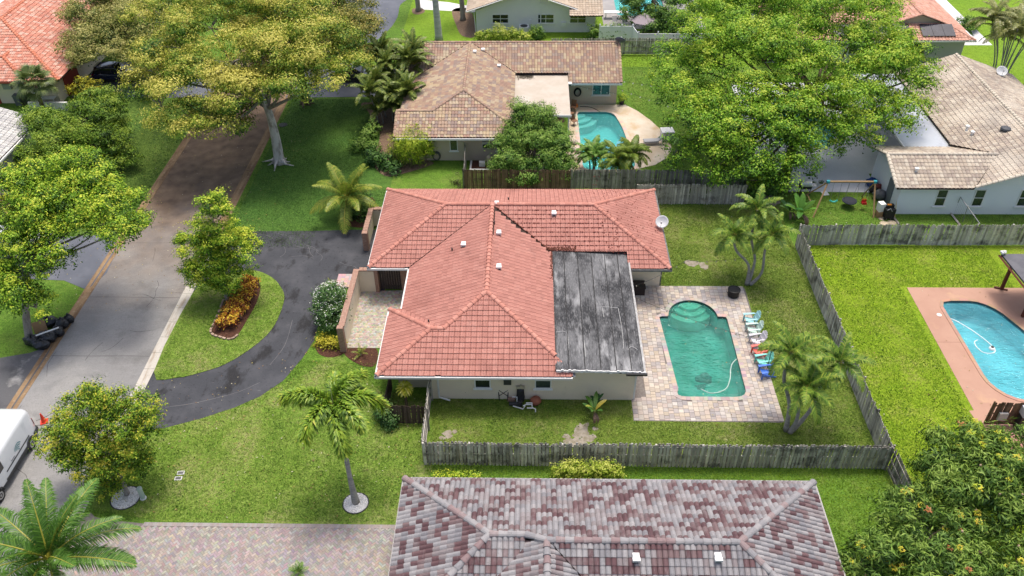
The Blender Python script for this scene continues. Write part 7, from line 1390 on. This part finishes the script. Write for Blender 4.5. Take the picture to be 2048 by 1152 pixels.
def string_lights(label, pts, nb, sag=.3, bulbr=.045, bm2=bulbm):
    t = thing('string_lights', pts[0], label, 'string lights'); P = []
    for a, b in zip(pts[:-1], pts[1:]):
        for k in range(13): f = k/12; P.append(tuple(a[j]+(b[j]-a[j])*f-(sag*4*f*(1-f) if j == 2 else 0) for j in range(3)))
    q = MB(); q.tube(P, .011, 5, False); part('wire', q, wire, t); tot = len(P)-1
    for k in range(nb):
        f = (k+.5)/nb*tot; i = int(f); p = [P[i][j]+(P[i+1][j]-P[i][j])*(f-i) for j in range(3)]; q = MB(); q.lathe((p[0], p[1], p[2]-.13), [(.01, 0), (bulbr, .03), (bulbr*.9, .07), (.02, .13)], 8); part('bulb', q, bm2, t)
string_lights('string of bulbs sagging from the patio roof across the green pool', [(6.75, 42.3, 2.85), (14.9, 38.6, 2.3)], 14, .25)
string_lights('string of bulbs from the patio roof over the pool steps', [(6.75, 43.4, 2.85), (10.8, 46.9, 2.4), (15.2, 47.2, 2.5)], 14, .2)
x, y = 14.95, 38.6; single('light_pole', MB().tube([(x, y, 0), (x, y, 2.35)], .025, 6), darkmetal, (x, y, 0), 'thin dark pole holding string lights beside the chairs', 'pole')
# satellite dishes
def dish(label, x, y, z, r_, aim, mat, mast=.5):
    t = thing('satellite_dish', (x, y, z), label, 'satellite dish'); m_ = Matrix.Rotation(aim[0], 3, 'Z') @ Matrix.Rotation(aim[1], 3, 'Y'); q = MB(); c = Vector((x, y, z+mast)); q.tube([(x, y, z-.2), (x, y, z+mast)], .03, 6); part('mast', q, M('galvanised', (.5, .5, .5), .5), t)
    q = MB(); q.lathe(c, [(.02, 0), (r_*.5, .03), (r_*.85, .1), (r_, .16), (r_, .18), (r_*.8, .12), (.03, .03)], 24, m_); part('reflector', q, mat, t, smooth=True)
    q = MB(); a = c+m_ @ Vector((r_*.9, 0, .12)); b = c+m_ @ Vector((r_*.3, 0, r_*1.0)); q.tube([a, b], .02, 5); q.box(b, (.1, .1, .12)); part('feed_arm', q, M('galvanised', (.5, .5, .5), .5), t); return t
dw = M('dish_white', (.62, .63, .64), .45, var=[(6, (.5, .5, .52), .45, .7, .6)])
dish('white satellite dish on the right end of the red roof', 9.45, 50.2, 2.75, .46, (-1.9, .75), dw, .55)
dish('grey satellite dish at the far end of the pale house beside the leaning palms', 43.4, 74.2, 3.2, .5, (-1.7, .7), dw, .6)
dish('dark grey satellite dish on the right end of the brown tile ridge', 8.6, 78.4, 4.7, .5, (1.2, .9), M('dish_dark', (.10, .12, .16), .5), .3)
# pool equipment by the back wall
pvc = M('pvc_white', (.74, .74, .72), .4); eqd = M('equip_dark', (.03, .03, .033), .5)
x0, y0 = G(1040, 815); t = thing('pool_equipment', (x0, y0, 0), 'pool pump and tall black filter with white pipes by the back wall', 'pool equipment')
fx0, fy0 = G(1041, 800); q = MB(); q.lathe((fx0, fy0, 0), [(.24, 0), (.26, .3), (.26, .34), (.24, .36), (.22, .95), (.12, 1.08)], 16); part('filter_tank', q, eqd, t, smooth=False)
q = MB(); q.box((fx0, fy0-.05, 1.14), (.5, .14, .16)); q.box((fx0+.02, fy0-.05, 1.26), (.08, .1, .14)); part('valve_block', q, M('equip_beige', (.45, .4, .3), .6), t)
px_, py_ = G(1030, 812); q = MB(); q.tube([(px_-.35, py_, .2), (px_+.25, py_, .2)], .13, 12); q.lathe((px_+.3, py_, .05), [(.14, 0), (.16, .35), (.1, .38)], 12); part('pump', q, eqd, t)
for pts in ([(1024, 794, .45), (1034, 794, .45), (1034, 803, .3), (1041, 803, .3)], [(1046, 812, .3), (1052, 809, .35), (1064, 809, .35), (1064, 816, .15)], [(1054, 816, .2), (1066, 816, .2), (1071, 818, .18), (1071, 824, .02)], [(1026, 812, .12), (1046, 818, .08), (1050, 812, .3)], [(1052, 806, .45), (1064, 806, .45), (1064, 812, .3)]):
    q = MB(); q.tube([(*G(a, b, z), z) for a, b, z in pts], .036, 6); part('pipe', q, pvc, t)
x, y = G(1071, 806); q = MB(); q.blob((x, y, .2), (.34, .32, .3), 3, 8, .08, flat=-.2); part('covered_heater', q, M('cover_rust', (.34, .12, .07), .8, var=[(6, (.25, .09, .06), .45, .7, .7)]), t, smooth=True); q = MB(); q.box((G(1023, 800)[0], G(1023, 800)[1], .1), (.45, .3, .2)); part('brick_base', q, brickcol, t)
q = MB(); q.bb(fx0-1.0, fx0-.55, 35.80, 35.95, 1.35, 1.95); single('electric_box', q, M('box_dark', (.05, .055, .055), .5), (fx0-.78, 35.88, 1.6), 'dark electric box on the wall above the pool pump', 'electric box')
x, y = G(1007, 798); t = thing('hose_reel', (x, y, 0), 'black folded chair frame with pale pad leaning on the back wall', 'folding chair')
q = MB(); q.tube([(x-.25, y-.12, .03), (x-.3, y+.05, .7), (x-.18, y+.16, 1.05), (x+.18, y+.16, 1.05), (x+.3, y+.05, .7), (x+.25, y-.12, .03)], .03, 6); q.tube([(x-.27, y-.05, .3), (x+.27, y+.0, .75)], .02, 5); q.tube([(x+.27, y-.05, .3), (x-.27, y+.0, .75)], .02, 5); part('frame', q, darkmetal, t); q = MB(); q.box((x, y+.1, .88), (.36, .05, .32), rx=-.25); part('pad', q, M('pad_pale', (.55, .58, .62), .6), t)
x, y = G(932, 795); single('garden_tap', MB().tube([(x, y, 0), (x, y, .5), (x, y-.1, .55)], .03, 6).box((x, y, .55), (.12, .03, .03)), darkmetal, (x, y, 0), 'dark garden tap post against the back wall', 'tap')
# ================================================================ neighbours' yards
# swing set
t = thing('swing_set', (24.8, 57.4, 0), 'wooden swing set with teal brackets behind the fence by the patio', 'swing set'); tim = M('timber', (.36, .24, .12), .8, var=[(5, (.26, .16, .08), .45, .7, .8, (1, 1, 1))]); teal = M('bracket_teal', (.03, .30, .36), .5)
TL, TR = (23.35, 57.35, 2.3), (27.0, 57.35, 2.3)
q = MB(); q.box(((TL[0]+TR[0])/2, TL[1], 2.3), (TR[0]-TL[0]+.1, .12, .12)); part('beam', q, tim, t)
for a, bs in ((TL, ((22.25, 55.75), (22.15, 58.7))), (TR, ((26.95, 55.75), (27.0, 58.9)))):
    for b in bs: q = MB(); q.tube([(b[0], b[1], 0), (a[0], a[1], a[2]-.04)], .065, 4); part('leg', q, tim, t)
    q = MB(); q.box((a[0], a[1], 2.3), (.24, .2, .2)); part('bracket', q, teal, t)
q = MB(); q.tube([(22.2, 56.9, .75), (22.2, 57.9, .75)], .04, 4); part('brace', q, tim, t)
rope = M('rope', (.2, .2, .2), .8)
def ropes(pairs, par):
    for a, b in pairs: q = MB(); q.tube([a, b], .012, 4, False); part('chain', q, rope, par)
cx, cy = 25.4, 57.3; q = MB(); q.lathe((cx, cy, .55), [(.5, 0), (.55, .03), (.5, .06), (.05, .05)], 22); part('disc_seat', q, M('disc_black', (.02, .022, .035), .5), t)
q = MB(); q.tube([(cx+.53*math.cos(a), cy+.53*math.sin(a), .58) for a in np.linspace(0, 2*math.pi, 25)], .045, 6, False); part('disc_ring', q, M('ring_navy', (.025, .03, .05), .5), t)
ropes([((cx-.35, 57.35, 2.25), (cx-.45, cy-.2, .6)), ((cx-.35, 57.35, 2.25), (cx-.3, cy+.4, .6)), ((cx+.4, 57.35, 2.25), (cx+.45, cy-.2, .6)), ((cx+.4, 57.35, 2.25), (cx+.3, cy+.4, .6))], t)
q = MB(); q.tube([(23.85, 57.3, .62), (24.0, 57.3, .5), (24.15, 57.3, .47), (24.3, 57.3, .5), (24.45, 57.3, .62)], .07, 6); part('belt_seat', q, M('belt_teal', (.06, .5, .42), .5), t); ropes([((23.85, 57.35, 2.25), (23.85, 57.3, .62)), ((24.45, 57.35, 2.25), (24.45, 57.3, .62))], t)
q = MB(); q.box((26.45, 57.0, .55), (.36, .3, .12)); q.box((26.45, 57.12, .7), (.36, .05, .3)); q.box((26.45, 56.86, .66), (.3, .04, .1)); part('toddler_seat', q, M('seat_red', (.6, .03, .03), .4), t); q = MB(); q.box((26.45, 57.05, .95), (.05, .04, .3)); q.box((26.32, 57.05, .95), (.04, .04, .3)); part('seat_strap', q, M('strap_yellow', (.7, .5, .05), .5), t); ropes([((26.3, 57.35, 2.25), (26.3, 57.0, 1.1)), ((26.6, 57.35, 2.25), (26.6, 57.0, 1.1))], t)
# grill, pots and clutter by the patio
x, y = G(1607, 388); t = thing('barbecue_grill', (x, y, 0), 'barbecue grill with pale domed lid at the edge of the grey patio', 'grill'); q = MB(); q.tube([(x-.42, y, .95), (x+.42, y, .95)], .30, 14); part('lid', q, M('lid_steel', (.55, .57, .58), .35, metal=.4), t); q = MB(); q.bb(x-.45, x+.45, y-.28, y+.28, .62, .9); part('firebox', q, eqd, t); q = MB(); q.bb(x+.46, x+.85, y-.25, y+.25, .84, .88); part('side_shelf', q, M('shelf_grey', (.4, .41, .42), .5), t)
for sx in (-.38, .38):
    for sy in (-.22, .22): q = MB(); q.bb(x+sx-.025, x+sx+.025, y+sy-.025, y+sy+.025, 0, .64); part('leg', q, eqd, t)
def pot(label, x, y, r_, h_, mat, soil=True, plant=None, group=None):
    t = thing('plant_pot', (x, y, 0), label, 'pot', group); q = MB(); q.lathe((x, y, .015), [(r_*.7, 0), (r_, h_), (r_*1.08, h_), (r_*1.08, h_+.04), (r_*.9, h_+.04), (r_*.85, h_-.04), (.02, h_-.04)], 16); part('pot', q, mat, t)
    q = MB(); q.lathe((x, y, h_-.06), [(r_*.86, 0), (r_*.8, .05), (.02, .06)], 14); part('soil', q, mulch, t)
    if plant:
        V, F, T, CL = crown_cloud([(x, y, h_+plant[1]*.7, plant[0], plant[0], plant[1])], 8, 18, .16, plant[2], rc=.2, aspect=.3); me = npmesh('foliage', V-np.array([x, y, 0]), F, T); link('foliage', me, leafm, t)
    return t
potw = M('pot_white', (.62, .65, .62), .5); 
for px, py, lb in ((1605, 378, 'white pot beside the barbecue grill'), (1626, 377, 'white pot between the grill and the swing leg'), (1641, 376, 'white pot just behind the swing set leg')): x, y = G(px, py); pot(lb, x, y+.2, .24, .34, potw, plant=(.14, .12, GLOSS), group='white pots by the patio')
for px, py, lb, c, r_ in ((1741, 372, 'blue covered ball bin against the pale wall', (.02, .06, .22), .45), (1752, 382, 'dark red covered item against the pale wall', (.16, .035, .03), .4), (1757, 398, 'grey tarpaulin bundle against the pale wall', (.14, .145, .15), .5), (1745, 385, 'black bag beside the blue bin by the swing', (.02, .02, .022), .35)):
    x, y = G(px, py); q = MB(); q.blob((x, y, r_*.8), (r_, r_*.85, r_*.9), int(px), 9, .14, flat=-r_*.8); single('covered_item', q, M('cover_%d' % px, c, .6, var=[(5, tuple(v*.5 for v in c), .45, .7, .7)], bump=(6, .8, .06)), (x, y, 0), lb, 'bundle', smooth=True)
x, y = G(1757, 432); t = thing('carton', (x, y, 0), 'white and brown stacked carton beside the swing set', 'box'); q = MB(); q.box((x, y, .25), (.5, .45, .5), rz=.1); part('brown_carton', q, M('cardboard', (.3, .2, .1), .9), t); q = MB(); q.box((x, y+.05, .85), (.45, .5, .7), rz=.2); part('white_carton', q, white, t)
x, y = G(1774, 436); t = thing('cart', (x, y, 0), 'black folded cart with orange tool standing against the pale wall', 'cart'); q = MB(); q.box((x, y, .55), (.75, .6, .75), rz=.15); q.box((x, y+.15, 1.0), (.6, .3, .3), rz=.15); part('body', q, M('cart_black', (.016, .016, .018), .6, bump=(9, .8, .05)), t); q = MB(); q.tube([(x-.3, y-.3, .9), (x-.1, y-.32, 1.1), (x+.1, y-.3, .8)], .02, 5); part('handle', q, M('galvanised', (.5, .5, .5), .5), t); q = MB(); q.box((x-.1, y+.05, 1.2), (.3, .12, .1)); part('orange_tool', q, M('tool_orange', (.7, .25, .03), .5), t)
for sx in (-.3, .3): q = MB(); q.lathe((x+sx, y-.3, .1), [(.1, -.03), (.1, .03)], 12, Matrix.Rotation(R(90), 3, 'X')); part('wheel', q, tyrem, t)
for i, (px, py, r_) in enumerate([(1756, 429, .32), (1765, 437, .34), (1769, 447, .38), (1782, 434, .34), (1784, 445, .38)]):
    x, y = G(px, py); q = MB(); q.blob((x, y, .0), (r_, r_*.85, .045), i, 10, .06); single('stepping_stone', q, M('flagstone', (.50, .42, .30), .9, orand=.15, var=[(5, (.4, .33, .24), .45, .7, .8)]), (x, y, 0), ['small round stepping stone nearest the white carton', 'tan stepping stone second in the left column by the cart', 'tan stepping stone nearest the fence, left column', 'stepping stone directly below the black cart', 'grey tan stepping stone nearest the fence, right column'][i], 'stepping stone', 'stepping stones by the cart', smooth=True)
a, b = G(1789, 437), G(1791, 405, .9); single('garden_stick', MB().tube([(*a, .05), (b[0], b[1], 1.35)], .02, 6), M('stick_yellow', (.6, .45, .12), .6), (*a, 0), 'yellow handled stick leaning beside the black cart', 'stick')
t = thing('dog_run_frame', (33., 54.6, 0), 'leaning grey metal gate frame between fence and pale wall', 'gate frame'); gm = M('frame_steel', (.28, .29, .30), .5, metal=.5); A = (*G(1908, 423), 0); B = PY(1921, 394, 56.1); Cc = PY(1960, 448, 53.2); 
q = MB(); q.tube([A, B], .03, 6); q.tube([B, Cc], .03, 6); D_ = (*G(1925, 444), 0); q.tube([D_, PY(1936, 412, 54.9)], .03, 6); q.tube([(*G(1943, 450), 0), PY(1950, 432, 53.6)], .03, 6); part('frame', q, gm, t)
q = MB()
for k in range(16):
    f = k/16; p = Vector(B).lerp(Vector(Cc), f); q.tube([p, (p.x, p.y, .02)], .006, 3, False)
part('mesh_wires', q, gm, t)
for (a, b, lb) in ((G(1898, 424), G(1920, 452), 'weathered timber beam lying beside the gate frame'), (G(1787, 436), G(1798, 450), 'short timber edging beside the stepping stones')):
    single('timber_beam', MB().tube([(*a, .08), (*b, .08)], .09, 4), w_mid, (*a, 0), lb, 'timber')
single('white_board', MB().box((*G(1650, 387), .02), (.5, .6, .03), rz=.15), white, (*G(1650, 387), 0), 'white board lying on the grass under the swing beam', 'board')
# furniture by the turquoise pool
x, y = G(1243, 208); pot('dark pot with bright leafy plant at the corner of the tan house', x, y, .28, .4, M('pot_dark', (.03, .03, .04), .4), plant=(.5, .45, LIME))
x, y = G(1150, 206); t = thing('hose_coil', (4.6, 75.1, 1.2), 'black hose coil hung on the tan wall beside the patio', 'hose')
for k in range(4): q = MB(); q.tube([(4.55+(.34-.03*k)*math.cos(a), 75.16-.05*k, 1.3+(.44-.03*k)*math.sin(a)) for a in np.linspace(0, 2*math.pi, 21)], .03, 5, False); part('coil', q, wire, t)
t = thing('hose_reel', (-8.3, 64.4, .6), 'grey hose coil on the tan wall below the small window', 'hose')
for k in range(4): q = MB(); q.tube([(-8.1+(.36-.03*k)*math.cos(a), 64.42-.05*k, .5+(.44-.03*k)*math.sin(a)) for a in np.linspace(0, 2*math.pi, 21)], .035, 5, False); part('coil', q, M('hose_grey', (.09, .09, .1), .5), t)
x, y = G(1333, 277); t = thing('deck_box', (x, y, 0), 'white cube deck box at the curved edge of the tan deck', 'box'); q = MB(); q.box((x, y, .42), (1.05, .95, .8), rz=.12); part('body', q, white, t); q = MB(); q.box((x, y, .84), (1.12, 1.02, .06), rz=.12); part('lid', q, white, t)
def lounger(label, x, y, rz, frame, cushion, group):
    t = link('sun_lounger', None); t.location = (x, y, .02); t.rotation_euler = (0, 0, rz); tag(t, label, 'lounger', group); ORG[t.name] = (0, 0, 0)
    q = MB(); q.box((-.2, .3, .3), (1.3, .04, .05)); q.box((-.2, -.3, .3), (1.3, .04, .05)); part('frame', q, frame, t); q = MB(); q.box((-.2, 0, .36), (1.25, .58, .08)); part('seat_cushion', q, cushion, t); q = MB(); q.box((.68, 0, .58), (.72, .58, .08), ry=-.7); part('backrest', q, cushion, t)
    for sx in (-.75, .35):
        for sy in (-.28, .28): q = MB(); q.box((sx, sy, .14), (.04, .04, .28)); part('leg', q, frame, t)
    return t
cyan = M('cushion_cyan', (.16, .52, .62), .8, var=[(4, (.25, .62, .7), .45, .7, .6)])
for i, (px, py, rz_, lb) in enumerate([(1180, 312, 1.5, 'turquoise cushioned lounger behind the small dark palm'), (1208, 308, 1.2, 'turquoise cushioned lounger between the two palms'), (1228, 308, .9, 'turquoise cushioned lounger nearest the drooping palm')]): x, y = G(px, py); lounger(lb, x, y, rz_, white, cyan, 'loungers by the turquoise pool')
x, y = G(1305, 288); lounger('grey cushioned lounger beside the white deck box', x, y, .1, M('frame_grey', (.4, .4, .41), .5), M('cushion_grey', (.38, .38, .39), .9), None)
for i, (px, py, lb) in enumerate([(1170, 262, 'pale rounded deck stone at the left edge of the turquoise pool'), (1160, 283, 'pale boulder behind the small dark palm'), (1162, 300, 'pale boulder beside the turquoise loungers')]): x, y = 4.0-.0*i, [67.5, 66.2, 64.8][i]; single('boulder', MB().blob((x, y, .15), (.34, .3, .22), i, 8, .12, flat=-.15), M('boulder_pale', (.55, .48, .40), .9, var=[(4, (.45, .38, .31), .45, .7, .8)]), (x, y, 0), lb, 'boulder', smooth=True)
def metal_chair(label, x, y, rz):
    t = link('patio_chair', None); t.location = (x, y, .02); t.rotation_euler = (0, 0, rz); tag(t, label, 'chair', 'chairs on the tan patio'); ORG[t.name] = (0, 0, 0); q = MB(); q.box((0, 0, .44), (.5, .5, .05)); part('seat', q, M('rust_fabric', (.22, .12, .07), .8), t); q = MB(); q.box((.25, 0, .75), (.04, .5, .55), ry=.15); part('backrest', q, M('rust_fabric', (.22, .12, .07), .8), t)
    for sx in (-.22, .22):
        for sy in (-.22, .22): q = MB(); q.box((sx, sy, .22), (.03, .03, .44)); part('leg', q, darkmetal, t)
metal_chair('brown patio chair nearest the hose coil', 4.1, 73.8, 1.2); metal_chair('brown patio chair close to the patio post', 4.0, 72.4, -.4); metal_chair('brown patio chair nearest the pool steps', 4.1, 71.0, 2.2)
t = thing('patio_table', (2.6, 70.5, 0), 'round brown table in the shade of the pale patio roof', 'table'); q = MB(); q.lathe((2.6, 70.5, .72), [(.6, 0), (.6, .04), (.05, .045)], 20); part('table_top', q, M('table_brown', (.14, .08, .05), .5), t); q = MB(); q.lathe((2.6, 70.5, 0), [(.3, .02), (.05, .06), (.05, .72)], 12); part('pedestal', q, darkmetal, t)
single('inflatable_toy', MB().blob((4.35, 74.4, .25), (.25, .2, .24), 3, 8, .15), M('toy_orange', (.75, .2, .03), .5), (4.35, 74.4, 0), 'orange and red pool toy beside the hose coil', 'toy', smooth=True)
hose('garden_hose', 'thin dark garden hose trailing to the turquoise pool', [(1160, 213), (1180, 214), (1192, 219), (1200, 224)], .05, .025, wire)
string_lights('white bulbs strung over the green lawn from the tan house to the big tree', [(8.5, 75.1, 2.5), (19, 71., 3.2)], 13, .2, .06, M('bulb_white', (.8, .8, .78), .2)); string_lights('white bulbs strung low over the tan pool deck lawn', [(8.4, 75.1, 1.7), (18.5, 66.5, 2.2)], 13, .2, .06, M('bulb_white', (.8, .8, .78), .2))
string_lights('white bulbs strung across the tan house wall', [(3.9, 75.05, 2.2), (8.3, 75.05, 1.2)], 7, .1, .05, M('bulb_white', (.8, .8, .78), .2))
t = thing('pump_pad', (-4.4, 63.4, 0), 'white kerbed gravel pad with pump and box against the tan wall', 'pump pad'); q = MB(); 
for a in ((-5.15, -3.2, 62.75, 62.9), (-5.15, -5.0, 62.9, 64.3)): q.bb(*a, 0, .12)
part('kerb', q, white, t); q = MB(); q.bb(-5.0, -3.2, 62.9, 64.4, 0, .05); part('gravel', q, mulch, t); q = MB(); q.box((-4.1, 63.5, .25), (.5, .35, .4)); part('pump', q, pvc, t); q = MB(); q.lathe((-3.5, 63.8, 0), [(.22, .05), (.22, .8), (.1, .9)], 12); part('tank', q, M('tank_beige', (.5, .44, .32), .6), t); q = MB(); q.bb(-4.1, -3.4, 64.25, 64.5, 1.3, 1.9); part('control_box', q, M('box_white_dark', (.55, .55, .54), .5), t); q = MB(); q.bb(-4.05, -3.45, 64.22, 64.25, 1.35, 1.7); part('box_cover', q, eqd, t)
x, y = G(1355, 314); single('shrub_ball', MB().blob((x, y, .3), (.42, .4, .36), 7, 10, .2, flat=-.3), M('twig_dark', (.06, .05, .055), .95, var=[(12, (.14, .12, .12), .45, .7, .8)], bump=(18, 1, .1)), (x, y, 0), 'dark twiggy mound in the grass under the big tree', 'mound')
# pale house at the top
x, y = G(1048, 68); t = thing('ac_unit', (x, y, 0), 'white air conditioner with black fan behind the yellow green hedge', 'air conditioner'); q = MB(); q.bb(x-.55, x+.55, y-.45, y+.45, 0, .95); part('case', q, white, t); q = MB(); q.lathe((x, y, .95), [(.42, 0), (.42, .02), (.1, .03)], 18); part('fan_grille', q, darkmetal, t)
lounger('white framed lounger with grey sling beyond the white fence, left one', 9.7, 94.8, 1.57, white, M('sling_grey', (.3, .3, .31), .8), 'pair of loungers at the top'); lounger('white framed lounger with grey sling beyond the white fence, right one', 10.8, 94.8, 1.57, white, M('sling_grey', (.3, .3, .31), .8), 'pair of loungers at the top')
t = thing('patio_table', (10.2, 98.6, 0), 'long white table beside the loungers at the top', 'table'); q = MB(); q.bb(8.6, 11.4, 96.9, 97.7, .7, .76); part('table_top', q, white, t)
for sx in (8.8, 11.2): q = MB(); q.bb(sx-.05, sx+.05, 97.2, 97.4, 0, .7); part('leg', q, white, t)
t = thing('parasol', (12.6, 91.8, 0), 'folded out grey mauve parasol behind the white vinyl fence', 'parasol'); q = MB(); q.lathe((12.6, 91.8, 1.9), [(1.5, 0), (1.45, .02), (.05, .75)], 8); part('canopy', q, M('canopy_mauve', (.33, .28, .30), .8), t); q = MB(); q.tube([(12.6, 91.8, 0), (12.6, 91.8, 2.6)], .035, 6); part('pole', q, darkmetal, t)
t = thing('planter', (7.6, 95, 0), 'white round planter beside the dark deck at the top', 'planter'); q = MB(); q.lathe((8.7, 93.9, 0), [(.25, 0), (.35, .4), (.3, .42), (.28, .3)], 14); part('bowl', q, white, t)
# pavilion on the terracotta deck
t = thing('pavilion', (34.5, 45, 0), 'dark roofed timber pavilion at the right edge of the terracotta deck', 'pavilion'); pm_ = M('pavilion_timber', (.12, .035, .022), .6)
q = MB(); q.add([(32.3, 47.3, 2.75), (38, 47.3, 2.75), (38, 43.6, 3.0), (32.5, 43.6, 2.75)]+[(32.3, 47.3, 2.62), (38, 47.3, 2.62), (38, 43.6, 2.87), (32.5, 43.6, 2.62)], [(3, 2, 1, 0), (4, 5, 6, 7), (0, 1, 5, 4), (1, 2, 6, 5), (2, 3, 7, 6), (3, 0, 4, 7)]); part('roof', q, M('pavilion_roof', (.10, .10, .115), .7, var=[(1.2, (.15, .15, .165), .45, .7, .8)]), t)
for x, y in ((33.05, 46.85), (37.6, 46.85), (33.2, 43.9)): q = MB(); q.bb(x-.09, x+.09, y-.09, y+.09, .02, 2.66); part('post', q, pm_, t); q = MB(); q.tube([(x, y, 1.9), (x+.5, y, 2.6)], .05, 4); part('brace', q, pm_, t)
q = MB(); q.tube([(32.35, 43.6, 2.6), (32.2, 47.3, 2.6)], .09, 4); q.tube([(32.3, 47.2, 2.6), (38, 47.2, 2.6)], .09, 4); part('fascia_beam', q, pm_, t); q = MB(); q.blob((32.35, 47.25, 2.95), (.22, .14, .1), 2, 6, .3); q.box((32.35, 47.25, 2.85), (.1, .1, .2)); part('bird_ornament', q, white, t); q = MB(); q.tube([(32.6, 47.0, .1), (33.4, 46.7, .06)], .07, 5); part('foot_beam', q, pm_, t)
t = thing('ac_unit', (28.6, 34.6, 0), 'pale air conditioner on the brown screen fence at the right', 'air conditioner'); q = MB(); q.bb(28.2, 28.9, 33.6, 34.1, 1.2, 1.75); part('case', q, M('ac_pale', (.5, .52, .55), .5), t); q = MB(); q.lathe((28.55, 33.58, 1.48), [(.22, 0), (.2, .02)], 14, Matrix.Rotation(R(90), 3, 'X')); part('fan_grille', q, M('grille', (.2, .21, .22), .5), t); q = MB(); q.bb(28.25, 28.85, 33.7, 34.1, 0, 1.2); part('stand', q, darkmetal, t)
single('pink_bin', MB().box((26.9, 32.2, .35), (1.5, 1.0, .7), rz=.1), M('plaster_pink', (.52, .22, .22), .8), (26.9, 32.2, 0), 'pink plaster block below the brown screen fence', 'block'); single('panel_box', MB().bb(27.1, 27.6, 33.95, 34.1, .6, 1.15), M('panel_grey', (.42, .40, .38), .6), (27.3, 34, .6), 'grey panel box on the left of the brown screen fence', 'panel box')
# orange roofed house: bins and clutter
for px, c, lb in ((41, (.10, .11, .13), 'grey wheeled bin against the cream wall at the top left'), (55, (.02, .02, .022), 'black wheeled bin beside the grey bin at the top left')):
    x, y = G(px, 209); t = thing('wheelie_bin', (x, y, 0), lb, 'bin'); q = MB(); q.box((x, y, .5), (.55, .55, 1.), taper=1.15); part('body', q, plastic('bin%d' % px, c), t); q = MB(); q.box((x, y, 1.03), (.68, .7, .07)); part('lid', q, plastic('bin%d' % px, c), t)
single('garden_wall', MB().bb(-48.4, -44.6, 73.9, 74.15, 0, .8), white, (-46.5, 74, 0), 'low white garden wall below the fan palm', 'wall')
for dx, c, lb in ((-47.6, (.5, .03, .03), 'red bucket behind the low white wall'), (-47., (.03, .03, .03), 'black crate behind the low white wall'), (-44.4, (.02, .4, .15), 'green tub at the right end of the low white wall')):
    q = MB(); q.lathe((dx, 74.6, 0), [(.22, 0), (.28, .5), (.25, .52), (.2, .1)], 12); single('tub', q, plastic('tub%d' % int(-dx*10), c), (dx, 74.6, 0), lb, 'tub')
t = thing('work_table', (-46.9, 75, 0), 'white table under the fan palm against the cream wall', 'table'); q = MB(); q.bb(-47.8, -46.2, 74.7, 75.3, .75, .8); part('table_top', q, white, t); q = MB()
for sx in (-47.7, -46.3): q.bb(sx-.03, sx+.03, 74.75, 74.8, 0, .75)
part('legs', q, white, t)
